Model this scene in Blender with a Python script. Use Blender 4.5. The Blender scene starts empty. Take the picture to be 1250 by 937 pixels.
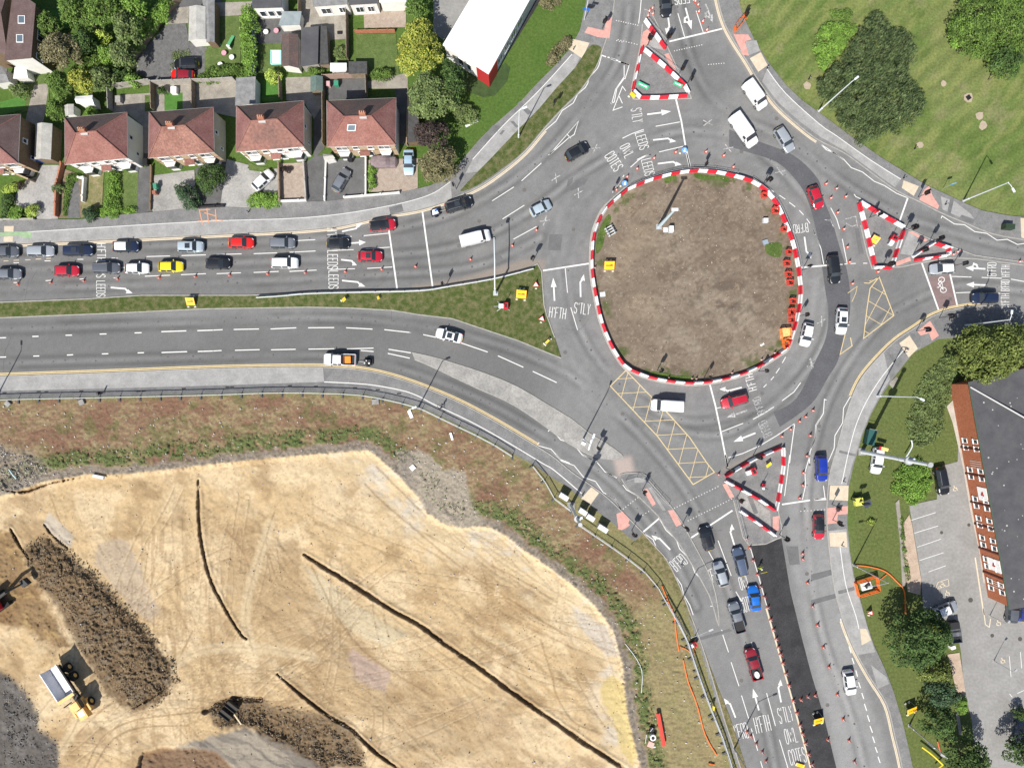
import bpy,bmesh,math,random
import numpy as np
from math import radians as R,sin,cos,pi,sqrt,atan2,hypot
from mathutils import Vector,geometry
random.seed(7);rng=np.random.default_rng(11)
SC=bpy.context.scene
COL=SC.collection
# ------------------------------------------------------------------ camera, sky, sun, exposure
S=0.135
H=112.0
def G(px,py,z=0.0):
    """ground plan position (metres) of what the survey photo shows at px,py, standing z above the road"""
    k=S*(H-z)/H
    return ((px-625)*k,(468.5-py)*k)
OX={1:0,2:250,3:500,4:740,5:990};OY={1:0,2:185,3:370,4:555,5:742}
def q(c,r,*pts):
    return [(OX[c]+x/4.804,OY[r]+y/4.804) for x,y in pts]
cam_d=bpy.data.cameras.new('camera');cam=bpy.data.objects.new('camera',cam_d);COL.objects.link(cam)
cam.location=(0,0,H);cam.rotation_euler=(0,0,0)
cam_d.sensor_width=36;cam_d.lens=36*H/(1250*S);cam_d.clip_end=6000;cam_d.clip_start=1
SC.camera=cam
SUN_EL,SUN_AZ=R(50.5),atan2(-0.46,-0.888)
w=bpy.data.worlds.new('World');SC.world=w;w.use_nodes=True
nt=w.node_tree;bg=nt.nodes['Background']
sky=nt.nodes.new('ShaderNodeTexSky');sky.sky_type='NISHITA';sky.sun_disc=False
sky.sun_elevation=SUN_EL;sky.sun_rotation=SUN_AZ
sky.dust_density=1.5
nt.links.new(sky.outputs[0],bg.inputs[0]);bg.inputs[1].default_value=0.088
sl=bpy.data.lights.new('sun','SUN');sl.energy=4.8;sl.angle=R(0.5);sl.color=(1,.955,.88)
so=bpy.data.objects.new('sun',sl);COL.objects.link(so)
sd=Vector((sin(SUN_AZ)*cos(SUN_EL),cos(SUN_AZ)*cos(SUN_EL),sin(SUN_EL)))
so.rotation_euler=sd.to_track_quat('Z','Y').to_euler();so.location=(0,0,60)
SC.view_settings.view_transform='Standard';SC.view_settings.look='None'
SC.view_settings.gamma=1;SC.view_settings.exposure=0.40
# ------------------------------------------------------------------ helpers
MATS={}
def mat(name,c,rough=.8,c2=None,scale=2.0,bump=0,spec=.3,metal=0,detail=5,coat=0,lo=.35,hi=.65,bscale=None,fine=0):
    if name in MATS: return MATS[name]
    m=bpy.data.materials.new(name);m.use_nodes=True;t=m.node_tree;b=t.nodes['Principled BSDF']
    b.inputs['Base Color'].default_value=(*c,1);b.inputs['Roughness'].default_value=rough
    b.inputs['Specular IOR Level'].default_value=spec;b.inputs['Metallic'].default_value=metal
    if coat: b.inputs['Coat Weight'].default_value=coat;b.inputs['Coat Roughness'].default_value=.05
    if c2 or bump:
        g=t.nodes.new('ShaderNodeNewGeometry');n=t.nodes.new('ShaderNodeTexNoise')
        n.inputs['Scale'].default_value=scale;n.inputs['Detail'].default_value=detail;n.inputs['Roughness'].default_value=.62
        t.links.new(g.outputs['Position'],n.inputs['Vector'])
        if c2:
            r=t.nodes.new('ShaderNodeValToRGB');r.color_ramp.elements[0].position=lo;r.color_ramp.elements[1].position=hi
            r.color_ramp.elements[0].color=(*c,1);r.color_ramp.elements[1].color=(*c2,1)
            t.links.new(n.outputs[0],r.inputs[0]);last=r.outputs[0]
            if fine:
                n2=t.nodes.new('ShaderNodeTexNoise');n2.inputs['Scale'].default_value=scale*9;n2.inputs['Detail'].default_value=3
                t.links.new(g.outputs['Position'],n2.inputs['Vector'])
                mr=t.nodes.new('ShaderNodeMapRange');mr.inputs[1].default_value=.3;mr.inputs[2].default_value=.7
                mr.inputs[3].default_value=1-fine;mr.inputs[4].default_value=1+fine;t.links.new(n2.outputs[0],mr.inputs[0])
                mx=t.nodes.new('ShaderNodeVectorMath');mx.operation='SCALE'
                t.links.new(last,mx.inputs[0]);t.links.new(mr.outputs[0],mx.inputs['Scale']);last=mx.outputs[0]
            t.links.new(last,b.inputs['Base Color'])
        if bump:
            bp=t.nodes.new('ShaderNodeBump');bp.inputs['Strength'].default_value=bump;bp.inputs['Distance'].default_value=.05
            n3=n
            if bscale:
                n3=t.nodes.new('ShaderNodeTexNoise');n3.inputs['Scale'].default_value=bscale;n3.inputs['Detail'].default_value=4
                t.links.new(g.outputs['Position'],n3.inputs['Vector'])
            t.links.new(n3.outputs[0],bp.inputs['Height']);t.links.new(bp.outputs[0],b.inputs['Normal'])
    MATS[name]=m;return m
def tag(o,label=None,cat=None,group=None,kind=None):
    if label: o['label']=label
    if cat: o['category']=cat
    if group: o['group']=group
    if kind: o['kind']=kind
    return o
def empty(name,x,y,z=0,rz=0,label=None,cat=None,group=None,kind=None):
    o=bpy.data.objects.new(name,None);COL.objects.link(o);o.location=(x,y,z);o.rotation_euler=(0,0,rz)
    o.empty_display_size=.3
    return tag(o,label,cat,group,kind)
class MB:
    """collects polygons for ONE mesh object"""
    def __init__(s): s.v=[];s.f=[];s.mi=[]
    def poly(s,pts,mi=0):
        n=len(s.v);s.v+=[tuple(p) for p in pts];s.f.append(tuple(range(n,n+len(pts))));s.mi.append(mi)
    def faces(s,vs,fs,mi=0):
        n=len(s.v);s.v+=[tuple(p) for p in vs];s.f+=[tuple(i+n for i in f) for f in fs];s.mi+=[mi]*len(fs)
    def box(s,cx,cy,z0,sx,sy,z1,rz=0,mi=0,top=1.0,ch=0):
        c,n=cos(rz),sin(rz);vs=[]
        for z,k in ((z0,1),(z1,top)):
            for a,b in ((-1,-1),(1,-1),(1,1),(-1,1)):
                x,y=a*sx/2*k,b*sy/2*k;vs.append((cx+x*c-y*n,cy+x*n+y*c,z))
        s.faces(vs,[(3,2,1,0),(4,5,6,7),(0,1,5,4),(1,2,6,5),(2,3,7,6),(3,0,4,7)],mi)
    def obox(s,c,ax,mi=0):
        """box with centre c and three half axes"""
        c=Vector(c);a,b,d=(Vector(v) for v in ax)
        vs=[c+i*a+j*b+k*d for k in (-1,1) for i,j in ((-1,-1),(1,-1),(1,1),(-1,1))]
        s.faces(vs,[(3,2,1,0),(4,5,6,7),(0,1,5,4),(1,2,6,5),(2,3,7,6),(3,0,4,7)],mi)
    def tube(s,pts,r,n=8,mi=0,cap=True):
        pts=[Vector(p) for p in pts];rs=r if isinstance(r,(list,tuple)) else [r]*len(pts);vs=[];fs=[]
        for i,p in enumerate(pts):
            d=(pts[min(i+1,len(pts)-1)]-pts[max(i-1,0)]).normalized()
            u=d.cross(Vector((0,0,1)) if abs(d.z) < .9 else Vector((1,0,0))).normalized();v=d.cross(u)
            for k in range(n):
                a=2*pi*k/n;vs.append(p+(u*cos(a)+v*sin(a))*rs[i])
        for i in range(len(pts)-1):
            for k in range(n):
                a,b=i*n+k,i*n+(k+1) % n;fs.append((a,a+n,b+n,b))
        if cap: fs.append(tuple(range(n)));fs.append(tuple(reversed(range(len(vs)-n,len(vs)))))
        s.faces(vs,fs,mi)
    def prism(s,pts,z0,z1,mi=0,ms=None):
        """pts: plan polygon (metres); solid between z0 and z1 (z1 may be list)"""
        pts=clean(pts);n=len(pts)
        zt=z1 if isinstance(z1,(list,tuple)) else [z1]*n
        if area(pts) < 0:
            pts=pts[::-1];zt=list(zt)[::-1]
        tri=geometry.tessellate_polygon([[Vector((x,y,0)) for x,y in pts]])
        top=[(x,y,z) for (x,y),z in zip(pts,zt)]
        fs=[]
        for t in tri:
            a,b,c=(pts[i] for i in t)
            fs.append(t if (b[0]-a[0])*(c[1]-a[1])-(b[1]-a[1])*(c[0]-a[0]) > 0 else t[::-1])
        s.faces(top,fs,mi)
        if z0 is not None:
            vs=[(x,y,z0) for x,y in pts]+top
            s.faces(vs,[(i,(i+1) % n,n+(i+1) % n,n+i) for i in range(n)],mi if ms is None else ms)
    def ribbon(s,pts,wd,z,mi=0,closed=False):
        pts=clean(pts,.02,closed);n=len(pts)
        if n < 2: return
        L=[];Rr=[]
        for i in range(n):
            if closed: a,b,c=pts[i-1],pts[i],pts[(i+1) % n]
            else: a,b,c=pts[max(i-1,0)],pts[i],pts[min(i+1,n-1)]
            d1=Vector((b[0]-a[0],b[1]-a[1]));d2=Vector((c[0]-b[0],c[1]-b[1]))
            if d1.length < 1e-6: d1=d2
            if d2.length < 1e-6: d2=d1
            d1.normalize();d2.normalize();m=d1+d2
            if m.length < .3: m=d1.copy()
            m.normalize();k=max(.45,m.dot(d1));nx,ny=-m.y/k*wd/2,m.x/k*wd/2
            L.append((b[0]+nx,b[1]+ny,z));Rr.append((b[0]-nx,b[1]-ny,z))
        vs=L+Rr;fs=[]
        for i in range(n if closed else n-1):
            j=(i+1) % n;fs.append((n+i,n+j,j,i))
        s.faces(vs,fs,mi)
    def disc(s,cx,cy,r,z,n=12,mi=0):
        s.poly([(cx+r*cos(2*pi*k/n),cy+r*sin(2*pi*k/n),z) for k in range(n)],mi)
    def build(s,name,mats,parent=None,smooth=False,label=None,cat=None,group=None,kind=None,loc=None,rz=None):
        me=bpy.data.meshes.new(name);me.from_pydata(s.v,[],s.f)
        for m in (mats if isinstance(mats,(list,tuple)) else [mats]): me.materials.append(m)
        if any(s.mi): me.polygons.foreach_set('material_index',s.mi)
        if smooth:
            me.polygons.foreach_set('use_smooth',[True]*len(s.f))
            me.update();me.set_sharp_from_angle(angle=R(38))
        me.update()
        o=bpy.data.objects.new(name,me);COL.objects.link(o)
        if parent: o.parent=parent
        if loc: o.location=loc
        if rz is not None: o.rotation_euler=(0,0,rz)
        return tag(o,label,cat,group,kind)
def area(p): return .5*sum(p[i][0]*p[(i+1) % len(p)][1]-p[(i+1) % len(p)][0]*p[i][1] for i in range(len(p)))
def clean(p,e=.02,closed=True):
    o=[]
    for a in p:
        if not o or hypot(a[0]-o[-1][0],a[1]-o[-1][1]) > e: o.append(tuple(a[:2]))
    if closed and len(o) > 2 and hypot(o[0][0]-o[-1][0],o[0][1]-o[-1][1]) < e: o.pop()
    return o
def GP(pts,z=0): return [G(x,y,z) for x,y in pts]
def smooth_line(p,n=6,closed=False):
    """Catmull-Rom through plan points"""
    o=[];m=len(p)
    rngi=range(m if closed else m-1)
    for i in rngi:
        g=(lambda k: p[k % m]) if closed else (lambda k: p[min(max(k,0),m-1)])
        a,b,c,d=g(i-1),g(i),g(i+1),g(i+2)
        for k in range(n):
            t=k/n
            o.append(tuple(.5*((2*b[j])+(-a[j]+c[j])*t+(2*a[j]-5*b[j]+4*c[j]-d[j])*t*t+(-a[j]+3*b[j]-3*c[j]+d[j])*t**3) for j in (0,1)))
    if not closed: o.append(tuple(p[-1]))
    return o
def resample(p,step,closed=False):
    pts=list(p)+([p[0]] if closed else []);L=[0]
    for a,b in zip(pts,pts[1:]): L.append(L[-1]+hypot(b[0]-a[0],b[1]-a[1]))
    n=max(1,round(L[-1]/step));o=[];j=0
    for i in range(n+(0 if closed else 1)):
        d=L[-1]*i/n
        while j < len(L)-2 and L[j+1] < d: j+=1
        t=(d-L[j])/max(1e-9,L[j+1]-L[j]);a,b=pts[j],pts[j+1]
        o.append((a[0]+(b[0]-a[0])*t,a[1]+(b[1]-a[1])*t))
    return o
ORD=['first','second','third','fourth','fifth','sixth','seventh','eighth','ninth','tenth','eleventh','twelfth','thirteenth','fourteenth','fifteenth','sixteenth','seventeenth','eighteenth','nineteenth','twentieth']
def ordn(i):
    if i < 20: return ORD[i]
    t,u=divmod(i+1,10);T={2:'twenty',3:'thirty',4:'forty',5:'fifty',6:'sixty',7:'seventy',8:'eighty'}
    return T[t]+'-'+ORD[u-1] if u else T[t][:-1]+'ieth'

def vnoise(x,y,f,seed):
    x=x*f+seed*17.3;y=y*f+seed*9.1
    xi=np.floor(x).astype(np.int64);yi=np.floor(y).astype(np.int64);xf=x-xi;yf=y-yi
    def h(a,b):
        n=(a*374761393+b*668265263+seed*974711) & 0x7fffffff;n=((n ^ (n >> 13))*1274126177) & 0x7fffffff
        return ((n ^ (n >> 16)) & 0xffff)/65535.0
    u=xf*xf*(3-2*xf);v=yf*yf*(3-2*yf)
    return (h(xi,yi)*(1-u)+h(xi+1,yi)*u)*(1-v)+(h(xi,yi+1)*(1-u)+h(xi+1,yi+1)*u)*v
def fbm(x,y,f,seed,o=4):
    s=0;a=.5;t=0
    for i in range(o): s=s+a*vnoise(x,y,f*2**i,seed+i);t+=a;a *= .55
    return s/t
def sdist(X,Y,poly):
    """signed distance (pixels), negative inside"""
    d=np.full(X.shape,1e9);ins=np.zeros(X.shape,bool);n=len(poly)
    for i in range(n):
        x1,y1=poly[i];x2,y2=poly[(i+1) % n];dx,dy=x2-x1,y2-y1
        t=np.clip(((X-x1)*dx+(Y-y1)*dy)/max(1e-9,dx*dx+dy*dy),0,1)
        d=np.minimum(d,(X-x1-t*dx)**2+(Y-y1-t*dy)**2)
        if y1 != y2: ins ^= ((y1 > Y) != (y2 > Y)) & (X < (x2-x1)*(Y-y1)/(y2-y1)+x1)
    return np.sqrt(d)*np.where(ins,-1,1)
def pdist(X,Y,line):
    d=np.full(X.shape,1e9)
    for (x1,y1),(x2,y2) in zip(line,line[1:]):
        dx,dy=x2-x1,y2-y1;t=np.clip(((X-x1)*dx+(Y-y1)*dy)/max(1e-9,dx*dx+dy*dy),0,1)
        d=np.minimum(d,(X-x1-t*dx)**2+(Y-y1-t*dy)**2)
    return np.sqrt(d)
def sstep(a,b,x): t=np.clip((x-a)/(b-a),0,1);return t*t*(3-2*t)
# ------------------------------------------------------------------ ground (one sheet to the horizon, with the dug-out site)
SAND=[(-160,640),(-60,622),(19,600),(52,588),(104,579),(146,579),(187,575),(260,566),(329,559),(385,554),(427,551),(450,550),(464,560),(489,583),(510,606),(521,626),(540,638),(560,644),(594,642),(617,653),(637,669),(667,690),(698,713),(721,734),(737,752),(750,773),(760,811),(765,867),(780,929),(786,960),(790,1200),(-160,1200)]
FENCE=[(-200,496),(0,488),(130,485),(260,482),(333,479.5),(396,480),(448,483),(510,497),(542,512),(594,537),(625,556),(650,568),(662,580),(672,603),(696,622),(706,639),(760,676),(794,704),(811,732),(834,773),(844,802),(857,840),(869,871),(882,904),(892,937),(900,965),(918,1040)]
SITE=[(-200,496)]+FENCE[1:]+[(918,1250),(-200,1250)]
SPOIL=[(29,671),(56,655),(83,676),(117,705),(158,750),(187,784),(210,815),(212,832),(190,860),(162,869),(125,840),(94,788),(69,742),(48,717),(31,690)]
SPOIL2=[(250,867),(262,858),(281,852),(319,853),(344,867),(375,869),(412,877),(436,898),(445,937),(400,937),(333,904),(300,884),(271,890)]
TRENCH=[([(371,676),(396,692),(427,711),(479,744),(510,761),(542,784),(583,813),(625,844),(667,873),(708,902),(760,936),(800,965)],2.3),
          ([(242,586),(243.5,638),(248,672),(258,709),(279,749),(294,773),(301,779)],1.6),
          ([(338,822),(366,846),(404,875),(427,888),(458,917),(485,937),(510,960)],1.6),
          ([(13,645),(24,665),(34,680),(35,690)],1.6),([(54,640),(66,655),(82,668)],1.5),([(163,864),(190,848),(208,836)],1.4),
          ([(0,597),(30,600),(60,590),(100,582)],.9)]
def axis(segs,far0,far1,f0,f1):
    a=[]
    for s0,s1,st in segs: a+=list(np.arange(s0,s1,st))
    a.append(segs[-1][1])
    lo=[a[0]-10*1.6**k for k in range(1,17)][::-1];hi=[a[-1]+10*1.6**k for k in range(1,17)]
    return np.array(lo+a+hi)
ax_=axis([(-60,0,6),(0,800,1.25),(800,910,2),(910,1310,4)],0,0,0,0)
ay_=axis([(-60,480,4),(480,937,1.25),(937,1000,6)],0,0,0,0)
X,Y=np.meshgrid(ax_,ay_)
def lerp(a,b,t): return a+(np.array(b)-a)*t[...,None]
n1=fbm(X,Y,1/45,1);n2=fbm(X,Y,1/9,2);n3=fbm(X,Y,1/3.0,3,3);n4=fbm(X,Y,1/90,4)
C=np.zeros(X.shape+(3,));C[:]=(.108,.148,.042)
C=lerp(C,(.14,.17,.058),sstep(.42,.62,n1)*.8);C=lerp(C,(.078,.125,.03),sstep(.50,.72,fbm(X,Y,1/30,8))*.6)
C=lerp(C,(.20,.18,.09),sstep(.60,.72,n2)*.25)
C=lerp(C,(.06,.115,.022),sstep(760,740,X)*sstep(300,260,Y)*.75);C=lerp(C,(.20,.175,.09),sstep(960,940,X)*sstep(540,560,Y)*(.6+.4*n2));mow=np.sin((X*.62+Y*.78)*.32+n4*7);C=C*(1+.10*mow*sstep(880,900,X)*sstep(330,280,Y))[...,None]

pk=sstep(880,900,X)*sstep(330,280,Y)
stre=fbm(X*.75+Y*.6,Y*.14-X*.12,1/7,21,3)
C=lerp(C,(.19,.21,.07),pk*sstep(.5,.66,stre)*.6)
C=lerp(C,(.22,.20,.11),pk*sstep(.58,.74,fbm(X,Y,1/16,22,4))*.4)
sou=sstep(1030,1050,X)*sstep(400,430,Y)
C=lerp(C,(.098,.118,.038),sou*.8)

sS=sdist(X,Y,SITE);dS=sdist(X,Y,SAND)
site=sstep(1.5,-1.5,sS)
wob=(n2-.5)*16+(n3-.5)*7
emb=np.zeros_like(C);emb[:]=(.19,.125,.078)
emb=lerp(emb,(.25,.205,.115),sstep(.40,.62,fbm(X,Y*2.2,1/6,71))*.75)
emb=lerp(emb,(.165,.092,.062),sstep(.40,.66,fbm(X+n2*30,Y*1.8+n1*40,1/40,5))*.85)
emb=lerp(emb,(.10,.11,.04),sstep(.55,.70,fbm(X+n3*8,Y,1/14,6))*.6)
emb=lerp(emb,(.14,.11,.07),sstep(.6,.75,n3)*.5)
emb=lerp(emb,(.24,.21,.105),sstep(740,800,X)*sstep(700,760,Y)*.7)
emb=lerp(emb,(.13,.15,.05),sstep(9,1,-sS)*sstep(.45,.6,n2)*.5)
wd=dS+wob
green=sstep(9,15,wd)*sstep(37,26,wd)*sstep(.22,.42,fbm(X,Y,1/24,77))
emb=lerp(emb,(.085,.115,.04),green*sstep(.38,.5,n3*.5+n2*.5)*.9)
emb=lerp(emb,(.21,.18,.145),sstep(13,5,wd))
emb=lerp(emb,(.13,.11,.09),sstep(13,5,wd)*sstep(.5,.62,n3)*.8)
soil=sdist(X,Y,[(484,552),(515,548),(540,572),(568,575),(575,610),(590,640),(560,648),(520,625),(495,590)])+wob*.7
emb=lerp(emb,(.27,.235,.185),sstep(3,-3,soil));emb=lerp(emb,(.19,.165,.14),sstep(3,-3,soil)*sstep(520,500,X+n3*10)*.8)
rub=sdist(X,Y,[(-160,540),(0,543),(38,552),(62,572),(40,592),(0,604),(-160,620)])+wob*.6
emb=lerp(emb,(.23,.20,.16),sstep(6,-6,rub)*.7);emb=lerp(emb,(.08,.075,.07),sstep(4,-4,rub)*sstep(.5,.62,n3)*.8)
sand=np.zeros_like(C);sand[:]=(.44,.325,.185)
sand=lerp(sand,(.53,.42,.27),sstep(.40,.62,n1)*.75)
sand=lerp(sand,(.25,.165,.085),sstep(.50,.72,fbm(X+n2*20,Y+n1*25,1/26,7))*.6)
sand=lerp(sand,(.31,.215,.115),sstep(.56,.72,n3)*.45)
pale=sstep(60,12,-dS)*sstep(330,460,X)
sand=lerp(sand,(.53,.425,.27),pale*.75)
sand=lerp(sand,(.44,.42,.38),pale*sstep(.52,.74,fbm(X+n3*10,Y+n2*12,1/20,9))*.6)

u=X*.83+Y*.56+(n2-.5)*14;v=-X*.56+Y*.83+(n1-.5)*26
st=fbm(u*.12,v,1/5.5,10,3)
reg=sstep(240,420,X)*sstep(600,680,Y)
stm=sstep(.42,.60,fbm(X,Y,1/40,13))
sand=lerp(sand,(.28,.19,.10),reg*sstep(.54,.70,st)*.5*stm);sand=lerp(sand,(.54,.45,.30),reg*sstep(.44,.33,st)*.35*stm)
st2=fbm(X,Y*.15,1/5,12,3);reg2=sstep(330,250,X)*sstep(600,640,Y)*sstep(120,160,X)
sand=lerp(sand,(.29,.20,.11),reg2*sstep(.54,.68,st2)*.55)
brn=sstep(10,-30,sdist(X,Y,[(255,640),(330,650),(420,745),(470,800),(600,860),(680,937),(500,937),(420,860),(330,800),(270,720)])+wob*1.5)
sand=lerp(sand,(.26,.18,.10),brn*.5)

for pg,c,k in (([(140,656),(156,660),(180,712),(195,745),(185,760),(160,742),(132,705),(115,690),(118,665)],(.34,.28,.215),.7),
              ([(430,790),(478,822),(470,845),(440,832),(425,806)],(.33,.25,.215),.75),
              ([(370,690),(392,702),(440,740),(500,775),(470,790),(430,770),(395,735)],(.42,.37,.26),.6),
              ([(700,740),(740,765),(757,800),(740,800),(708,765)],(.40,.38,.36),.6),
              ([(600,860),(640,895),(630,905),(560,862),(540,845)],(.37,.27,.165),.6)):
    sand=lerp(sand,c,sstep(3,-3,sdist(X,Y,pg)+wob*.45)*k)
pond=sdist(X,Y,[(737,832),(748,824),(762,835),(767,870),(778,920),(772,937),(756,910),(750,880),(736,858),(732,845)])+wob*.3
sand=lerp(sand,(.46,.365,.165),sstep(2,-2,pond)*.9)

def ruts(n,seed):
    global sand
    g=np.random.default_rng(seed);i0=int(np.searchsorted(ax_,0));j0=int(np.searchsorted(ay_,480));M=np.zeros(X.shape);P=np.zeros(X.shape)
    zones=((330,780,600,930,.62,.35),(60,340,590,760,1.35,.4),(150,480,740,900,-.2,.9),(430,740,560,760,.6,.25),(40,260,800,937,-.6,.5))
    for k in range(n):
        z=zones[k % 5];x,y=g.uniform(z[0],z[1]),g.uniform(z[2],z[3]);a=z[4]+g.normal(0,z[5]);c=g.normal(0,.004);L=int(g.uniform(40,190));w=g.uniform(4.5,7.5);dk=g.uniform(.25,1);tr=k % 3 == 0
        for t in range(L):
            x+=cos(a);y+=sin(a);a+=c
            if not (4 < x < 795 and 560 < y < 932): break
            for s_ in (-w,w):
                if tr and t % 4 > 1: continue
                u_,v_=x-sin(a)*s_,y+cos(a)*s_;i=i0+int(round(u_/1.25));j=j0+int(round((v_-480)/1.25));M[j,i]=max(M[j,i],dk);M[j,i+1]=max(M[j,i+1],dk*.6);P[j-1,i-1]=max(P[j-1,i-1],dk*.8)
    return M,P
RM,RP=ruts(230,4);RM=RM*(sdist(X,Y,SAND) < -3);RP=RP*(RM == 0)*(sdist(X,Y,SAND) < -3);sand=lerp(sand,(.20,.135,.075),RM*.42);sand=lerp(sand,(.60,.49,.33),RP*.3)
def track(line,wdt,c,k):
    global sand
    d=pdist(X,Y,smooth_line(line,8));sand=lerp(sand,c,sstep(wdt,wdt*.4,d+(n3-.5)*2)*k)
DK=(.20,.13,.07)
for l in ([(90,900),(130,862),(165,850),(210,815),(235,770)],[(105,937),(125,900),(160,880),(210,872),(255,868)],[(110,945),(135,905),(170,888),(230,885)],
          [(380,690),(395,720),(410,750),(440,790),(480,820),(530,850)],[(445,590),(470,615),(500,640),(560,690),(620,730),(690,775)],
          [(660,780),(675,830),(680,850),(700,880),(728,893)],[(600,690),(640,710),(680,735)],[(60,600),(75,640),(95,660)],
          [(275,645),(300,680),(310,730)],[(335,625),(325,660),(335,700)],[(460,570),(490,600),(520,630)]):
    track(l,1.6,DK,.55);
for l in ([(40,880),(85,820),(90,780),(75,740)],[(100,880),(150,872),(230,800),(300,790),(380,800)],[(60,937),(90,890),(100,860)],[(330,640),(300,740),(310,800)]):
    track(l,9,(.50,.41,.27),.5);track(l,1.3,DK,.3)
clay=sdist(X,Y,[(-160,650),(13,645),(33,690),(60,742),(85,790),(60,785),(30,768),(0,762),(-160,760)])+wob
sand=lerp(sand,(.17,.105,.05),sstep(5,-6,clay)*.85);sand=lerp(sand,(.32,.22,.10),sstep(5,-6,clay)*sstep(.5,.66,n2)*.7)
rock=sdist(X,Y,[(-160,800),(0,820),(20,832),(42,860),(48,890),(70,905),(75,1000),(-160,1000)])+wob*.5
sand=lerp(sand,(.075,.073,.073),sstep(5,-5,rock)*.92);sand=lerp(sand,(.17,.16,.15),sstep(3,-3,rock)*sstep(.5,.75,n2)*.5)
rock2=sdist(X,Y,[(252,900),(300,888),(340,900),(390,925),(410,950),(410,1000),(250,1000),(150,960),(175,925)])+wob*.5
sand=lerp(sand,(.22,.20,.17),sstep(3,-3,rock2)*.85);sand=lerp(sand,(.13,.115,.10),sstep(3,-3,rock2)*sstep(.52,.62,st)*.7)
ring3=sdist(X,Y,[(168,937),(175,918),(200,912),(260,915),(285,937),(285,1000),(168,1000)])+wob*.3
sand=lerp(sand,(.17,.10,.055),sstep(2,-2,ring3)*.8)
clodc=fbm(X,Y,1/2.4,48,3);dsp=sdist(X,Y,SPOIL)+wob*.75;dsp2=sdist(X,Y,SPOIL2)+wob*.7
for d in (dsp,dsp2):
    sand=lerp(sand,(.115,.078,.045),sstep(6,-5,d)*.93);sand=lerp(sand,(.19,.135,.08),sstep(3,-3,d)*sstep(.50,.64,clodc)*.7);sand=lerp(sand,(.14,.125,.10),sstep(3,-3,d)*sstep(.52,.7,n2)*.4)
strip=sdist(X,Y,[(52,640),(60,624),(90,655),(86,668),(72,660)])+wob*.1
sand=lerp(sand,(.40,.36,.30),sstep(2,-2,strip)*.8)
emb=lerp(emb,sand,sstep(1.5,-1.5,dS+(n3-.5)*8)) if False else emb+(sand-emb)*sstep(1.5,-1.5,dS+(n3-.5)*3)[...,None]
C=C+(emb-C)*site[...,None]

Z=np.full(X.shape,-.05)+(n3-.5)*.05*sstep(0,30,np.abs(X))
sin_=sstep(2,-2,dS)*site
Z=Z-site*sstep(2,-6,dS+(n3-.5)*6)*.75
Z=Z+site*(n2-.5)*.30*sstep(-2,-12,sS)*(1-.5*sin_)+site*(n3-.5)*.22*sstep(-2,-12,sS)*(1-.8*sin_)
Z=Z+sin_*(fbm(X,Y,1/30,31)-.5)*.7*sstep(0,-20,dS)
rid=np.sin(v*1.25+fbm(X,Y,1/20,33)*9)*sstep(.45,.6,fbm(X,Y,1/34,34))
Z=Z-sin_*RM*.05+sin_*RP*.03+sin_*rid*.012+sin_*(fbm(X+n1*30,Y,1/9,36,3)-.5)*.16
clod=fbm(X+(n3-.5)*5,Y+(n2-.5)*8,1/4.2,41,5);clod=clod*.55+fbm(X,Y,1/1.9,44,2)*.25+.5*.2
Z=Z+sstep(5,-20,dsp)*.8*sin_+sstep(2,-6,dsp)*(clod-.5)*1.5*sin_+sstep(2,-14,dsp2)*-.5+sstep(2,-6,dsp2)*(clod-.5)*1.5
Z=Z+sstep(4,-6,clay)*(clod-.5)*.7*sin_+sstep(4,-6,rock)*(clod-.5)*.45+sstep(4,-6,rub)*(clod-.5)*.6*(1-sin_)
Z=Z+sstep(3,-2,ring3)*(-1.2+(clod-.5)*.8)
Z=Z+green*site*(n3-.5)*.5
scr=pdist(X,Y,[(250,868),(265,858),(285,852),(318,853)]);Z=Z+sstep(5,1,scr)*-.8
for l,wt in TRENCH:
    d=pdist(X,Y,smooth_line(l,6))+(n3-.5)*1.6;ea=np.hypot(X-l[0][0],Y-l[0][1]);eb=np.hypot(X-l[-1][0],Y-l[-1][1]);d=d+1.2*sstep(30,0,ea)+1.2*sstep(40,0,eb)+(fbm(X,Y,1/11,68)-.5)*2.4;t=sstep(wt+1.0,wt-.6,d)*site
    tv=.6+.8*fbm(X,Y,1/14,66);Z=Z-t*.62*tv+sstep(wt+6,wt+1.5,d)*(1-t)*.16*site
    C=lerp(C,(.17,.115,.065),t*.7)

Z=np.where((np.abs(X-600) > 1500) | (np.abs(Y-450) > 1200),-.05,Z)
GAX,GAY,GZ=ax_,ay_,Z.copy()
def gz(px,py):
    i=np.clip(np.searchsorted(GAX,px),0,len(GAX)-1);j=np.clip(np.searchsorted(GAY,py),0,len(GAY)-1);return GZ[j,i]
K=S*(H-Z)/H
V=np.stack([(X-625)*K,(468.5-Y)*K,Z],-1).reshape(-1,3)
ny,nx=X.shape
idx=np.arange(nx*ny).reshape(ny,nx)
F=np.stack([idx[1:,:-1],idx[1:,1:],idx[:-1,1:],idx[:-1,:-1]],-1).reshape(-1,4)
def np_mesh(name,V,F,mats):
    me=bpy.data.meshes.new(name);k=F.shape[1]
    me.vertices.add(len(V));me.vertices.foreach_set('co',np.ascontiguousarray(V,dtype=np.float32).ravel())
    me.loops.add(F.size);me.loops.foreach_set('vertex_index',np.ascontiguousarray(F,dtype=np.int32).ravel())
    me.polygons.add(len(F));me.polygons.foreach_set('loop_start',np.arange(0,F.size,k,dtype=np.int32))
    try: me.polygons.foreach_set('loop_total',np.full(len(F),k,dtype=np.int32))
    except Exception: pass
    for m in mats: me.materials.append(m)
    me.update(calc_edges=True);return me
gm=bpy.data.materials.new('ground_soil_and_grass');gm.use_nodes=True;t=gm.node_tree;b=t.nodes['Principled BSDF']
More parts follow.
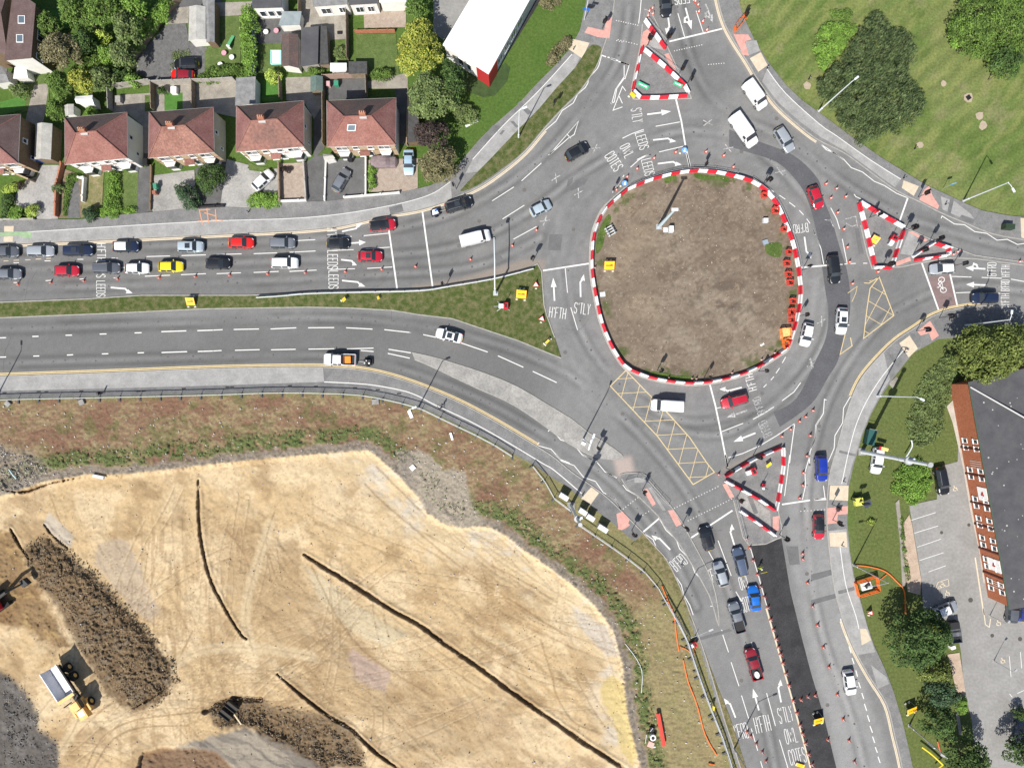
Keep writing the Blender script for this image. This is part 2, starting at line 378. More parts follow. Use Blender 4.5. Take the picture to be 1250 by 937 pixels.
at=t.nodes.new('ShaderNodeAttribute');at.attribute_name='tint'
ge=t.nodes.new('ShaderNodeNewGeometry')
nn=t.nodes.new('ShaderNodeTexNoise');nn.inputs['Scale'].default_value=2.6;nn.inputs['Detail'].default_value=7;nn.inputs['Roughness'].default_value=.7
t.links.new(ge.outputs['Position'],nn.inputs['Vector'])
mr=t.nodes.new('ShaderNodeMapRange');mr.inputs[1].default_value=.3;mr.inputs[2].default_value=.7;mr.inputs[3].default_value=-.32;mr.inputs[4].default_value=.32
t.links.new(nn.outputs[0],mr.inputs[0]);ma=t.nodes.new('ShaderNodeMath');ma.operation='MULTIPLY_ADD';ma.inputs[2].default_value=1;t.links.new(mr.outputs[0],ma.inputs[0]);t.links.new(at.outputs['Alpha'],ma.inputs[1]);vm=t.nodes.new('ShaderNodeVectorMath');vm.operation='SCALE'
t.links.new(at.outputs['Color'],vm.inputs[0]);t.links.new(ma.outputs[0],vm.inputs['Scale']);t.links.new(vm.outputs[0],b.inputs['Base Color'])
bp=t.nodes.new('ShaderNodeBump');bp.inputs['Distance'].default_value=.06;t.links.new(at.outputs['Alpha'],bp.inputs['Strength']);t.links.new(nn.outputs[0],bp.inputs['Height']);t.links.new(bp.outputs[0],b.inputs['Normal'])
b.inputs['Roughness'].default_value=.95;b.inputs['Specular IOR Level'].default_value=.1
me=np_mesh('ground',V,F,[gm]);ca=me.color_attributes.new('tint','FLOAT_COLOR','POINT')
ca.data.foreach_set('color',np.concatenate([C.reshape(-1,3),(1-.62*sin_*sstep(-4,4,dsp)*sstep(-4,4,dsp2)).reshape(-1,1)],1).astype(np.float32).ravel())
me.polygons.foreach_set('use_smooth',np.ones(len(F),dtype=bool))
ground=bpy.data.objects.new('ground',me);COL.objects.link(ground);tag(ground,kind='structure')
# ------------------------------------------------------------------ setting materials
WHITE=mat('road_paint_white',(.32,.32,.315),.8,(.63,.63,.61),2.8,lo=.28,hi=.40,detail=8,fine=.12)
WORN=mat('road_paint_worn',(.2,.2,.2),.8,(.5,.5,.49),3.5,lo=.42,hi=.6,detail=8)
YEL=mat('road_paint_yellow',(.52,.40,.20),.7,(.58,.47,.27),1.5)
BUFFL=mat('road_paint_faded_yellow',(.56,.47,.33),.8,(.60,.52,.40),1.5)
FOOT=mat('footway_asphalt',(.15,.15,.15),.9,(.205,.203,.20),.6,fine=.16)
FOOTL=mat('footway_pale',(.245,.245,.24),.9,(.325,.322,.315),.5,fine=.10)
FOOTD=mat('footway_dark',(.125,.126,.128),.9,(.17,.17,.17),.7,fine=.14)
KERB=mat('kerb_concrete',(.27,.26,.24),.9,(.36,.345,.32),1.5,fine=.1)
CONC=mat('concrete_slab',(.22,.215,.205),.9,(.33,.32,.30),.35,fine=.16,detail=8)
TAR=mat('fresh_tarmac',(.025,.025,.027),.85,(.042,.042,.044),.5,fine=.25)
DARKL=mat('relaid_asphalt',(.082,.083,.090),.85,(.102,.103,.110),.4,fine=.12)
PATCH=mat('patched_asphalt',(.115,.115,.117),.85,(.14,.14,.142),.6,fine=.12)
PINK=mat('tactile_pink',(.50,.255,.22),.9,(.58,.32,.275),1.4,fine=.12)
BUFF=mat('tactile_buff',(.50,.42,.31),.9,(.58,.495,.38),1.4,fine=.1)
REDS=mat('red_surfacing',(.17,.125,.12),.9,(.22,.155,.15),1.0,fine=.12)
GREENS=mat('green_surfacing',(.20,.32,.17),.9,(.30,.40,.25),1.0)
VERGE=mat('verge_grass',(.055,.08,.02),.95,(.15,.14,.07),1.1,bump=.6,spec=.1,detail=8,lo=.4,hi=.68,bscale=7,fine=.35)
VERGE2=mat('verge_lush_grass',(.05,.09,.02),.95,(.10,.14,.038),.5,bump=.6,spec=.1,detail=8,bscale=7,fine=.3)
DIRT=mat('bare_island_dirt',(.155,.118,.085),.95,(.225,.178,.132),.13,bump=.7,spec=.1,detail=9,lo=.32,hi=.68,bscale=4,fine=.22)
PAVE=mat('car_park_asphalt',(.225,.22,.21),.9,(.275,.27,.26),.25,fine=.1)
# ------------------------------------------------------------------ boundaries traced in plan
K_N=[(-220,302),(-100,300),(0,298),(135,292),(260,286),(354,281.5),(406,277),(437,271),(475,262),(510,256),(542,246.5),(583,229),(614,208),(641,185),(664,158),(687,133),(708,112),(727,83),(736,60),(743,38),(749,10),(751,-30),(752,-120)]
K_NE=[(868,-120),(874,-20),(877,4),(884,28),(894,48),(912,76),(927,101),(948,129),(973,152),(998,171),(1030,187),(1059,208),(1094,233),(1123,247),(1148,260),(1177,272),(1209,285),(1250,293),(1320,303),(1460,318)]
K_SE=[(1460,470),(1330,425),(1270,396),(1250,387),(1225,376),(1198,373),(1161,378),(1136,387),(1115,401),(1094,415),(1073,435),(1052,460),(1040,484),(1030,514),(1021,547),(1013,576),(1009.5,607),(1009,638),(1013,680),(1019,721),(1029,757),(1042,790),(1061,825),(1082,859),(1092,898),(1101,937),(1120,1040)]
K_SW=[(-220,470),(-100,464),(0,459.5),(130,455),(260,450),(375,448),(437,451),(490,463),(552,487),(604,514),(656,545),(676,558),(698,576),(735,602),(760,625),(785,650),(800,667),(813,682),(825,705),(834,726),(843,750),(857,788),(873,840),(886,884),(904,937),(935,1040)]
ROADP=K_N+K_NE+K_SE+K_SW[::-1]
MEDIAN=[(-220,374),(0,369),(104,365),(173,360.5),(302,360.5),(420,357),(510,354),(562,348),(604,340),(640,331),(656,322),(661,331),(664,372),(667,384),(677,412),(685,437),(667,430),(633,416),(594,403),(552,389),(510,384),(480,379),(427,376),(375,375),(250,377),(146,382),(0,388),(-220,396)]
ISL_A=q(3,3,(15,290),(130,315),(250,350),(450,415),(630,490),(800,590),(950,680),(1050,760),(1150,820),(1240,885),(1248,905),(1225,915),(1150,912),(1090,900),(1000,860),(900,800),(800,725),(680,640),(560,570),(400,500),(250,430),(130,372),(30,330))
ISL_B=q(4,4,(82,118),(110,108),(215,108),(250,150),(370,290),(440,390),(500,500),(560,610),(620,740),(652,880),(660,1000),(640,940),(600,815),(500,640),(420,510),(335,410),(310,365),(185,240),(130,205),(90,140))

ISL_T=[(786,12),(796,18),(812,52),(832,96),(843,118),(836,121),(782,122),(771,118),(773,95),(781,60),(784,30)]
ISL_E=[(1046,246),(1060,253),(1100,276),(1135,292),(1160,301),(1190,312),(1250,320),(1330,330),(1330,333),(1250,324),(1190,316),(1160,315),(1118,322),(1100,326),(1064,328),(1058,310),(1050,275)]
ISL_S=[(883,580),(908,568),(940,553),(957,547),(958,558),(953,590),(950,625),(953,655),(914,665),(903,640),(895,610)]
RING=[(740,254),(760,236),(767,231),(788,222),(809,215.5),(830,211),(852,209),(875,211),(898,216),(917,222),(935,234),(948,251),(956.5,270),(965,291),(971,314),(975,339),(976,362),(972,387),(966,408),(960,424),(948,433),(927,446),(902,457),(869,465),(838,467),(802,462),(782,456),(764,447),(752,431),(743,414),(734,390),(727,358),(723,331),(723,310),(725,287),(732,267)]
RINGS=smooth_line(RING,5,True)
# ------------------------------------------------------------------ road: one sheet with worn lanes
xs=np.arange(-220,1462,2.2);ys=np.arange(-120,1042,2.2);X,Y=np.meshgrid(xs,ys)
dr=sdist(X,Y,ROADP)
n1=fbm(X,Y,1/50,51);n2=fbm(X,Y,1/8,52);n3=fbm(X,Y,1/2.6,53,2)
base=np.full(X.shape,.172);base=base+(n1-.5)*.05+(n2-.5)*.035+(n3-.5)*.03
LOWER=[(-220,428),(0,424),(130,420),(260,415),(400,414),(480,420),(560,440),(640,478)]
low=sstep(60,38,pdist(X,Y,LOWER))*sstep(384,392,Y-(X < 0)*0)
base=base*(1-.22*low*sstep(760,590,X)*(.7+.6*n2))
west=sstep(60,35,np.abs(Y-(325-X*.012)))*sstep(640,480,X)
base=base*(1-.13*west)
ang=np.arctan2(Y-338,X-849);rad=np.hypot((X-849)/127,(Y-338)/129)*127
ringm=sstep(128,140,rad)*sstep(215,195,rad)
base=base*(1+.05*ringm*np.sin(rad*.42+n1*3));base=base*(1+.10*ringm*sstep(.45,.6,fbm(rad*.3,ang*30,.3,54)))
PATHS=[([(-220,313),(0,306),(250,298),(400,290),(470,282),(560,258),(640,210),(700,150),(760,60),(768,-60)],1.05),([(-220,334),(0,330),(250,322),(460,312),(560,300),(640,262),(720,205),(790,172),(850,160),(920,180),(990,250),(1018,330),(1005,420),(950,490),(880,530),(800,520)],1.0),
         ([(-220,352),(0,352),(250,345),(460,335),(580,325),(660,290)],1.1),([(-220,403),(0,402),(250,393),(420,389),(560,407),(690,455),(780,530),(850,620),(890,720),(930,860),(950,960)],1.0),
         ([(-220,445),(0,443),(300,434),(430,437),(560,475),(680,540),(760,600),(820,680),(850,740)],1.0),([(693,330),(700,380),(730,440),(790,495),(850,515),(920,500)],1.0),
         ([(820,-60),(840,60),(880,130),(960,170),(1040,230),(1120,270),(1250,305),(1400,325)],1.0),([(1400,370),(1250,355),(1160,350),(1080,390),(1020,470),(990,560),(985,640),(1000,760),(1040,880),(1060,960)],1.08)]
for l,k in PATHS:
    d=pdist(X,Y,smooth_line(l,5));g=sstep(.35,.6,fbm(X,Y,1/60,61))
    base=base*(1-.20*np.exp(-((d-6)/2.8)**2)*(.4+g));base=base*(1+.13*np.exp(-(d/2.5)**2)*(.5+g))
pale=sstep(0,-12,sdist(X,Y,[(950,560),(1008,560),(1012,660),(1040,780),(1085,900),(1098,1000),(1030,1040),(1010,900),(975,760),(958,680)]))
base=base*(1+.30*pale)
edge=sstep(-9,-1,dr)*sstep(.42,.6,fbm(X,Y,1/14,62));base=base*(1+.18*edge)
for pg,k in (([(660,100),(690,60),(735,70),(735,130),(690,170)],.9),([(500,262),(560,300),(545,350),(500,350)],.94),([(1030,340),(1100,330),(1130,400),(1060,430)],.9),([(870,60),(900,100),(860,125),(820,60)],.86)):
    base=base*(1+(k-1)*sstep(14,-6,sdist(X,Y,pg)))
Rc=np.stack([base*1.0,base*.997,base*.985],-1)
tan_=sstep(9,2,pdist(X,Y,K_NE))*sstep(1000,960,X);Rc=Rc+(np.array((.36,.315,.26))-Rc)*(tan_*.45)[...,None]
brw=sstep(5,-3,sdist(X,Y,[(640,318),(664,318),(662,340),(560,356),(500,360),(505,350),(560,342)]));Rc=Rc+(np.array((.27,.215,.17))-Rc)*(brw*.6)[...,None]
brw=sstep(5,-1,pdist(X,Y,[(884,572),(920,556),(952,544)]));Rc=Rc+(np.array((.27,.22,.18))-Rc)*(brw*.5)[...,None]
zz=sstep(8,-2,sdist(X,Y,[(752,562),(768,560),(772,580),(756,578)]));Rc=Rc+(np.array((.42,.34,.30))-Rc)*(zz*.7)[...,None]
ny,nx=X.shape;idx=np.arange(nx*ny).reshape(ny,nx)
cell=(dr[1:,1:] < 2.6)
V=np.stack([(X-625)*S,(468.5-Y)*S,np.full(X.shape,.02)],-1).reshape(-1,3)
F=np.stack([idx[1:,:-1],idx[1:,1:],idx[:-1,1:],idx[:-1,:-1]],-1)[cell]
used=np.unique(F);rem=np.full(nx*ny,-1);rem[used]=np.arange(len(used))
rm=gm.copy();rm.name='worn_road_asphalt';tn=rm.node_tree
for nd in tn.nodes:
    if nd.type == 'TEX_NOISE': nd.inputs['Scale'].default_value=5;nd.inputs['Detail'].default_value=4
    if nd.type == 'MAP_RANGE': nd.inputs[3].default_value=-.14;nd.inputs[4].default_value=.14
    if nd.type == 'BUMP': nd.inputs['Distance'].default_value=.012
    if nd.type == 'BSDF_PRINCIPLED': nd.inputs['Roughness'].default_value=.85;nd.inputs['Specular IOR Level'].default_value=.25
me=np_mesh('road',V[used],rem[F],[rm]);ca=me.color_attributes.new('tint','FLOAT_COLOR','POINT')
ca.data.foreach_set('color',np.concatenate([Rc.reshape(-1,3)[used],np.ones((len(used),1))],1).astype(np.float32).ravel())
road=bpy.data.objects.new('road',me);COL.objects.link(road);tag(road,kind='structure')
ZR=.02
_sc=[0]
def sheet(name,pts,m,z,parent=road):
    _sc[0]=(_sc[0]+1) % 9;b=MB();b.prism(GP(pts),None,z+_sc[0]*.0004);return b.build(name,m,parent)
sheet('relaid_lane',smooth_line([(890,158),(927,173),(969,190),(998,218),(1004,240),(1015,268),(1025,302),(1034,331),(1038,365),(1035,397),(1023,439),(1011,460),(990,493),(952,521)],5)+smooth_line([(944,503),(972,486),(994,443),(1008,412),(1011,380),(1007,352),(1000,302),(994,272),(984,240),(970,218),(948,198),(913,186),(890,179)],5),DARKL,.024)
sheet('fresh_tarmac',[(914,665),(954,657),(958,680),(965,722),(979,779),(990,821),(1005,871),(1021,937),(1040,1000),(1010,1000),(990,937),(969,856),(950,790),(937,742),(928,705)],TAR,.024)
for p in (q(3,2,(915,225),(955,180),(960,150),(930,165)),q(3,2,(930,220),(985,165),(1050,155),(1030,190),(985,215),(950,232)),
          q(3,2,(820,485),(897,485),(885,580),(812,578)),q(4,4,(1055,535),(1125,535),(1135,640),(1075,645)),q(5,2,(255,450),(280,450),(310,600),(280,602)),q(5,4,(0,700),(120,670),(130,700),(0,740)),
          q(5,4,(0,850),(150,810),(155,835),(0,880)),q(3,2,(500,615),(535,610),(550,630),(510,645)),q(4,5,(530,175),(720,120),(740,132),(560,185))):
    sheet('repair_patch',p,PATCH,.024)
for p in (q(5,2,(690,745),(815,730),(830,800),(710,830)),q(5,2,(735,885),(840,872),(850,905),(752,925)),q(5,2,(690,735),(820,722),(858,905),(752,925))):
    sheet('red_cycle_surfacing',p,REDS,.024+.004*(p[0][1] > 368))
# ------------------------------------------------------------------ raised footways, verges and islands
def raised(name,pts,m,z=.12,kerb=None,closed=False,kz=None,z0=-.3,label=None,cat=None,kind='structure'):
    b=MB();b.prism(GP(pts),z0,z);o=b.build(name,m,kind=kind)
    if label: tag(o,label,cat)
    for kk in ([kerb] if kerb and not isinstance(kerb[0],list) else (kerb or [])):
        b=MB();b.ribbon(GP(kk),.17,(kz or z)+.008,closed=closed);b.build('kerb',KERB,o)
    return o
def off(line,d):
    o=[];n=len(line)
    for i in range(n):
        a=line[max(i-1,0)];c=line[min(i+1,n-1)];dx,dy=c[0]-a[0],c[1]-a[1];l=hypot(dx,dy) or 1
        o.append((line[i][0]-dy/l*d,line[i][1]+dx/l*d))
    return o
kn=smooth_line(K_N,4)
FN=[(-220,271),(0,268),(98,268),(144,262.5),(187,259),(260,252),(300,254),(346,247),(396,246),(446,240),(489,235),(510,230.5),(527,226),(552,212),(564.5,195),(583,173),(602,154),(633,127),(654,104),(675,83),(696,60),(708,37),(716,0),(720,-120)]
fw=raised('footway',kn+FN[::-1],FOOT,.12,kn)
L_N=[(-220,288),(-20,285),(39.5,283),(135,277),(260,270),(354,267),(416,261.5),(475,251.5),(510,243),(531,235),(550,222)]
sheet('pale_cycle_track',[p for p in kn if p[0] < 552][0:]+L_N[::-1],FOOTL,.124,fw)
def line_on(name,pts,wd,z,m=WHITE,parent=road): b=MB();b.ribbon(GP(pts),wd,z);return b.build(name,m,parent)
line_on('cycle_track_line',smooth_line(L_N,4),.10,.130,WHITE,fw)
L_N2=[(698,67),(666.5,102),(644,125),(614,154),(577,195)]
sheet('pale_cycle_track',[(712,62),(702,83),(679,108),(658,133),(633,158),(617,175),(598,195),(583,210),(568,212)]+L_N2[::-1],FOOTL,.124,fw)
line_on('cycle_track_line',smooth_line(L_N2,4),.12,.130,WHITE,fw)
for p in (q(2,2,(1080,330),(1155,308),(1168,352),(1090,372)),q(3,1,(630,610),(650,595),(715,660),(695,677)),q(3,1,(590,715),(610,712),(640,745),(625,752)),q(3,1,(525,790),(545,765),(560,768),(540,792))): sheet('repair_patch',p,FOOTD,.128,fw)
sheet('dark_surfacing',q(3,1,(410,830),(490,735),(545,742),(440,850)),FOOTD,.1245,fw)
for p in (q(1,2,(28,438),(84,438),(82,472),(28,472)),q(1,2,(26,500),(80,498),(78,530),(24,530)),q(3,1,(950,230),(1055,255),(1010,345),(930,290))): sheet('buff_tactile_paving',p,BUFF,.132,fw)
sheet('green_cycle_surfacing',q(1,2,(0,478),(100,470),(190,472),(188,508),(160,510),(100,492),(0,498)),GREENS,.129,fw)
sheet('pink_tactile_paving',q(3,1,(1045,160),(1140,182),(1155,105),(1188,105),(1172,228),(1105,222),(1025,195)),PINK,.128,fw)
vg=raised('verge',smooth_line([(598,195),(617,175),(633,158),(658,133),(679,108),(702,83),(719,58),(729,56),(734,62),(726,84),(707,111),(686,132),(663,157),(640,184),(613,206),(582,227),(562,234),(569,225),(583,210)],3),VERGE,.16)
b=MB()
for i in range(3): b.poly([(x,y,.14) for x,y in GP(q(3,1,(640-i*60,640+i*70),(660-i*60,640+i*70),(660-i*60,655+i*70),(640-i*60,655+i*70)))])
kne=smooth_line(K_NE,4)
FNE=[(886,-120),(898,-20),(902,0),(904,12),(913,33),(923,54),(938,77),(959,104),(979,123),(1000,138),(1038,166),(1073,191),(1107,212),(1131.5,227),(1152,236),(1177,248),(1198,257),(1229,263),(1260,266),(1460,282)]
fe=raised('footway',kne+FNE[::-1],FOOT,.12,kne)
L_NE=[(936,85),(958.6,114.5),(1000,152),(1021,166.5),(1061,195),(1099,219)]
line_on('cycle_track_line',smooth_line(L_NE,4),.12,.130,WHITE,fe)
sheet('pale_cycle_track',off(smooth_line(L_NE,3),0)+[(1092,229),(1059,205),(1030,184),(1000,167),(975,148),(950,126),(930,100)],FOOTL,.124,fe)
sheet('pale_footway',[(1148,240),(1165,246),(1185,262),(1190,270),(1177,268),(1150,256)],FOOTL,.124,fe)
for p,m in ((q(4,1,(745,205),(830,205),(850,235),(812,245),(835,330),(800,325)),PINK),(q(4,1,(840,345),(905,310),(945,385),(890,425)),BUFF),(q(5,2,(690,203),(710,260),(748,318),(740,340),(632,285),(660,225)),PINK),(q(5,2,(540,170),(630,205),(600,262),(530,215)),BUFF),(q(5,2,(1225,390),(1260,395),(1260,515),(1230,505)),BUFF),
             (q(5,2,(815,270),(838,275),(815,370),(795,362)),FOOTD),(q(5,2,(880,372),(960,400),(945,425),(862,398)),FOOTD),(q(4,1,(815,245),(880,240),(900,300),(830,330)),FOOTL)): sheet('tactile_paving' if m in (PINK,BUFF) else 'repair_patch',p,m,.128,fe)
kse=smooth_line(K_SE,4)
FSE=[(1460,486),(1300,420),(1250,398),(1225,395),(1195,398),(1167,412),(1144,414),(1134,420),(1115,430),(1104.5,443),(1088,464),(1073,487),(1063,505),(1052,532),(1046,553),(1042,565),(1035,597),(1034,638),(1037,672),(1042,701),(1050,732),(1059,765),(1067,788),(1079.5,815),(1090,842),(1100,875),(1109,913),(1114,937),(1132,1040)]
fs=raised('footway',kse+FSE[::-1],FOOT,.12,kse)
L_SE=[(1102,428),(1086,447),(1069,470),(1054.5,495),(1044,520),(1036,549),(1033,562),(1027,590)];L_SE2=[(1025,667),(1032,713),(1044,750),(1048,767)]
for l in (L_SE,L_SE2): line_on('cycle_track_line',smooth_line(l,4),.12,.130,WHITE,fs)
sheet('pale_cycle_track',[p for p in kse if 428 < p[1] < 592 and p[0] < 1082]+[(1033,592),(1041,563),(1045,552),(1051,531),(1062,504),(1072,486),(1086,463)],FOOTL,.124,fs)
sheet('pale_cycle_track',[p for p in kse if 640 < p[1] < 800]+[(1068,795),(1059,767),(1049,732),(1041,701),(1036,672),(1033,645)],FOOTL,.124,fs)
for p,m in ((q(5,3,(620,165),(695,103),(748,190),(705,220),(690,175),(640,190)),PINK),(q(5,3,(515,235),(575,190),(625,265),(570,318)),BUFF),(q(5,3,(452,302),(475,298),(515,360),(495,368)),FOOTD),(q(5,4,(110,178),(218,180),(215,268),(105,262)),BUFF),(q(5,4,(92,310),(215,298),(213,345),(155,350),(150,398),(95,405)),PINK),(q(5,4,(105,455),(205,450),(210,540),(110,535)),BUFF),(q(5,5,(285,120),(320,118),(350,185),(295,215)),BUFF),(q(5,5,(390,470),(455,440),(440,400),(350,330)),FOOTL),(q(5,4,(155,795),(250,770),(255,790),(160,815)),FOOTD),(q(5,3,(165,860),(262,885),(258,898),(163,875)),FOOTD),(q(5,3,(578,180),(605,180),(640,255),(622,262)),FOOTD)):
    sheet('tactile_paving' if m in (PINK,BUFF) else 'repair_patch',p,m,.128,fs)
sheet('tree_shade_footway',[(1161,380),(1198,375),(1225,378),(1250,389),(1250,397),(1225,394),(1195,397),(1167,411),(1145,412),(1139,392)],FOOTD,.124,fs)  # tree shade over the east end painted as a darker sheet
FSW=[(-220,494),(0,486.5),(130,483.5),(260,480.5),(333,478),(396,478.5),(448,481.5),(510,495.5),(542,510),(594,535),(625,553),(650,566),(668,579),(690,592),(722,618),(750,640),(767,655),(775,660),(785,650)]
ksw=smooth_line([p for p in K_SW if p[1] <= 650],4)
fo=raised('footway',ksw+FSW[::-1][1:],FOOTD,.12,ksw)
sheet('pale_cycle_track',[p for p in ksw if p[0] < 400]+[(396,466),(304,469),(260,470.5),(130,474),(0,477),(-220,482)],FOOTL,.124,fo)
L_SW=[(396,466),(448,469),(489,476),(510,483),(531,494),(573,513.6),(614.5,536.5),(662,565),(677,574),(710,602)]
sheet('grey_cycle_track',[p for p in ksw if 400 <= p[0] < 720]+L_SW[::-1],FOOT,.1245,fo);line_on('cycle_track_line',smooth_line(L_SW,4),.15,.130,WHITE,fo)
sheet('grey_footway',[p for p in L_SW if p[0] > 440]+[(722,616),(690,590),(650,564),(594,533.5),(542,508.5),(510,494),(460,481)],FOOT,.1242,fo)
sheet('buff_tactile_paving',q(3,4,(1065,188),(1110,222),(1062,290),(1005,255)),BUFF,.129,fo)
for p in (q(4,4,(62,350),(90,338),(100,360),(138,410),(120,425),(90,440),(66,430),(88,400)),q(3,4,(1212,345),(1249,330),(1290,380),(1280,400),(1225,440))): sheet('pink_tactile_paving',p,PINK,.129,fo)
for x,y in ((230,517),(275,518),(480,514),(815,516),(845,514),(1080,500),(30,525)): sheet('gully_cover',q(1,3,(x-12,y-3),(x+12,y-4),(x+12,y+4),(x-12,y+5)),MATS['fresh_tarmac'],.1285,fo)
for x,y in ((135,491),(162,490),(500,483),(652,487),(882,496),(1015,506),(1140,528)): sheet('gully_cover',q(2,3,(x-12,y-3),(x+12,y-4),(x+12,y+4),(x-12,y+5)),TAR,.1285,fo)

edge_sw=smooth_line([p for p in K_SW if p[1] >= 650],4)
GV=mat('dry_verge_grass',(.10,.10,.04),.95,(.22,.18,.10),1.3,bump=.6,spec=.1,detail=8,lo=.4,hi=.62,bscale=7,fine=.3)
raised('verge',edge_sw+[(946,1040),(912,940),(890,872),(876,838),(862,800),(850,770),(838,745),(825,722),(808,704),(790,683),(770,664),(775,660)],GV,.10,edge_sw)
md=raised('median',MEDIAN,VERGE,.13,[MEDIAN[:15],MEDIAN[15:]])
ia=raised('splitter_island',ISL_A,CONC,.10,smooth_line(ISL_A,2));ib=raised('splitter_island',ISL_B,FOOT,.12,smooth_line(ISL_B,2))
for p,m in ((q(4,4,(215,205),(240,195),(290,285),(270,300)),PINK),(q(4,4,(360,325),(395,320),(440,405),(410,420)),PINK),(q(4,4,(245,190),(262,190),(350,325),(330,325)),FOOTL),(q(4,4,(285,320),(305,315),(320,335),(305,345)),FOOTD),(q(4,4,(165,135),(225,130),(225,160),(165,162)),FOOTL)):
    sheet('tactile_paving' if m is PINK else 'repair_patch',p,m,.127,ib)
it=raised('traffic_island',smooth_line(ISL_T,2),FOOT,.12,smooth_line(ISL_T,2));ie=raised('traffic_island',ISL_E,FOOT,.12,ISL_E);is_=raised('traffic_island',smooth_line(ISL_S,2),FOOT,.12,smooth_line(ISL_S,2))
for par,lst in ((it,((q(4,1,(215,190),(240,175),(280,215),(262,245),(225,275),(200,270)),PINK),(q(4,1,(340,320),(365,315),(412,415),(385,415)),PINK),(q(4,1,(290,200),(330,260),(345,300),(240,275),(265,240)),FOOTL))),
                 (ie,((q(5,2,(565,470),(590,468),(685,520),(665,530)),PINK),(q(5,2,(490,650),(575,618),(585,640),(500,672)),PINK),(q(5,2,(520,600),(570,470),(640,520),(590,610)),FOOTL))),
                 (is_,((q(4,4,(680,172),(705,165),(750,245),(725,255)),PINK),(q(4,4,(975,362),(1012,355),(1010,440),(975,445)),PINK),(q(4,4,(770,250),(790,205),(960,330),(965,440),(790,330)),CONC),(q(4,4,(825,245),(850,235),(890,340),(865,345)),FOOTD)))):
    for p,m in lst: sheet('tactile_paving' if m is PINK else 'repair_patch',p,m,.127+.002*(m is FOOTD),par)
ring_in=off(RINGS+[RINGS[0]],0)
ri=[((x-849)*.985+849,(y-338)*.985+338) for x,y in RINGS]
b=MB();b.prism(GP(ri),-.3,.12);rid_=b.build('roundabout_island',DIRT,kind='structure')
def tinted(name,poly,step,z,colfn,parent,mt,zfn=None):
    xs,ys=np.arange(min(p[0] for p in poly),max(p[0] for p in poly)+step,step),np.arange(min(p[1] for p in poly),max(p[1] for p in poly)+step,step);X,Y=np.meshgrid(xs,ys);d=sdist(X,Y,poly);Cc=colfn(X,Y,d);Zz=z+(zfn(X,Y,d) if zfn else 0*X);ny,nx=X.shape;idx=np.arange(nx*ny).reshape(ny,nx);F=np.stack([idx[1:,:-1],idx[1:,1:],idx[:-1,1:],idx[:-1,:-1]],-1)[d[1:,1:] < 0]
    V=np.stack([(X-625)*S,(468.5-Y)*S,Zz],-1).reshape(-1,3);us=np.unique(F);rm_=np.full(nx*ny,-1);rm_[us]=np.arange(len(us));me=np_mesh(name,V[us],rm_[F],[mt]);ca=me.color_attributes.new('tint','FLOAT_COLOR','POINT');ca.data.foreach_set('color',np.concatenate([Cc.reshape(-1,3)[us],np.full((len(us),1),.45)],1).astype(np.float32).ravel());me.polygons.foreach_set('use_smooth',np.ones(len(F),dtype=bool));o=bpy.data.objects.new(name,me);COL.objects.link(o);o.parent=parent
def isl_col(X,Y,d):
    n1=fbm(X,Y,1/42,201,5);n2=fbm(X+n1*30,Y,1/11,202,4);n3=fbm(X,Y,1/2.6,203,3);C=np.zeros(X.shape+(3,));C[:]=(.215,.170,.128);C=lerp(C,(.285,.235,.18),sstep(.42,.66,n1)*.8);C=lerp(C,(.145,.11,.082),sstep(.50,.70,n2)*.6);C=lerp(C,(.33,.285,.23),sstep(.60,.76,n3)*.5);C=lerp(C,(.12,.095,.075),sstep(.62,.78,fbm(X,Y,1/3.4,204,3))*.5)
    cd=np.hypot((X-880)/60,(Y-365)/45);C=lerp(C,(.14,.11,.088),sstep(1.1,.2,cd)*sstep(.4,.62,n2)*.7);C=lerp(C,(.30,.235,.165),sstep(40,8,np.abs(X-775))*sstep(.4,.6,n1)*.5)
    rg=np.sin(np.hypot(X-800,Y-250)*.8+n1*10);C=C*(1+.07*rg*sstep(.5,.6,n1))[...,None];C=lerp(C,(.085,.115,.035),sstep(-13,-3,d+n2*9)*sstep(.52,.66,fbm(X,Y,1/9,205))*.8);C=C*.78;return C
tinted('bare_soil',ri,1.4,.15,isl_col,rid_,gm,lambda X,Y,d: (fbm(X,Y,1/6,211,4)-.5)*.16*sstep(0,-8,d)+(fbm(X,Y,1/2,212,2)-.5)*.06*sstep(0,-8,d))
b=MB();ro=[((x-849)*1.018+849,(y-338)*1.018+338) for x,y in RINGS];b.ribbon(GP(ro),.5,.126,closed=True);b.build('kerb',KERB,rid_)
for c,r,pts in ((4,2,((520,130),(600,145),(710,150),(705,180),(640,165),(560,165),(520,155))),(3,2,((1165,370),(1180,400),(1150,470),(1130,560),(1095,600),(1095,520),(1120,440))),(4,3,((270,400),(420,425),(510,430),(500,450),(380,450),(280,425))),(4,2,((340,160),(400,140),(405,155),(370,185),(345,185))),(4,2,((935,545),(1025,540),(1015,620),(940,600)))):
    sheet('weed_patch',smooth_line(q(c,r,*pts),3,True),VERGE2,.20,rid_)
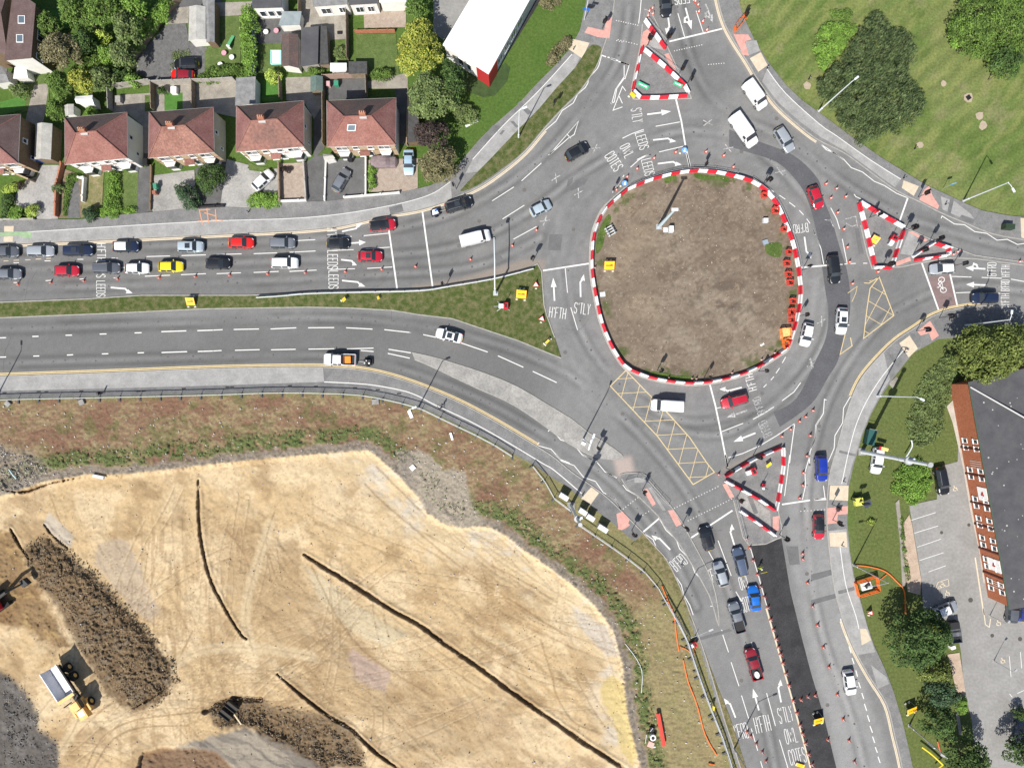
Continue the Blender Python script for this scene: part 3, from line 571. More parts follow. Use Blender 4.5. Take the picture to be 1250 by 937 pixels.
# ------------------------------------------------------------------ car park, drives, plots
cp=raised('car_park',[(1110,617),(1125,613),(1144,609),(1143,590),(1139,574),(1150,568),(1169,563),(1172,470),(1190,470),(1260,740),(1420,720),(1420,1060),(1230,1060),(1203,929),(1190,913),(1186,877),(1177,842),(1173,794),(1166,759),(1128,752),(1124,701)],PAVE,.02)
SLABP=mat('pale_path_slabs',(.36,.33,.285),.9,(.46,.425,.37),.8,fine=.1)
sheet('building_footpath',q(5,3,(845,470),(870,460),(900,700),(920,937),(1010,1250),(1110,1590),(1110,1640),(1010,1640),(985,1450),(930,1200),(890,960),(830,700),(795,605),(840,560)),SLABP,.03,cp)
PLANT=mat('planter_gravel',(.36,.27,.20),.95,(.45,.35,.27),1.2,bump=.3,fine=.2)
sheet('planting_bed',q(5,4,(575,350),(590,400),(645,730),(640,820),(565,800),(545,620),(540,400)),PLANT,.055,cp)
sheet('planting_bed',q(5,5,(800,270),(870,260),(915,560),(870,560)),PLANT,.034,cp)
for a in q(5,4,(588,382),(605,458),(622,540),(635,618),(688,685)): pass
def seg(c,r,*s,wd=.13,z=.034,m=WHITE,par=road,name='lane_line'):
    for t_ in s:
        p=q(c,r,*[(t_[i],t_[i+1]) for i in range(0,len(t_),2)]);b=MB();b.ribbon(GP(p),wd,z);b.build(name,m,par)
seg(5,4,(588,382,730,337),(605,458,745,415),(622,540,762,492),(635,618,776,572),(688,685,790,648),wd=.10,par=cp,name='bay_line')
seg(5,5,(1162,280,1172,400),(1227,255,1235,352),(1135,0,1142,80),(1208,498,1249,480),(1163,500,1180,520),(1175,545,1200,538),wd=.10,par=cp,name='bay_line')
seg(5,4,(962,600,1013,937),wd=.22,m=BUFFL,par=cp,name='edge_line');seg(5,5,(1010,0,1022,95,1045,110,1052,60),wd=.16,m=BUFFL,par=cp,name='edge_line')
for c,r,x,y in ((5,4,845,195),(5,4,770,760),(5,4,800,808),(5,5,1100,85),(5,5,1125,305)):
    seg(c,r,(x-8,y-16,x-4,y-2,x+8,y-2,x+12,y+14),(x-12,y,x-10,y+14,x+4,y+14),wd=.14,m=BUFFL,par=cp,name='bay_symbol',z=.036)
seg(5,4,(730,780,745,745,805,725),(805,730,808,765,740,785,770,745,790,770),wd=.10,m=BUFFL,par=cp,name='bay_symbol',z=.036)
# ------------------------------------------------------------------ painted lines
seg(1,2,(860,616,998,612),(1065,610,1208,606),(850,731,998,725),(1062,722,1208,716),(80,652,112,652),(262,641,297,641),(455,632,490,632),(655,625,690,625),(710,681,732,680),(80,768,117,768),(268,757,305,755),(467,748,504,746),(667,741,704,739))
seg(1,2,(22,641,50,641),(80,638,112,637),(148,635,180,634),(210,631,242,630),(272,627,300,626),wd=.10,m=BUFFL)
seg(2,2,(70,604,216,600),(287,599,425,594),(497,591,650,583),(748,580,873,575),(945,570,1085,561),(530,523,648,517),(932,494,1078,479),(800,502,862,498),(70,716,213,711),(287,709,433,703),(497,703,656,695),(735,692,880,687),(952,685,1100,677))
seg(3,2,(484,290,612,208),(656,173,773,68),(545,396,673,315),(609,514,745,440),(815,22,850,-10),(912,680,926,828),(1190,240,1249,150));seg(3,3,(945,25,985,158));seg(4,2,(38,245,105,138),(142,93,190,50,230,28,270,15))
seg(4,1,(420,80,460,220),(527,65,568,190),(290,742,432,716),(310,892,460,857),(95,812,150,785,220,760),(180,937,225,915,270,905),(205,0,200,60,190,140))
seg(4,2,(950,215,985,238),(1015,257,1050,280),(1073,298,1108,325),(1132,345,1157,372),(1175,395,1195,422),(1210,450,1225,485),(1238,518,1249,548))
seg(5,2,(38,518,58,570,75,668),(8,450,25,488),(115,330,150,395,168,455),(183,512,212,658),(825,732,940,736),(1000,738,1118,743),(1172,748,1260,764),(848,828,940,825),(1065,828,1110,832),(160,662,185,662),(195,660,215,658),(230,657,262,656),(305,655,330,655))
seg(5,2,(80,400,110,404),(112,395,132,445),(200,395,235,390),(205,420,240,440,265,430),(235,385,262,380,272,440),m=WORN,name='worn_marking')
seg(1,3,(0,203,37,202),(190,195,227,194),(385,188,423,187),(585,181,625,180),(790,174,831,173),(947,167,1093,162),(1158,161,1249,158),(0,316,37,315),(196,310,231,309),(393,304,430,302),(598,297,636,296),(808,291,845,290),(948,289,1098,284),(1160,283,1249,280),wd=.18)
seg(2,3,(50,158,105,155),(170,154,318,151),(386,151,537,144),(606,144,759,143),(829,144,984,152),(1053,155,1207,172),(50,280,99,277),(177,276,322,272),(389,273,533,270),(608,269,760,267),(832,268,990,263),(915,277,990,283),(1078,270,1209,291),(1073,294,1202,322),wd=.16)
seg(3,3,(0,172,8,173),(80,184,155,200),(300,232,458,286),(518,308,667,375),(722,399,863,465),wd=.16)
seg(4,3,(648,615,672,610),(678,752,803,703),(860,680,925,645,983,607),(1030,572,1100,520,1140,465),(1032,350,1052,315),(995,410,1016,380),(965,450,983,430),(922,493,940,475))
seg(4,3,(715,905,800,880,900,835,1000,775,1105,705),(1105,705,1085,850,1075,937),(1249,680,1228,715,1225,790,1195,870,1190,937),wd=.14,name='edge_line')
seg(4,4,(1075,0,1062,110,1045,240),(1195,0,1165,100,1168,180,1150,262),(760,320,800,420,850,560,890,700,940,880),(655,500,733,708),(600,565,628,615),(760,800,800,870));
seg(4,5,(637,0,658,60),(683,155,717,257),(732,315,778,455),(793,510,835,645),(850,703,888,833),(905,895,935,1000),(850,198,880,290),(940,495,992,688),(1015,768,1085,1000),(675,125,680,132))
seg(4,5,(938,0,1010,250,1100,570,1215,1000),wd=.26,m=BUFFL,name='edge_line')
seg(5,5,(205,150,213,195),(222,222,235,262),(240,290,252,325),(262,362,272,400),(278,432,290,467),(297,495,309,530),(312,558,326,600),(330,625,343,664),(345,688,360,728),(360,750,373,787),(376,812,389,845),(392,868,405,905),(173,60,177,85),wd=.16)
ST=dict(wd=.26,name='stop_line')
seg(2,2,(1080,462,1128,805),**ST);seg(3,2,(75,350,135,792),(782,698,1055,656),**ST);seg(4,1,(370,245,680,170),**ST);seg(4,1,(408,580,440,710,465,860,492,980),(610,0,610,1),**ST)
seg(4,2,(470,10,492,102),(1143,680,1320,665),**ST);seg(5,2,(567,272,518,410),(648,650,748,930),(815,720,858,908),**ST)
seg(4,3,(608,478,640,600,665,720,690,850,712,960),**ST);seg(4,4,(495,487,740,325),(212,455,312,370),(1030,290,1195,265),(1222,262,1290,259),(700,0,712,70),**ST)
seg(3,1,(1125,325,1160,338),(1180,346,1210,356),(1225,362,1290,382),wd=.2,name='give_way_line');seg(4,1,(0,335,20,340),(30,344,70,358),(85,366,135,382),wd=.2,name='give_way_line')
ZG=dict(wd=.13,name='zigzag_line')
seg(3,1,(1125,330,1110,385,1100,405,1050,460,1045,490,1030,515,985,555,960,605,895,650,858,712,795,765),(1260,460,1215,520,1200,600,1180,608),(820,908,990,712,965,790,930,812,820,908),(925,790,945,812),**ZG)
seg(4,1,(135,382,110,465),(105,385,105,452,55,525,32,610,24,605),(115,535,95,508,40,648,95,628),(75,565,95,608),**ZG)
seg(5,1,(60,850,90,880,130,895,190,937),**ZG);seg(5,2,(60,-40,120,0,190,45,235,95,300,120,370,175,430,200,500,245,555,268,567,272),(252,250,262,265,340,300),(762,392,768,378,840,425,900,430,960,470,1030,480,1090,520,1150,515,1210,545,1260,538),(470,385,510,408),**ZG)
seg(3,3,(812,752,828,732,885,800,960,825,1010,885,1100,932),(750,828,760,815),(755,835,830,855,885,915,940,937),**ZG)
seg(3,4,(858,0,890,35,965,62,1020,130,1090,155,1135,220,1205,255,1245,330),(1010,0,1095,38,1145,98,1215,132,1249,175),**ZG);seg(4,4,(0,100,70,140,120,205,185,240),(0,230,50,255,90,325),**ZG)
seg(4,4,(215,455,275,495,300,560,355,610,380,680,415,722,440,760,455,820,490,880,510,937),(310,370,350,440,410,495,430,550,490,610,520,690,570,740,590,790,620,835),(610,885,630,885),(612,810,652,937),**ZG)
seg(5,3,(90,568,78,562,72,645,30,715,25,790,0,850),(240,552,228,550,190,615,185,700,140,775,135,850,100,930),**ZG);seg(5,4,(18,262,82,252,72,180),**ZG)

b=MB()
for c,r,x1,y1,x2,y2,n in ((4,4,400,312,655,185,17),(4,4,480,385,735,258,17),(4,4,100,315,185,250,7),(4,4,215,352,300,300,6),(4,1,400,300,560,265,12),(4,1,600,380,690,372,7),(4,1,60,122,185,150,10),(4,1,70,235,180,262,8),(5,4,-60,330,80,320,8),(3,1,1215,240,1245,248,3)):
    for i in range(n):
        (x,y),=q(c,r,(x1+(x2-x1)*i/(n-1),y1+(y2-y1)*i/(n-1)));gx,gy=G(x,y);b.poly([(gx-.07,gy-.07,.034),(gx+.07,gy-.07,.034),(gx+.07,gy+.07,.034),(gx-.07,gy+.07,.034)])
b.build('crossing_studs',WHITE,road)

cs_=random.Random(12);b=MB();OIL=mat('oil_and_sealant',(.07,.07,.072),.7,(.11,.11,.11),4)
for k in range(46):
    x,y=cs_.uniform(0,1240),cs_.uniform(100,930);
    if float(sdist(np.array([x]),np.array([y]),ROADP)[0]) > -8 or float(sdist(np.array([x]),np.array([y]),ri)[0]) < 12: continue
    a=cs_.uniform(0,6.3);l=[(x,y)]
    for j in range(cs_.randint(4,12)): a+=cs_.uniform(-.35,.35);x+=4*cos(a);y+=4*sin(a);l.append((x,y))
    b.ribbon(GP(l),cs_.uniform(.03,.07),.0302+k*.00004)
for ln,w_ in PATHS:
    for x,y in resample(smooth_line(ln,5),13):
        if 0 < x < 1250 and 0 < y < 937 and cs_.random() < .6: gx,gy=G(x+cs_.gauss(0,1.6),y+cs_.gauss(0,1.6));b.disc(gx,gy,cs_.uniform(.06,.2),.0292+cs_.random()*.0008,7)
b.build('oil_drips',OIL,road);b=MB()
for x,y in ((640,232),(585,270),(742,190),(700,280),(690,430),(860,150),(948,145),(905,185),(1080,285),(1000,520),(985,700),(880,700),(905,830),(830,520),(620,400),(400,400),(210,402),(60,330),(560,300),(1160,365),(1010,860),(800,620),(1020,640),(930,480),(760,505)): gx,gy=G(x,y);b.disc(gx,gy,.32,.0335,14)
b.build('ironwork',mat('cast_iron_cover',(.10,.095,.09),.6,(.15,.14,.13),5),road)

for ln,x0,x1,dd,m in ((kn,-220,664,(-2.0,-3.7),BUFFL),([p for p in kne],868,1004,(-2.2,-3.8),BUFFL),([p for p in ksw],-220,656,(1.9,3.8),YEL)):
    l=[p for p in ln if x0 <= p[0] <= x1]
    for d in dd: line_on('double_yellow_line',off(l,-d),.17,.036,m)
for sel in ([p for p in kse if p[1] < 486 and p[0] < 1200],[p for p in kse if p[1] > 755]):
    for d in (2.2,3.8): line_on('double_yellow_line',off(sel,d*1.0),.17,.036,YEL if sel[0][1] < 500 else BUFFL)

def box_junction(poly,a1,a2,sp):
    b=MB();P=GP(poly);b.ribbon(P,.16,.036,closed=True);k=0
    for a in (a1,a2):
        d=Vector((cos(a),sin(a)));n=Vector((-d.y,d.x));pr=[n.dot(Vector(p)) for p in P];t0=min(pr)+sp*.5;k+=1
        while t0 < max(pr):
            hits=[]
            for i in range(len(P)):
                p1,p2=Vector(P[i]),Vector(P[(i+1) % len(P)]);s1,s2=n.dot(p1)-t0,n.dot(p2)-t0
                if s1*s2 < 0: hits.append(d.dot(p1+(p2-p1)*(s1/(s1-s2))))
            hits.sort()
            for h0,h1 in zip(hits[::2],hits[1::2]):
                b.ribbon([tuple(n*t0+d*(h0+.1)),tuple(n*t0+d*(h1-.1))],.10,.036+.003*k)
            t0+=sp
    b.build('box_junction',YEL,road)
box_junction([(764,452),(745,471),(802.4,532),(846,591),(872,576),(863,565),(842,534),(816,505),(789,478)],R(3),R(75),2.4)
box_junction([(1073,338),(1091,385),(1054,413),(1058,378),(1062,352)],R(62),R(-30),2.3)
b=MB();b.ribbon(GP([(1031.6,407.5),(1025.4,432.4),(1040,422),(1038,412)]),.16,.036);b.ribbon(GP(q(5,2,(215,830),(270,790),(262,830),(240,880))),.1,.036);b.build('worn_yellow_hatching',YEL,road)
b=MB();b.ribbon(GP(q(5,2,(310,770),(340,772),(398,735),(342,760))),.14,.036);b.build('worn_yellow_hatching',YEL,road)

for c,r,x,y,a in ((3,1,1088,870,35),(3,2,858,155,65),(3,2,990,243,60),(3,2,793,406,40),(4,1,595,720,5),(4,1,715,870,-20),(4,2,1020,118,-20),(4,3,1200,355,70),(5,3,62,105,60),(5,3,5,350,75)):
    (px,py),=q(c,r,(x,y));gx,gy=G(px,py);b=MB()
    for k,s_ in enumerate((-1,1)):
        an=R(a)+s_*R(32);b.ribbon([(gx-cos(an)*.85,gy-sin(an)*.85),(gx+cos(an)*.85,gy+sin(an)*.85)],.15,.034+.002*k)
    b.build('cross_marking',WORN,road)

def arrow(c,r,x0,y0,x1,y1,kind='ahead',m=WHITE,wd=.26):
    (ax,ay),(bx,by)=GP(q(c,r,(x0,y0),(x1,y1)));d=Vector((bx-ax,by-ay));L=d.length;d.normalize();n=Vector((d.y,-d.x));P=lambda u,v: (ax+d.x*u+n.x*v,ay+d.y*u+n.y*v);b=MB()
    def tri(pts,z): b.poly([(*p,z) for p in (pts if area(pts) > 0 else pts[::-1])])
    if kind in ('ahead','both'):
        b.ribbon([P(0,0),P(L*.62,0)],wd,.036);tri([P(L*.6,.48),P(L,0),P(L*.6,-.48)],.038)
        if kind == 'both': b.ribbon([P(L*.38,.12),P(L*.5,.75)],wd,.040);tri([P(L*.36,.62),P(L*.62,.95),P(L*.66,.45)],.042)
    else:
        s_=1 if kind == 'right' else -1
        b.ribbon([P(0,0),P(L*.66,0),P(L*.78,s_*.42)],wd,.036);tri([P(L*.70,s_*.75),P(L,s_*.62),P(L*.78,s_*.05)],.038)
    b.build('arrow_marking',m,road)
for a in ((1,2,650,797,780,808,'right'),(2,2,805,469,930,442,'left'),(2,2,845,538,945,532,'ahead'),(2,2,800,634,895,645,'right'),(2,2,805,756,945,770,'right'),(3,2,850,875,842,740,'ahead'),(3,2,1003,853,1000,720,'right'),(4,1,240,672,380,654,'ahead'),(4,1,275,822,408,808,'right'),(4,2,302,72,440,55,'right'),
          (4,1,360,78,375,200,'right'),(4,1,465,48,500,175,'both'),(4,2,1162,500,1180,632,'left'),(5,2,1022,688,905,682,'both'),(5,2,1025,783,908,779,'ahead'),(4,3,795,493,668,525,'right'),(4,3,875,760,745,812,'ahead'),(4,4,375,555,280,455,'left'),(4,4,752,530,715,410,'right'),(4,5,758,640,710,518,'left'),(4,5,895,597,860,470,'ahead'),(4,5,1025,550,1000,420,'right')): arrow(*a)
for a in ((4,1,582,25,625,135,'both'),(4,3,825,628,705,670,'ahead')): arrow(*a,m=WORN)
GL={'A': [[(0,0),(.5,1),(1,0)],[(.2,.4),(.8,.4)]],'B': [[(0,0),(0,1),(.75,1),(1,.85),(1,.65),(.8,.52),(0,.52)],[(.8,.52),(1,.38),(1,.15),(.75,0),(0,0)]],'C': [[(1,.8),(.8,1),(.2,1),(0,.85),(0,.15),(.2,0),(.8,0),(1,.2)]],
      'D': [[(0,0),(0,1),(.7,1),(1,.82),(1,.18),(.7,0),(0,0)]],'E': [[(1,1),(0,1),(0,0),(1,0)],[(0,.52),(.8,.52)]],'F': [[(1,1),(0,1),(0,0)],[(0,.52),(.8,.52)]],'H': [[(0,0),(0,1)],[(1,0),(1,1)],[(0,.5),(1,.5)]],
      'L': [[(0,1),(0,0),(1,0)]],'O': [[(.25,0),(0,.18),(0,.82),(.25,1),(.75,1),(1,.82),(1,.18),(.75,0),(.25,0)]],'R': [[(0,0),(0,1),(.75,1),(1,.85),(1,.62),(.75,.5),(0,.5)],[(.5,.5),(1,0)]],
      'S': [[(1,.82),(.75,1),(.25,1),(0,.84),(0,.66),(.25,.54),(.75,.46),(1,.34),(1,.16),(.75,0),(.25,0),(0,.18)]],'T': [[(.5,0),(.5,1)],[(0,1),(1,1)]],'W': [[(0,1),(.25,0),(.5,.8),(.75,0),(1,1)]],'Y': [[(0,1),(.5,.5),(1,1)],[(.5,.5),(.5,0)]],"'": [[(.5,1),(.5,.82)]],'I': [[(.5,0),(.5,1)]],'N': [[(0,0),(0,1),(1,0),(1,1)]]}
def lettering(text,px,py,hd,h,wd,m=WHITE,par=road,z=.036,name='road_lettering',sw=None,flip=False,at=None):
    """hd: image direction of the letters' up; h, wd in photograph pixels"""
    l=hypot(*hd);ux,uy=hd[0]/l,hd[1]/l;rx,ry=-uy,ux;widths=[.35 if c == "'" else 2.1 if c == 'W' else 1 for c in text];tot=sum(widths)+.42*(len(text)-1);k=wd/tot;x=-wd/2;b=MB();i=0
    for c,w_ in zip(text,widths):
        for st_ in GL[c]:
            pts=[G(px+rx*(x+u_*w_*k)+ux*(v_-.5)*h,py+ry*(x+u_*w_*k)+uy*(v_-.5)*h) for u_,v_ in st_];b.ribbon(pts,sw or max(.09,k*S*.24),z+.0007*(i % 6));i+=1
        x+=(w_+.42)*k
    return b.build(name,m,par)
def word(c,r,x,y,text,hd,h,wd,m=WHITE):
    (px,py),=q(c,r,(x,y));lettering(text,px,py,hd,h/4.804,wd/4.804,m)
E=(1,0)
for a in ((1,2,595,590,"H'FTH",E,50,100),(1,2,592,690,"LEEDS",E,52,95),(1,2,592,805,"LEEDS",E,50,92),(2,2,747,500,"H'FTH",(1,-.03),56,100),(2,2,750,635,"LEEDS",E,58,108),(2,2,755,752,"LEEDS",E,55,102),
          (3,3,868,57,"H'FTH",(.12,-1),62,95),(3,3,1012,32,"S'TLY",(.12,-1),62,92),(4,1,180,677,"S'TLY",(1,-.15),60,80),(4,1,210,825,"LEEDS",(1,-.3),55,100),(4,1,122,885,"OWL",(1,-.5),60,76),(4,2,45,58,"COTES",(1,-.65),62,108),(4,2,245,92,"LEEDS",(1,-.25),58,95),
          (4,2,1140,450,"B'FRD",(.12,1),50,85),(4,3,848,465,"H'FTH",(-1,.28),48,95),(4,3,895,600,"B'FRD",(-1,.35),44,100),(4,3,932,735,"B'FRD",(-1,.45),52,92),(5,2,1060,690,"B'FRD",(-1,0),50,78),(5,2,1140,700,"H'FTH",(-1,0),48,66),(5,2,1138,785,"B'FRD",(-1,0),48,62),(5,2,1138,872,"H'FTH",(-1,0),48,76),
          (4,4,425,630,"B'FRD",(-.62,-.78),70,85),(4,4,628,705,"H'FTH",(-.25,-.97),80,85),(4,4,810,748,"OWL",(-.25,-.97),75,58),(4,4,828,873,"COTES",(-.25,-.97),85,80),
          (4,5,785,722,"B'FRD",(-.22,-.97),90,92),(4,5,915,678,"H'FTH",(-.22,-.97),95,88),(4,5,1050,622,"S'TLY",(-.22,-.97),90,82),(4,5,1083,745,"OWL",(-.22,-.97),88,68),(4,5,1120,865,"COTES",(-.22,-.97),88,95),(4,1,455,0,"LEEDS",(.15,1),45,110)): word(*a,m=WHITE if a[0:2] != (4,3) or a[3] < 500 else WORN)

(bx,by),=GP(q(5,2,(770,785)));b=MB()
for dx,dy in ((-.15,.95),(.15,-.75)):
    b.ribbon([(bx+dx+.5*cos(k*pi/6),by+dy+.42*sin(k*pi/6)) for k in range(12)],.12,.040,closed=True)
b.ribbon([(bx-.15,by+.9),(bx-.7,by+.3),(bx+.15,by-.7)],.12,.041);b.ribbon([(bx-.9,by-.3),(bx-.65,by-.35),(bx-.1,by+.5),(bx+.1,by-.6)],.11,.042);b.build('cycle_symbol',WHITE,road)

b=MB();OR_=mat('spray_paint_orange',(.62,.26,.12),.8,(.5,.3,.2),3)
for i,l in enumerate(((1170,340,1190,430),(1160,410,1220,405),(1215,335,1225,420),(1170,345,1235,340),(1240,400,1310,405),(1200,360,1270,380),(1265,340,1270,415))):
    b.ribbon(GP(q(1,2,(l[0],l[1]),(l[2],l[3]))),.16,.134+.0006*i)
b.build('survey_paint',OR_,fw)
# ------------------------------------------------------------------ buildings
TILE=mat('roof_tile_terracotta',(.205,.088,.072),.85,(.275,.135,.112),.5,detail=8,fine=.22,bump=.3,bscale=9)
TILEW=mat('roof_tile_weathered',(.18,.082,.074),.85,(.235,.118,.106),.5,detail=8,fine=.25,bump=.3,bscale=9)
TILEG=mat('roof_tile_shaded_mossy',(.085,.07,.066),.9,(.135,.085,.075),.6,detail=8,fine=.25,bump=.3,bscale=9)  # darker grey-brown: shade of the back slopes put into the colour, plus moss
BROWNT=mat('roof_tile_brown',(.105,.07,.065),.85,(.135,.095,.09),.8,fine=.2,bump=.3,bscale=9)
SLATE=mat('roof_slate_grey',(.066,.066,.072),.85,(.09,.09,.095),.5,fine=.06)
FELT=mat('roof_felt_grey',(.17,.17,.17),.9,(.25,.25,.25),1.2,fine=.2)
CORR=mat('corrugated_cement',(.33,.325,.30),.9,(.44,.43,.40),1.0,fine=.15)
WHITEM=mat('white_metal_sheet',(.72,.73,.74),.4,(.80,.80,.80),.4)
REND=mat('white_render',(.68,.66,.62),.85,(.74,.73,.70),1.2)
RENDG=mat('grey_render',(.72,.72,.70),.9,(.78,.78,.76),.9)
BRICK=mat('red_brick',(.33,.12,.07),.9,(.42,.18,.11),3,fine=.2)
BRICKB=mat('tan_brick',(.37,.275,.17),.9,(.47,.37,.25),3,fine=.2)
BRICKD=mat('brown_brick',(.15,.10,.06),.9,(.20,.14,.09),3,fine=.2)
ORBR=mat('orange_brick',(.30,.095,.045),.9,(.38,.14,.075),3,fine=.15)
WOOD=mat('fence_timber',(.20,.15,.105),.9,(.28,.225,.17),2,fine=.2)
WOODG=mat('weathered_timber',(.30,.28,.25),.9,(.40,.38,.35),2,fine=.2)
WFRAME=mat('white_upvc',(.78,.78,.77),.4)
GLASS=mat('dark_glass',(.035,.042,.05),.08,spec=.6)
GLASSB=mat('bluish_glass',(.10,.14,.17),.08,spec=.6)
STEEL=mat('galvanised_steel',(.42,.43,.44),.45,(.50,.51,.52),3,metal=.3)
STEELB=mat('lamp_white_paint',(.62,.66,.68),.5)
BLACK=mat('black_plastic',(.018,.018,.02),.5)
LEADW=mat('lead_flashing',(.48,.47,.46),.7)
def U(p,z): return G(p[0],p[1],z)
def windows_on(parent,p0,p1,spec,out,frame=None):
    """spec: (t0,t1,z0,z1) along the wall p0->p1; out: outward normal"""
    d=Vector((p1[0]-p0[0],p1[1]-p0[1]));L=d.length;d.normalize();nrm=Vector(out)
    for t0,t1,z0,z1 in spec:
        a=t0*L;c_=t1*L;m=Vector(p0)+d*(a+c_)/2
        wf=MB();hw=(c_-a)/2;hh=(z1-z0)/2;cz=(z0+z1)/2;f=.07
        o=m+nrm*.05
        for s_ in (-1,1):
            wf.obox((o.x+d.x*s_*(hw-f/2),o.y+d.y*s_*(hw-f/2),cz),((d.x*f/2,d.y*f/2,0),(nrm.x*.05,nrm.y*.05,0),(0,0,hh)))
            wf.obox((o.x,o.y,cz+s_*(hh-f/2)),((d.x*(hw-f),d.y*(hw-f),0),(nrm.x*.05,nrm.y*.05,0),(0,0,f/2)))
        if hw > .5: wf.obox((o.x,o.y,cz),((d.x*f/2,d.y*f/2,0),(nrm.x*.04,nrm.y*.04,0),(0,0,hh-f)))
        w_=wf.build('window',frame or WFRAME,parent)
        gp=MB();o2=m+nrm*.03;gp.obox((o2.x,o2.y,cz),((d.x*(hw-f*.9),d.y*(hw-f*.9),0),(nrm.x*.02,nrm.y*.02,0),(0,0,hh-f*.9)));gp.build('pane',GLASS,w_)
        sb=MB();o3=m+nrm*.09;sb.obox((o3.x,o3.y,z0-.05),((d.x*(hw+.08),d.y*(hw+.08),0),(nrm.x*.09,nrm.y*.09,0),(0,0,.04)));sb.build('sill',frame or WFRAME,w_)
def wall_quad(parent,name,p0,p1,z0,z1,m,th=.22,inward=None):
    b=MB();d=Vector((p1[0]-p0[0],p1[1]-p0[1]));L=d.length;d.normalize();n=Vector((d.y,-d.x))
    if inward: n=Vector(inward)
    c=(Vector(p0)+Vector(p1))/2+n*(-0)
    b.obox((c.x+n.x*th/2,c.y+n.y*th/2,(z0+z1)/2),((d.x*L/2,d.y*L/2,0),(n.x*th/2,n.y*th/2,0),(0,0,(z1-z0)/2)));return b.build(name,m,parent)
def hip_house(corners,label,cat='house',he=5.2,rise=2.6,wallm=(RENDG,RENDG,RENDG,RENDG),roofm=(TILE,TILEW,TILEG,TILEW),frontw=True,chim=(.42,.55),group=None,skylight=None,split=None,sidewin=True):
    """corners: NW, NE, SE, SW of the eaves as photographed"""
    E_=[Vector(U(p,he)) for p in corners];cx=sum(v.x for v in E_)/4;cy=sum(v.y for v in E_)/4
    root=empty('semi_detached_house',cx,cy,0,0,label,cat,group);rel=lambda p: (p[0]-cx,p[1]-cy)
    NW,NE,SE,SW=[Vector(rel(p)) for p in E_]
    wl=(SW-NW).length;hd=(NW-NE).length;W_=(NE-NW).normalized();mid1=(NW+SW)/2;mid2=(NE+SE)/2;inset=wl*.46
    R1=mid1+W_*inset;R2=mid2-W_*inset;zr=he+rise
    rz_=lambda p,z: (p.x,p.y,z)
    roof=None
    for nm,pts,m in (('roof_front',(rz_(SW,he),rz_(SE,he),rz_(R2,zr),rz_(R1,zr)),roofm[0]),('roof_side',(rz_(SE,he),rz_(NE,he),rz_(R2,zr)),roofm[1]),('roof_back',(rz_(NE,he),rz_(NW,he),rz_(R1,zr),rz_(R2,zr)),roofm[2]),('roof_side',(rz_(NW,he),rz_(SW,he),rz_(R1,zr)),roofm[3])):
        b=MB();b.poly(pts);b.poly([(p[0],p[1],p[2]-.12) for p in pts][::-1])
        for i in range(len(pts)):
            p,n_=pts[i],pts[(i+1) % len(pts)];b.poly([(p[0],p[1],p[2]-.12),(n_[0],n_[1],n_[2]-.12),n_,p])
        o=b.build(nm,m,root);roof=roof or o
    b=MB()
    for a,c in ((SW,R1),(NW,R1),(SE,R2),(NE,R2)): b.tube([(a.x,a.y,he+.03),(c.x,c.y,zr+.03)],.09,6)
    b.tube([(R1.x,R1.y,zr+.03),(R2.x,R2.y,zr+.03)],.1,6);b.build('ridge_tiles',roofm[0],roof)
    ins=.28;C_=[NW+(SE-NW).normalized()*ins*1.4,NE+(SW-NE).normalized()*ins*1.4,SE+(NW-SE).normalized()*ins*1.4,SW+(NE-SW).normalized()*ins*1.4]
    names=('back_wall','side_wall','front_wall','side_wall')
    for i in range(4):
        p0,p1=C_[i],C_[(i+1) % 4];d=(p1-p0).normalized();inw=Vector((d.y,-d.x));outv=-inw
        if i == 2 and split:
            m_=p0+(p1-p0)*split[0];wall_quad(root,'front_wall',p0,m_,-.1,he-.1,split[1],inward=inw);wo=wall_quad(root,'front_wall',m_,p1,-.1,he-.1,split[2],inward=inw)
        else: wo=wall_quad(root,names[i],p0,p1,-.1,he-.1,wallm[i],inward=inw)
        if i == 2:
            windows_on(wo,tuple(p0),tuple(p1),[(.08,.26,3.1,4.5),(.34,.43,3.3,4.5),(.57,.66,3.3,4.5),(.74,.92,3.1,4.5),(.38,.47,.1,2.1),(.53,.62,.1,2.1)],tuple(outv),frame=WFRAME)
            for t0 in (.07,.73):
                bw=MB();a_=p0+(p1-p0)*t0;e_=p0+(p1-p0)*(t0+.2);o_=outv*.7;qd=(e_-a_)*.18
                base=[tuple(a_),tuple(a_+qd+o_),tuple(e_-qd+o_),tuple(e_)]
                bw.prism(base,-.1,.85,0);bw.prism([tuple(Vector(p)) for p in base],.85,2.25,1);bw.prism([tuple(Vector(p)+outv*.1) for p in base],2.25,2.45,0)
                bw.build('bay_window',[WFRAME if wallm[2] is not BRICKB else REND,GLASS],wo)
            bp_=MB();mid=(p0+p1)/2;bp_.obox((mid.x+outv.x*.45,mid.y+outv.y*.45,2.5),((d.x*.8,d.y*.8,0),(outv.x*.4,outv.y*.4,0),(0,0,.07)));bp_.build('porch_canopy',TILE,wo)
            bs=MB();bs.obox((mid.x+outv.x*.01,mid.y+outv.y*.01,2.75),((d.x*(p1-p0).length/2,d.y*(p1-p0).length/2,0),(outv.x*.03,outv.y*.03,0),(0,0,.12)));bs.build('tile_band',TILE,wo)
        elif i == 1 and sidewin: windows_on(wo,tuple(p0),tuple(p1),[(.42,.52,3.2,4.1),(.72,.8,1.3,2.1)],tuple(outv))
        elif i == 0: windows_on(wo,tuple(p0),tuple(p1),[(.1,.26,3.1,4.3),(.74,.9,3.1,4.3),(.3,.4,.2,2.1)],tuple(outv))
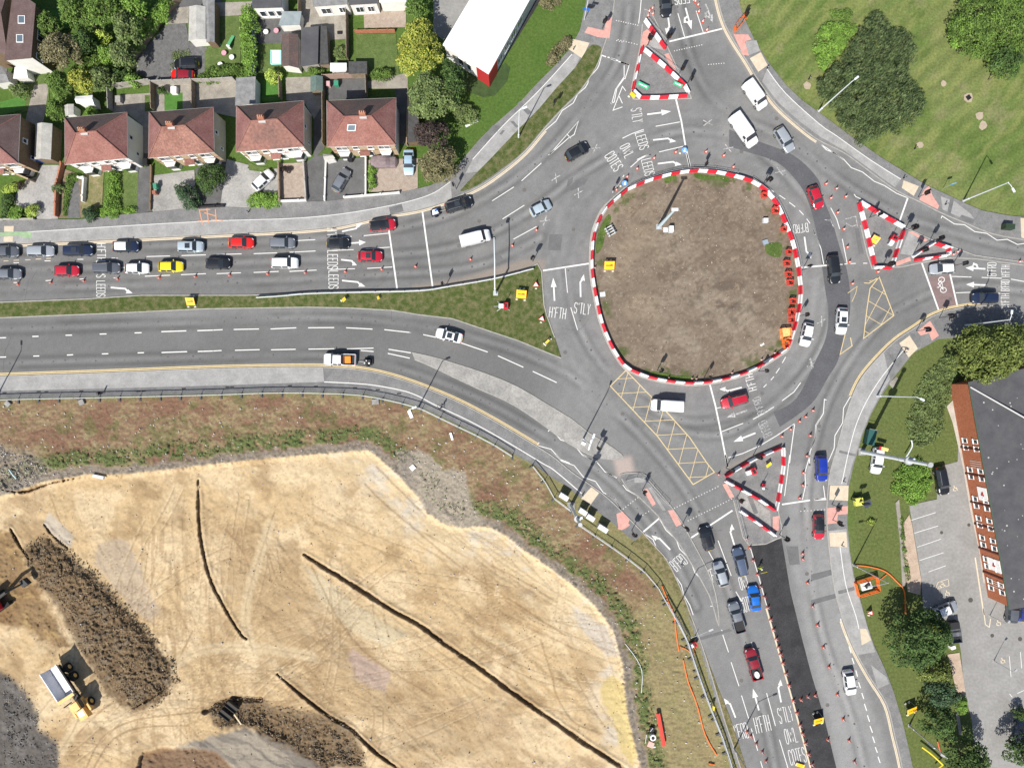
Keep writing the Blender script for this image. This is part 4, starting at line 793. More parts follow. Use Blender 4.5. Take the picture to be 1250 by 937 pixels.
    g_=MB();l_=[rz_(p,he-.06) for p in (NW,NE,SE,SW,NW)];g_.tube(l_,.07,6);g_.build('gutter',mat('gutter_grey',(.4,.38,.36),.5),roof)
    cxp=R1+(R2-R1)*chim[0];ch=MB();ch.box(cxp.x,cxp.y+.25,zr-1.2,1.0,.6,zr+.75);o=ch.build('chimney',BRICK,roof)
    pt=MB()
    for k in (-.3,0,.3): pt.tube([(cxp.x+k,cxp.y+.25,zr+.75),(cxp.x+k,cxp.y+.25,zr+1.1)],[.11,.09],8)
    pt.build('chimney_pot',mat('clay_pot',(.45,.3,.2),.8),o)
    fl=MB();fl.box(cxp.x,cxp.y-.18,zr-.25,1.1,.35,zr-.02);fl.build('flashing',LEADW,o)
    if skylight:
        s_=SW+(NE-SW)*.0;fx,fz=skylight;pA=(SW+(SE-SW)*fx);pB=R1+(R2-R1)*fx;m=pA+(pB-pA)*fz;z=he+rise*fz;sl_=(pB-pA);tt=Vector((sl_.x,sl_.y,rise)).normalized();b=MB();nn_=Vector((1,0,0)).cross(tt)
        b.obox((m.x,m.y,z+.06),((.65,0,0),tuple(tt*.5),tuple(nn_*.07)));so_=b.build('skylight',WFRAME,roof);b=MB();b.obox((m.x+nn_.x*.06,m.y+nn_.y*.06,z+.06+nn_.z*.06),((.55,0,0),tuple(tt*.4),tuple(nn_*.03)));b.build('pane',GLASSB,so_)
    return root
HG='semi-detached houses along the north side of the road'
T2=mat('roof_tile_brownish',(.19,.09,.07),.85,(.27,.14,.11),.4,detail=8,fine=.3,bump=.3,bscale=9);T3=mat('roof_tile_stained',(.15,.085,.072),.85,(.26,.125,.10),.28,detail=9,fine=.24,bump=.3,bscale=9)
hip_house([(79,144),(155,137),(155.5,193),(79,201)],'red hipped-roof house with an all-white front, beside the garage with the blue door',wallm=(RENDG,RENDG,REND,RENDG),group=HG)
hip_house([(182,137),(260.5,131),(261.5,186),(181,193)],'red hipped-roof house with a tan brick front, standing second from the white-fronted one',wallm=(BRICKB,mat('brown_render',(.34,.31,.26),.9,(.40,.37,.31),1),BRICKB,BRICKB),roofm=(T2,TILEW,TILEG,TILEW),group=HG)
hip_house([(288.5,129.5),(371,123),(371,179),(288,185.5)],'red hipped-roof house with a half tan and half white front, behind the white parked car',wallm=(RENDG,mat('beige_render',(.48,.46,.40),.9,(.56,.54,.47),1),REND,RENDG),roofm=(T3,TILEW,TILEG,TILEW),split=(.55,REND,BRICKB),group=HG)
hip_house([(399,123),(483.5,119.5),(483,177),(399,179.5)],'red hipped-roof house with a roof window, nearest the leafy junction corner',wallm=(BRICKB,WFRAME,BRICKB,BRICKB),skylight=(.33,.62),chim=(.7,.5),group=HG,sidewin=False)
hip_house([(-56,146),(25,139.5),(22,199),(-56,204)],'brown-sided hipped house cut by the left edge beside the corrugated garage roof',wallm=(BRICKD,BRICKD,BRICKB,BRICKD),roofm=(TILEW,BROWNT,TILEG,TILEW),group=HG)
def box_building(corners,he,name,label,cat,wallm,roofm,pitch=0,axis_=0,group=None,win=None,name_roof='roof',over=.15,wallm2=None):
    E_=[Vector(U(p,he)) for p in corners];cx=sum(v.x for v in E_)/len(E_);cy=sum(v.y for v in E_)/len(E_);root=empty(name,cx,cy,0,0,label,cat,group)
    P=[v-Vector((cx,cy)) for v in E_];n=len(P)
    cen=Vector((0,0));ins=[p-p.normalized()*over*1.4 for p in P]
    b=MB()
    if n == 4 and pitch:
        a=0 if axis_ == 0 else 1
        A,B_,C_,D_=P[a],P[(a+1) % 4],P[(a+2) % 4],P[(a+3) % 4]
        M1=(A+B_)/2;M2=(C_+D_)/2;zr=he+pitch
        for t_,zz_ in ((0,0),(-.08,0)):
            r_=[[(A.x,A.y,he+t_),(M1.x,M1.y,zr+t_),(M2.x,M2.y,zr+t_),(D_.x,D_.y,he+t_)],[(M1.x,M1.y,zr+t_),(B_.x,B_.y,he+t_),(C_.x,C_.y,he+t_),(M2.x,M2.y,zr+t_)]]
            for f in r_: b.poly(f[::-1] if t_ == 0 else f)
        b2=MB();iA=[ins[(a+k) % 4] for k in range(4)];m1=(iA[0]+iA[1])/2;m2=(iA[2]+iA[3])/2
        b2.poly([(iA[0].x,iA[0].y,he-.1),(m1.x,m1.y,zr-.1),(iA[1].x,iA[1].y,he-.1)]);b2.poly([(iA[2].x,iA[2].y,he-.1),(m2.x,m2.y,zr-.1),(iA[3].x,iA[3].y,he-.1)]);b2.build('gable',wallm,root)
    else: b.prism([tuple(p) for p in P],he-.15,he)
    roof=b.build(name_roof,roofm,root)
    if pitch == 0:
        pass
    for i in range(n):
        p0,p1=ins[i],ins[(i+1) % n];d=(p1-p0).normalized();inw=Vector((d.y,-d.x))
        if inw.dot(-p0) < 0: inw=-inw
        wo=wall_quad(root,'wall',p0,p1,-.1,he-.12,(wallm2 or {}).get(i,wallm),inward=inw,th=.12)
        if win and i in win: windows_on(wo,tuple(p0),tuple(p1),win[i],tuple(-inw))
    return root,roof

_,rf=box_building([(574-18,-55+23),(666+14,-85+0),(596,90.5),(540.6,55)],4.6,'warehouse','white flat-roofed warehouse with a red corner at the top of the picture','warehouse',mat('grey_cladding',(.42,.43,.43),.6,(.5,.5,.5),1),WHITEM,win=None) if False else (None,None)
Wc=[(541,55),(596,90.5),(646,0),(690,-80),(626,-84),(574,0)]
root,rf=box_building(Wc,4.6,'warehouse','white flat-roofed warehouse with a red corner, on the grass by the junction','warehouse',mat('grey_cladding',(.42,.43,.43),.6,(.5,.5,.5),1),WHITEM,win={1: [(.22+k*.17,.22+k*.17+.12,1.6,3.4) for k in range(4)],0: [(.3,.42,1.2,3.2),(.5,.6,1.2,3.2)]},wallm2={0: REND,1: mat('grey_cladding',(.4,)*3)})
E_=[Vector(U(p,4.6)) for p in Wc];cw=Vector((sum(v.x for v in E_)/6,sum(v.y for v in E_)/6));b=MB()
d_=(E_[3]-E_[1]).normalized();dn=Vector((d_.y,-d_.x));
d0=(E_[0]-E_[1]).normalized()
p=E_[1]-cw;b.obox((p.x+d0.x*1.1+.05,p.y+d0.y*1.1+.22,2.3),((d0.x*1.1,d0.y*1.1,0),(-d0.y*.2,d0.x*.2,0),(0,0,2.2)));b.obox((p.x+d_.x*1.4-.12,p.y+d_.y*1.4,2.3),((d_.x*1.4,d_.y*1.4,0),(-d_.y*.22,d_.x*.22,0),(0,0,2.2)))
b.build('red_corner_panel',mat('red_cladding',(.42,.03,.035),.5),root)
b=MB()
for k in range(1,26):
    a_,c_=E_[0]-cw+(E_[4]-E_[0])*(k/26),E_[1]-cw+(E_[3]-E_[1])*(k/26);b.tube([(a_.x,a_.y,4.61),(c_.x,c_.y,4.61)],.035,4)
b.build('roof_seams',CORR,rf)
b=MB();b.tube([( (v-cw).x,(v-cw).y,4.62) for v in E_+E_[:1]],.1,6);b.build('parapet_trim',WFRAME,rf)

Rc_=[(1182.5,466),(1232.5,744),(1330,727),(1290,440)]
root,rf=box_building(Rc_,5.0,'office_building','long orange brick building with a grey roof beside the car park','building',ORBR,SLATE,win={0: [(.235+k*.0,.235+.018,.8,1.8) for k in range(0)]+sum([[(t,t+.022,.9,1.9),(t+.033,t+.055,.9,1.9)] for t in (.25,.385,.52,.61,.70,.80,.90)],[])+sum([[(t,t+.02,3.4,4.4),(t+.033,t+.055,3.4,4.4)] for t in (.25,.385,.52,.61,.70,.80,.90)],[])},over=.3)
E_=[Vector(U(p,5.0)) for p in Rc_];cw=sum(E_,Vector((0,0)))/4;p0=E_[0]-cw;p1=E_[1]-cw;d_=(p1-p0).normalized();L_=(p1-p0).length;o_=Vector((d_.y,-d_.x));o_=o_ if o_.x < 0 else -o_
b=MB()
for t in (.30,.42,.55,.65,.76,.87): b.obox((*(p0+d_*L_*t+o_*-.12),2.4),((d_.x*.12,d_.y*.12,0),(o_.x*.12,o_.y*.12,0),(0,0,2.4)))
b.build('downpipe',mat('downpipe_maroon',(.10,.03,.025),.6),root)
b=MB()
b.tube([(*(p0+d_*L_*0-o_*.0),5.0),(*(p1),5.0)],.12,6);b.build('gutter',mat('gutter_green',(.06,.09,.07),.6),rf)
for t0,t1,z0_,z1_ in ((.47,.53,2.3,4.4),(.79,.845,1.6,4.5)):
    m_=p0+d_*L_*(t0+t1)/2+o_*-.10;b=MB();b.obox((m_.x,m_.y,(z0_+z1_)/2),((d_.x*L_*(t1-t0)/2,d_.y*L_*(t1-t0)/2,0),(o_.x*.04,o_.y*.04,0),(0,0,(z1_-z0_)/2)));bn=b.build('wall_banner',WFRAME,root)
    b=MB();m_=m_+o_*.06
    for dx,dz,r_ in ((0,0,.28),(.2,.22,.16),(-.22,.15,.14),(.15,-.22,.15)): b.obox((m_.x+d_.x*dx,m_.y+d_.y*dx,(z0_+z1_)/2+dz),((d_.x*r_,d_.y*r_,0),(o_.x*.015,o_.y*.015,0),(0,0,r_*.7)))
    b.build('banner_emblem',mat('emblem_red',(.45,.04,.04),.6),bn)
for t in (.37,.91):
    m_=p0+d_*L_*t+o_*-.12;b=MB()
    for k in range(4): b.obox((m_.x+d_.x*(k-1.5)*.35,m_.y+d_.y*(k-1.5)*.35,2.9-k*.0),((d_.x*.05,d_.y*.05,0),(o_.x*.03,o_.y*.03,0),(0,0,1.2)))
    b.build('vertical_lettering_strip',mat('pale_strip',(.6,.5,.45),.6),root)
b=MB();hipb=Vector(U((1184,472),5.0))-cw;b.tube([(hipb.x,hipb.y,5.04),(*(Vector(U((1250,509),5.6))-cw),5.5),(*(Vector(U((1300,538),6))-cw),5.9)],.12,6);b.build('hip_flashing',LEADW,rf)
rs=random.Random(3);b=MB()
for k in range(60):
    px,py=rs.uniform(1190,1260),rs.uniform(480,740)
    if px > 1182+(py-466)*.18+8: g_=Vector(U((px,py),5.0))-cw;b.disc(g_.x,g_.y,rs.uniform(.06,.16),5.006,6)
b.build('roof_lichen_spots',CORR,rf)


root,rf=box_building([(16,-14),(43.5,5),(38,71),(5,74)],5.5,'terraced_house','brown tiled house with two roof windows at the upper left corner','house',REND,BROWNT,pitch=.0001,win={1: [(.12,.25,3.2,4.3),(.38,.6,3.0,4.5),(.66,.78,3.3,4.3),(.84,.96,3,4.4),(.3,.5,.8,2)]},wallm2={1: BRICKD})
E_=[Vector(U(p,5.5)) for p in [(16,-14),(43.5,5),(38,71),(5,74)]];cw=sum(E_,Vector((0,0)))/4
for px,py in ((26,24),(24,47)):
    g_=Vector(U((px,py),5.6))-cw;b=MB();b.box(g_.x,g_.y,5.5,1.1,1.25,5.6);o=b.build('skylight',WFRAME,rf);b=MB();b.box(g_.x,g_.y,5.6,.9,1.05,5.62);b.build('pane',GLASSB,o)
root,rf=box_building([(-60,-20),(12,-20),(9,66),(-60,66)],5.0,'terraced_house','dark brown roofed house squeezed against the upper left picture edge','house',BRICKD,BROWNT,pitch=1.6,axis_=1)

for cn,he,lb,wm,rm_,kw in (([(306,-50),(343,-50),(344,9),(308,10)],3.6,'dark tiled house extension with a white conservatory front at the top edge',REND,SLATE,dict(win={2: [(.1,.3,.8,2.4),(.38,.6,.8,2.4),(.68,.9,.8,2.4)]})),
                      ([(376,-50),(422,-50),(424,5),(382,8)],3.4,'white rendered house back with dark windows at the top edge',REND,FELT,dict(win={2: [(.1,.3,.8,2.4),(.55,.85,.8,2.4)]})),
                      ([(424,-50),(460,-50),(460,4),(426,6)],3.4,'small white rendered extension with windows right of the white house back',REND,SLATE,dict(win={2: [(.15,.4,.8,2.4),(.55,.85,.8,2.4)]})),
                      ([(462,-50),(496,-50),(496,2),(463,3)],3.0,'white lean-to nearest the yellow tree at the top edge',REND,WHITEM,{})):
    box_building(cn,he,'house_extension',lb,'house',wm,rm_,**kw)

SG='sheds and garages in the back gardens'
for cn,he,ptc,axn,nm,lb,wm,rm_ in (
    ([(43.5,151),(64,151),(62,195),(42,194.5)],2.5,.5,0,'garage','long garage with a pale corrugated roof and blue door beside the white house',BRICKD,CORR),
    ([(231,8),(251,8),(251,48),(230,50)],2.4,.4,0,'garage','grey corrugated garage with pale end wall by the gravel yard',REND,CORR),
    ([(247,0),(262,0),(262,52),(252,52)],2.2,.3,0,'shed','dark narrow outbuilding behind the pale-ended corrugated garage',BRICKD,FELT),
    ([(344,42),(364,42),(364,83),(344,81)],2.3,.5,0,'garage','brown two-tone pitched garage beside the paddling pool',REND,TILEG),
    ([(367.5,34),(389,32),(388,78),(367,81)],2.4,.0,0,'garage','dark grey ribbed flat roof garage between brown garage and patio',WOODG,SLATE),
    ([(390,32),(399,32),(401,78),(389,79)],1.9,.0,0,'lean_to','narrow dark lean-to against the dark ribbed garage',WOOD,mat('dark_felt',(.05,.05,.05),.9,(.08,.08,.08),2)),
    ([(288,95),(312,93.5),(311.5,126),(287,129)],2.4,.0,0,'garage','flat grey felt roofed garage behind the half-white house',RENDG,FELT),
    ([(379,93),(394,93),(394,111),(379,112)],2.0,.4,0,'shed','green roofed wooden shed by the back fence',WOOD,mat('green_felt',(.09,.13,.12),.9,(.12,.17,.15),2)),
    ([(403,77),(423,77),(423,86),(403,87)],1.9,.0,0,'shed','low white topped shed at the foot of the slabbed patio',REND,WHITEM),
    ([(425.5,75),(448,75),(448,89),(425.5,90)],2.1,.0,0,'shed','dark felt roofed shed at the corner of the lawn',WOOD,mat('dark_felt',(.05,.05,.05),.9)),
    ([(0,80),(9,84),(11,100),(-10,103)],2.2,.4,1,'shed','grey roofed shed at the left picture edge',REND,FELT),
    ([(18,82),(31,80),(34,95),(16,96)],2.0,.0,0,'shed','small white flat-topped shed below the brown house',REND,WHITEM),
    ([(92,118),(113,116),(115,128),(93,126)],2.1,.3,1,'shed','white open-sided garden shelter behind the white-fronted house',REND,WHITEM),
    ([(78,129),(90,127),(90,140),(80,142)],1.9,.3,0,'shed','small pale shed partly under the trees behind the white-fronted house',REND,CORR),
    ([(499,115),(507,115),(514,172),(497,174)],2.2,.0,0,'lean_to','long dark carport roof with pale scraps beside the last house',BRICKD,mat('dark_felt',(.05,.05,.05),.9)),
    ([(394,188),(405,188),(409,193),(396,196)],2.2,.3,1,'porch','small grey porch roof at the front of the roof-window house',REND,CORR),
    ([(345,14),(368,14),(366,30),(340,31)],2.2,.0,0,'lean_to','grey-blue sheet roofed lean-to above the terrace',REND,mat('bluegrey_sheet',(.22,.26,.27),.5,(.28,.32,.33),1)),):
    box_building(cn,he,nm,lb,nm.replace('_',' '),wm,rm_,pitch=ptc,axis_=axn,group=SG)
b=MB();(dx_,dy_),=GP([(55.5,198.5)]);b.box(dx_,dy_,0,2.2,.12,2.0)
o=[ob for ob in COL.objects if ob.name.startswith('garage')][0];b.build('garage_door',mat('door_blue',(.06,.11,.28),.5),o).location=(-o.location.x,-o.location.y,0)
# ------------------------------------------------------------------ plots: drives, lawns, patios
LAWN=mat('garden_lawn',(.07,.11,.028),.95,(.11,.15,.045),.9,fine=.3);TURF=mat('bright_turf',(.055,.15,.025),.95,(.075,.18,.035),1.5,fine=.2)
GRAV=mat('gravel_grey',(.10,.10,.10),.95,(.15,.15,.148),1.4,fine=.3);SLABS=mat('patio_slabs',(.22,.20,.17),.9,(.32,.295,.255),.7,fine=.14);DRV=mat('concrete_drive',(.25,.245,.235),.9,(.36,.35,.335),.35,fine=.14)
DRVD=mat('tarmac_drive',(.085,.085,.085),.9,(.12,.12,.12),.6,fine=.12);PINKG=mat('pinkish_gravel',(.28,.225,.18),.95,(.36,.30,.25),1.5,fine=.25);SOIL=mat('garden_soil',(.13,.10,.07),.95,(.24,.18,.12),1.5,fine=.3)
_pc=[0]
def plot(name,c,r,pts,m,z=.03): _pc[0]+=1;b=MB();b.prism(GP(q(c,r,*pts)),-.2,z+.0011*(_pc[0] % 23));b.build(name,m,kind='structure')
plot('gravel_yard',1,1,((970,150),(1090,135),(1110,250),(1215,280),(1240,470),(990,490),(900,480),(800,430),(790,350)),GRAV)
plot('lane',1,1,((1040,0),(1300,0),(1300,35),(1110,40),(1000,60)),DRVD);plot('patio',1,1,((1000,50),(1110,40),(1105,135),(970,145)),SLABS)
plot('patio',1,1,((670,560),(900,545),(905,660),(890,900),(840,900),(840,740),(740,660),(665,660)),SLABS);plot('lawn',1,1,((850,560),(900,555),(905,650),(850,655)),LAWN,.034)
plot('artificial_lawn',1,1,((965,545),(1072,545),(1072,650),(965,655)),TURF,.034);plot('patio',1,1,((912,500),(1145,490),(1145,660),(1130,640),(912,655)),SLABS)
plot('patio',1,1,((1150,490),(1440,470),(1440,700),(1150,640)),SLABS,.028);plot('lawn',1,1,((160,420),(290,400),(290,620),(130,660)),LAWN,.034)
plot('lawn',1,1,((0,600),(150,560),(150,640),(0,680)),TURF,.036);plot('path',1,1,((200,500),(290,490),(250,750),(140,750)),SLABS,.038);plot('lawn',1,1,((300,60),(420,60),(400,170),(290,170)),TURF)
plot('lawn',2,1,((50,105),(210,90),(210,380),(180,450),(0,480),(0,300),(50,250)),LAWN);plot('lane',2,1,((0,20),(280,10),(285,60),(220,90),(50,100),(0,60)),SLABS,.028)
plot('lawn',2,1,((315,260),(450,250),(450,440),(310,450)),LAWN);plot('terrace',2,1,((310,80),(560,80),(560,240),(450,255),(315,255)),DRVD);plot('lawn',2,1,((340,470),(470,455),(450,590),(335,600)),TURF)
plot('patio',2,1,((470,455),(690,450),(700,600),(640,700),(585,600),(480,590)),SLABS,.032);plot('yard',2,1,((570,0),(840,0),(835,235),(720,240),(720,380),(570,160)),SLABS,.028)
plot('lawn',2,1,((742,235),(835,230),(832,360),(742,360)),LAWN,.034);plot('lawn',2,1,((885,200),(1120,200),(1140,440),(950,480),(885,370)),LAWN);plot('patio',2,1,((930,30),(1180,30),(1180,160),(935,165)),PINKG)
plot('paved_yard',2,1,((705,470),(950,455),(955,575),(720,585)),DRVD,.032);plot('patio',2,1,((955,460),(1190,430),(1190,520),(955,520)),SLABS,.032);plot('passage',2,1,((585,600),(700,590),(700,870),(640,937),(640,700)),DRVD,.026);plot('passage',2,1,((1115,520),(1190,520),(1200,860),(1140,840)),DRVD,.026);plot('passage',1,1,((840,700),(890,680),(890,937),(845,937)),DRVD,.026)
plot('driveway',1,2,((235,80),(345,80),(340,395),(225,398),(80,300),(95,250),(160,160),(215,150)),DRV);plot('driveway',1,2,((905,140),(1140,108),(1145,200),(1170,300),(1160,330),(900,355),(890,340)),CONC)
plot('driveway',1,2,((815,95),(900,85),(890,350),(800,365)),DRVD);plot('driveway',1,2,((1145,95),(1300,60),(1310,320),(1160,330),(1165,200)),DRVD,.026);plot('garden_bed',1,2,((375,100),(480,140),(480,385),(345,390)),SOIL)
plot('front_lawn',1,2,((500,120),(610,120),(600,310),(480,390),(480,150)),mat('rough_lawn',(.13,.14,.05),.95,(.24,.2,.11),1,fine=.3));plot('front_lawn',1,2,((690,130),(812,110),(805,340),(690,365)),LAWN);plot('garden_path',1,2,((400,180),(460,135),(470,390),(395,390)),GRAV,.036)
plot('driveway',2,2,((0,60),(130,55),(100,320),(0,320)),DRVD,.026);plot('driveway',2,2,((130,45),(260,80),(250,100),(440,100),(440,240),(260,330),(90,330)),DRV,.032);plot('front_lawn',2,2,((255,60),(300,85),(410,100),(400,130),(260,110)),LAWN,.038)
plot('gravel_garden',2,2,((445,70),(600,65),(600,290),(450,300)),PINKG);plot('driveway',2,2,((600,60),(640,30),(690,20),(715,50),(708,295),(600,300)),DRVD);plot('driveway',2,2,((715,50),(950,35),(950,260),(830,275),(715,290)),mat('tarmac_fresh_drive',(.10,.10,.10),.9,(.13,.13,.13),.8,fine=.1),.032)
plot('driveway',2,2,((955,50),(1249,40),(1249,215),(1150,245),(955,235)),PINKG,.030);plot('car_park',3,1,((140,-150),(360,-150),(360,0),(200,240),(140,190)),PAVE,.02);seg(3,1,(140,70,230,0),(140,162,295,50),wd=.1)
plot('path_edging',5,4,((495,280),(515,260),(545,560),(555,760),(535,780),(520,500)),SLABS,.06);plot('path',5,5,((835,520),(855,520),(885,740),(868,740)),SLABS,.03);plot('path_edging',5,3,((455,470),(500,430),(510,440),(480,500)),SLABS,.02)
plot('dark_plinth_paving',3,1,((480,440),(555,350),(770,0),(830,-120),(790,-120),(730,0),(520,340),(460,420)),TAR,.03);plot('dark_lawn_bed',3,1,((200,300),(460,440),(560,370),(590,400),(570,480),(500,560),(430,570),(300,520),(260,420)),mat('dark_lawn',(.035,.06,.02),.95,(.05,.085,.026),1,fine=.3),.02)  # lawn bed is darker green mown grass below the warehouse
MUD=mat('bare_turf_patch',(.33,.27,.20),.95,(.4,.33,.25),2)
for c,r,x,y,s_ in ((5,1,778,490,18),(5,1,922,572,30),(5,1,990,680,24),(5,1,1010,735,26),(5,1,640,850,20),(4,1,1180,505,24)):
    b=MB();(px,py),=q(c,r,(x,y));gx,gy=G(px,py);b.prism([(gx+cos(k*.9)*s_*.028*rs.uniform(.8,1.2),gy+sin(k*.9)*s_*.028*rs.uniform(.8,1.2)) for k in range(7)],-.2,.01);b.build('bare_patch',MUD,kind='structure')
    if s_ == 30: b=MB();b.box(gx+.05,gy,-.1,.75,.75,.03,.6);b.build('manhole_cover',BLACK,kind=None,label='square dark manhole cover in a pale slab on the park grass',cat='manhole cover')

def fence_run(c,r,pts,h,m,label,nm='garden_fence',th=.1,posts=1.8):
    P=GP(q(c,r,*pts));b=MB();root=empty(nm,*P[0],0,0,label,nm.replace('_',' '),'garden boundaries');x0,y0=P[0];pp=MB()
    for (xa,ya),(xb,yb) in zip(P,P[1:]):
        L=hypot(xb-xa,yb-ya);d=((xb-xa)/L,(yb-ya)/L);b.obox(((xa+xb)/2-x0,(ya+yb)/2-y0,h/2-.05),((d[0]*L/2,d[1]*L/2,0),(-d[1]*th/2,d[0]*th/2,0),(0,0,h/2)))
        for k in range(int(L/posts)+1): pp=MB();pp.box(xa+d[0]*k*posts-x0,ya+d[1]*k*posts-y0,-.1,max(.1,th+.03),max(.1,th+.03),h+.1,atan2(d[1],d[0]));pp.build('post',m,root)
    b.build('wall' if 'wall' in nm else 'panel',m,root);return root
for a in ((1,1,((690,520),(900,490)),1.8,WOODG,'weathered fence across the back of the yard with black and red cars'),(1,1,((912,500),(1145,490),(1249,488)),1.8,WOODG,'pale fence behind the artificial lawn'),(1,1,((658,535),(662,655)),1.6,WOODG,'short side fence left of the slabbed patio'),(1,1,((908,505),(912,655)),1.6,WOOD,'brown fence left of the artificial lawn'),(1,1,((1146,492),(1148,640)),1.6,WOOD,'brown fence right of the artificial lawn'),
          (2,1,((0,490),(185,478)),1.7,WOODG,'pale panel fence between gravel yard gardens'),(2,1,((302,60),(302,450)),1.9,mat('slate_blue_paint',(.12,.15,.20),.7),'long slate-blue fence between lawn with toys and the terrace'),(2,1,((568,0),(565,155)),1.9,WOOD,'dark tall fence right of the terrace'),(2,1,((840,30),(845,360)),1.9,WOOD,'dark fence between slabbed yard and large lawn'),(2,1,((885,195),(1118,190)),1.0,BRICK,'low brick fence above the large lawn'),
          (2,1,((450,455),(455,595)),1.7,WOOD,'dark fence left of the patio with the green-roofed shed'),(2,1,((703,465),(950,452)),1.7,mat('fence_pinkish',(.34,.24,.2),.9),'pinkish panel fence behind the roof-window house'),(2,1,((702,470),(704,860)),1.7,WOOD,'fence along the passage left of the roof-window house'),(2,1,((952,455),(956,570)),1.7,WOOD,'short fence right of the tarmac yard'),(1,1,((1070,0),(940,150),(800,350)),1.6,WOOD,'diagonal dark fence along the hedge by the gravel yard'),
          (2,1,((1200,545),(1190,860)),1.6,BRICKB,'pale fence along the dark carport')): fence_run(*a)
for a in ((1,2,((380,75),(350,200),(343,385)),1.1,BRICK,'red brick wall between the pale driveway and the planted front garden'),(1,2,((480,160),(508,160),(500,300)),1.0,REND,'white painted wall dividing the planted front gardens'),(2,2,((450,295),(600,290)),.8,REND,'cream wall in front of the pinkish gravel garden'),(2,2,((585,70),(600,290)),.9,WOODG,'pale wall along the driveway beside the gravel garden'),(2,2,((822,272),(1145,245)),.7,REND,'cream wall in front of the tarmac drive with the dark car'),
          (2,2,((442,75),(448,300)),1.1,WOOD,'dark side wall of the gravel garden'),(2,2,((948,40),(948,255)),.8,REND,'thin white wall right of the dark car'),(2,2,((714,55),(706,292)),.6,REND,'thin pale wall left of the dark car'),(1,2,((0,402),(210,398)),.7,WOODG,'low pale wall below the clipped bushes'),(1,2,((895,90),(888,345)),.6,BRICKD,'low dark wall between the two driveways'),(1,2,((1160,330),(1320,322)),.7,mat('dark_iron',(.03,.03,.03),.5),'low dark railing wall in front of the shaded drive'),(1,2,((40,110),(210,180)),1.9,BRICKB,'cream garden wall beside the left edge house')): fence_run(*a,nm='garden_wall',th=.24,posts=3)
# ------------------------------------------------------------------ foliage
def leafmat(name,cs,rough=.75):
    if name in MATS: return MATS[name]
    m=bpy.data.materials.new(name);m.use_nodes=True;t=m.node_tree;b=t.nodes['Principled BSDF']
    g=t.nodes.new('ShaderNodeNewGeometry');r=t.nodes.new('ShaderNodeValToRGB');t.links.new(g.outputs['Random Per Island'],r.inputs[0])
    el=r.color_ramp.elements;n=len(cs)
    while len(el) < n: el.new(.5)
    for i,c in enumerate(cs): el[i].position=i/(n-1);el[i].color=(*[v*1.3 for v in c],1)
    n_=t.nodes.new('ShaderNodeTexNoise');n_.inputs['Scale'].default_value=.9;t.links.new(g.outputs['Position'],n_.inputs['Vector'])
    mr=t.nodes.new('ShaderNodeMapRange');mr.inputs[1].default_value=.35;mr.inputs[2].default_value=.65;mr.inputs[3].default_value=.7;mr.inputs[4].default_value=1.35;t.links.new(n_.outputs[0],mr.inputs[0])
    v=t.nodes.new('ShaderNodeVectorMath');v.operation='SCALE';t.links.new(r.outputs[0],v.inputs[0]);t.links.new(mr.outputs[0],v.inputs['Scale']);t.links.new(v.outputs[0],b.inputs['Base Color'])
    b.inputs['Roughness'].default_value=rough;b.inputs['Specular IOR Level'].default_value=.25
    MATS[name]=m;return m
LM={'green': leafmat('leaf_mid_green',[(.035,.065,.012),(.07,.12,.022),(.105,.165,.035)]),'dark': leafmat('leaf_dark_green',[(.02,.042,.012),(.04,.075,.018),(.065,.105,.028)]),
      'bright': leafmat('leaf_bright_green',[(.055,.11,.015),(.11,.20,.03),(.16,.25,.05)]),'lime': leafmat('leaf_lime',[(.14,.20,.03),(.24,.32,.05),(.33,.40,.09)]),'yellow': leafmat('leaf_yellow_green',[(.09,.125,.018),(.18,.21,.032),(.30,.29,.055)]),
      'olive': leafmat('leaf_olive',[(.022,.042,.014),(.042,.066,.024),(.065,.09,.033),(.105,.125,.055)]),'purple': leafmat('leaf_purple_brown',[(.02,.014,.014),(.04,.028,.026),(.06,.045,.035)]),'brown': leafmat('leaf_brownish',[(.07,.065,.03),(.12,.11,.055),(.17,.155,.085)]),
      'sage': leafmat('leaf_soft_green',[(.05,.075,.025),(.09,.125,.04),(.14,.175,.065)]),'pine': leafmat('leaf_bluish_green',[(.02,.04,.02),(.035,.065,.03),(.06,.10,.045)]),'maple': leafmat('leaf_varied_green',[(.05,.065,.015),(.085,.115,.025),(.15,.17,.045)])}
BARK=mat('bark',(.09,.07,.05),.95,(.15,.12,.09),3)
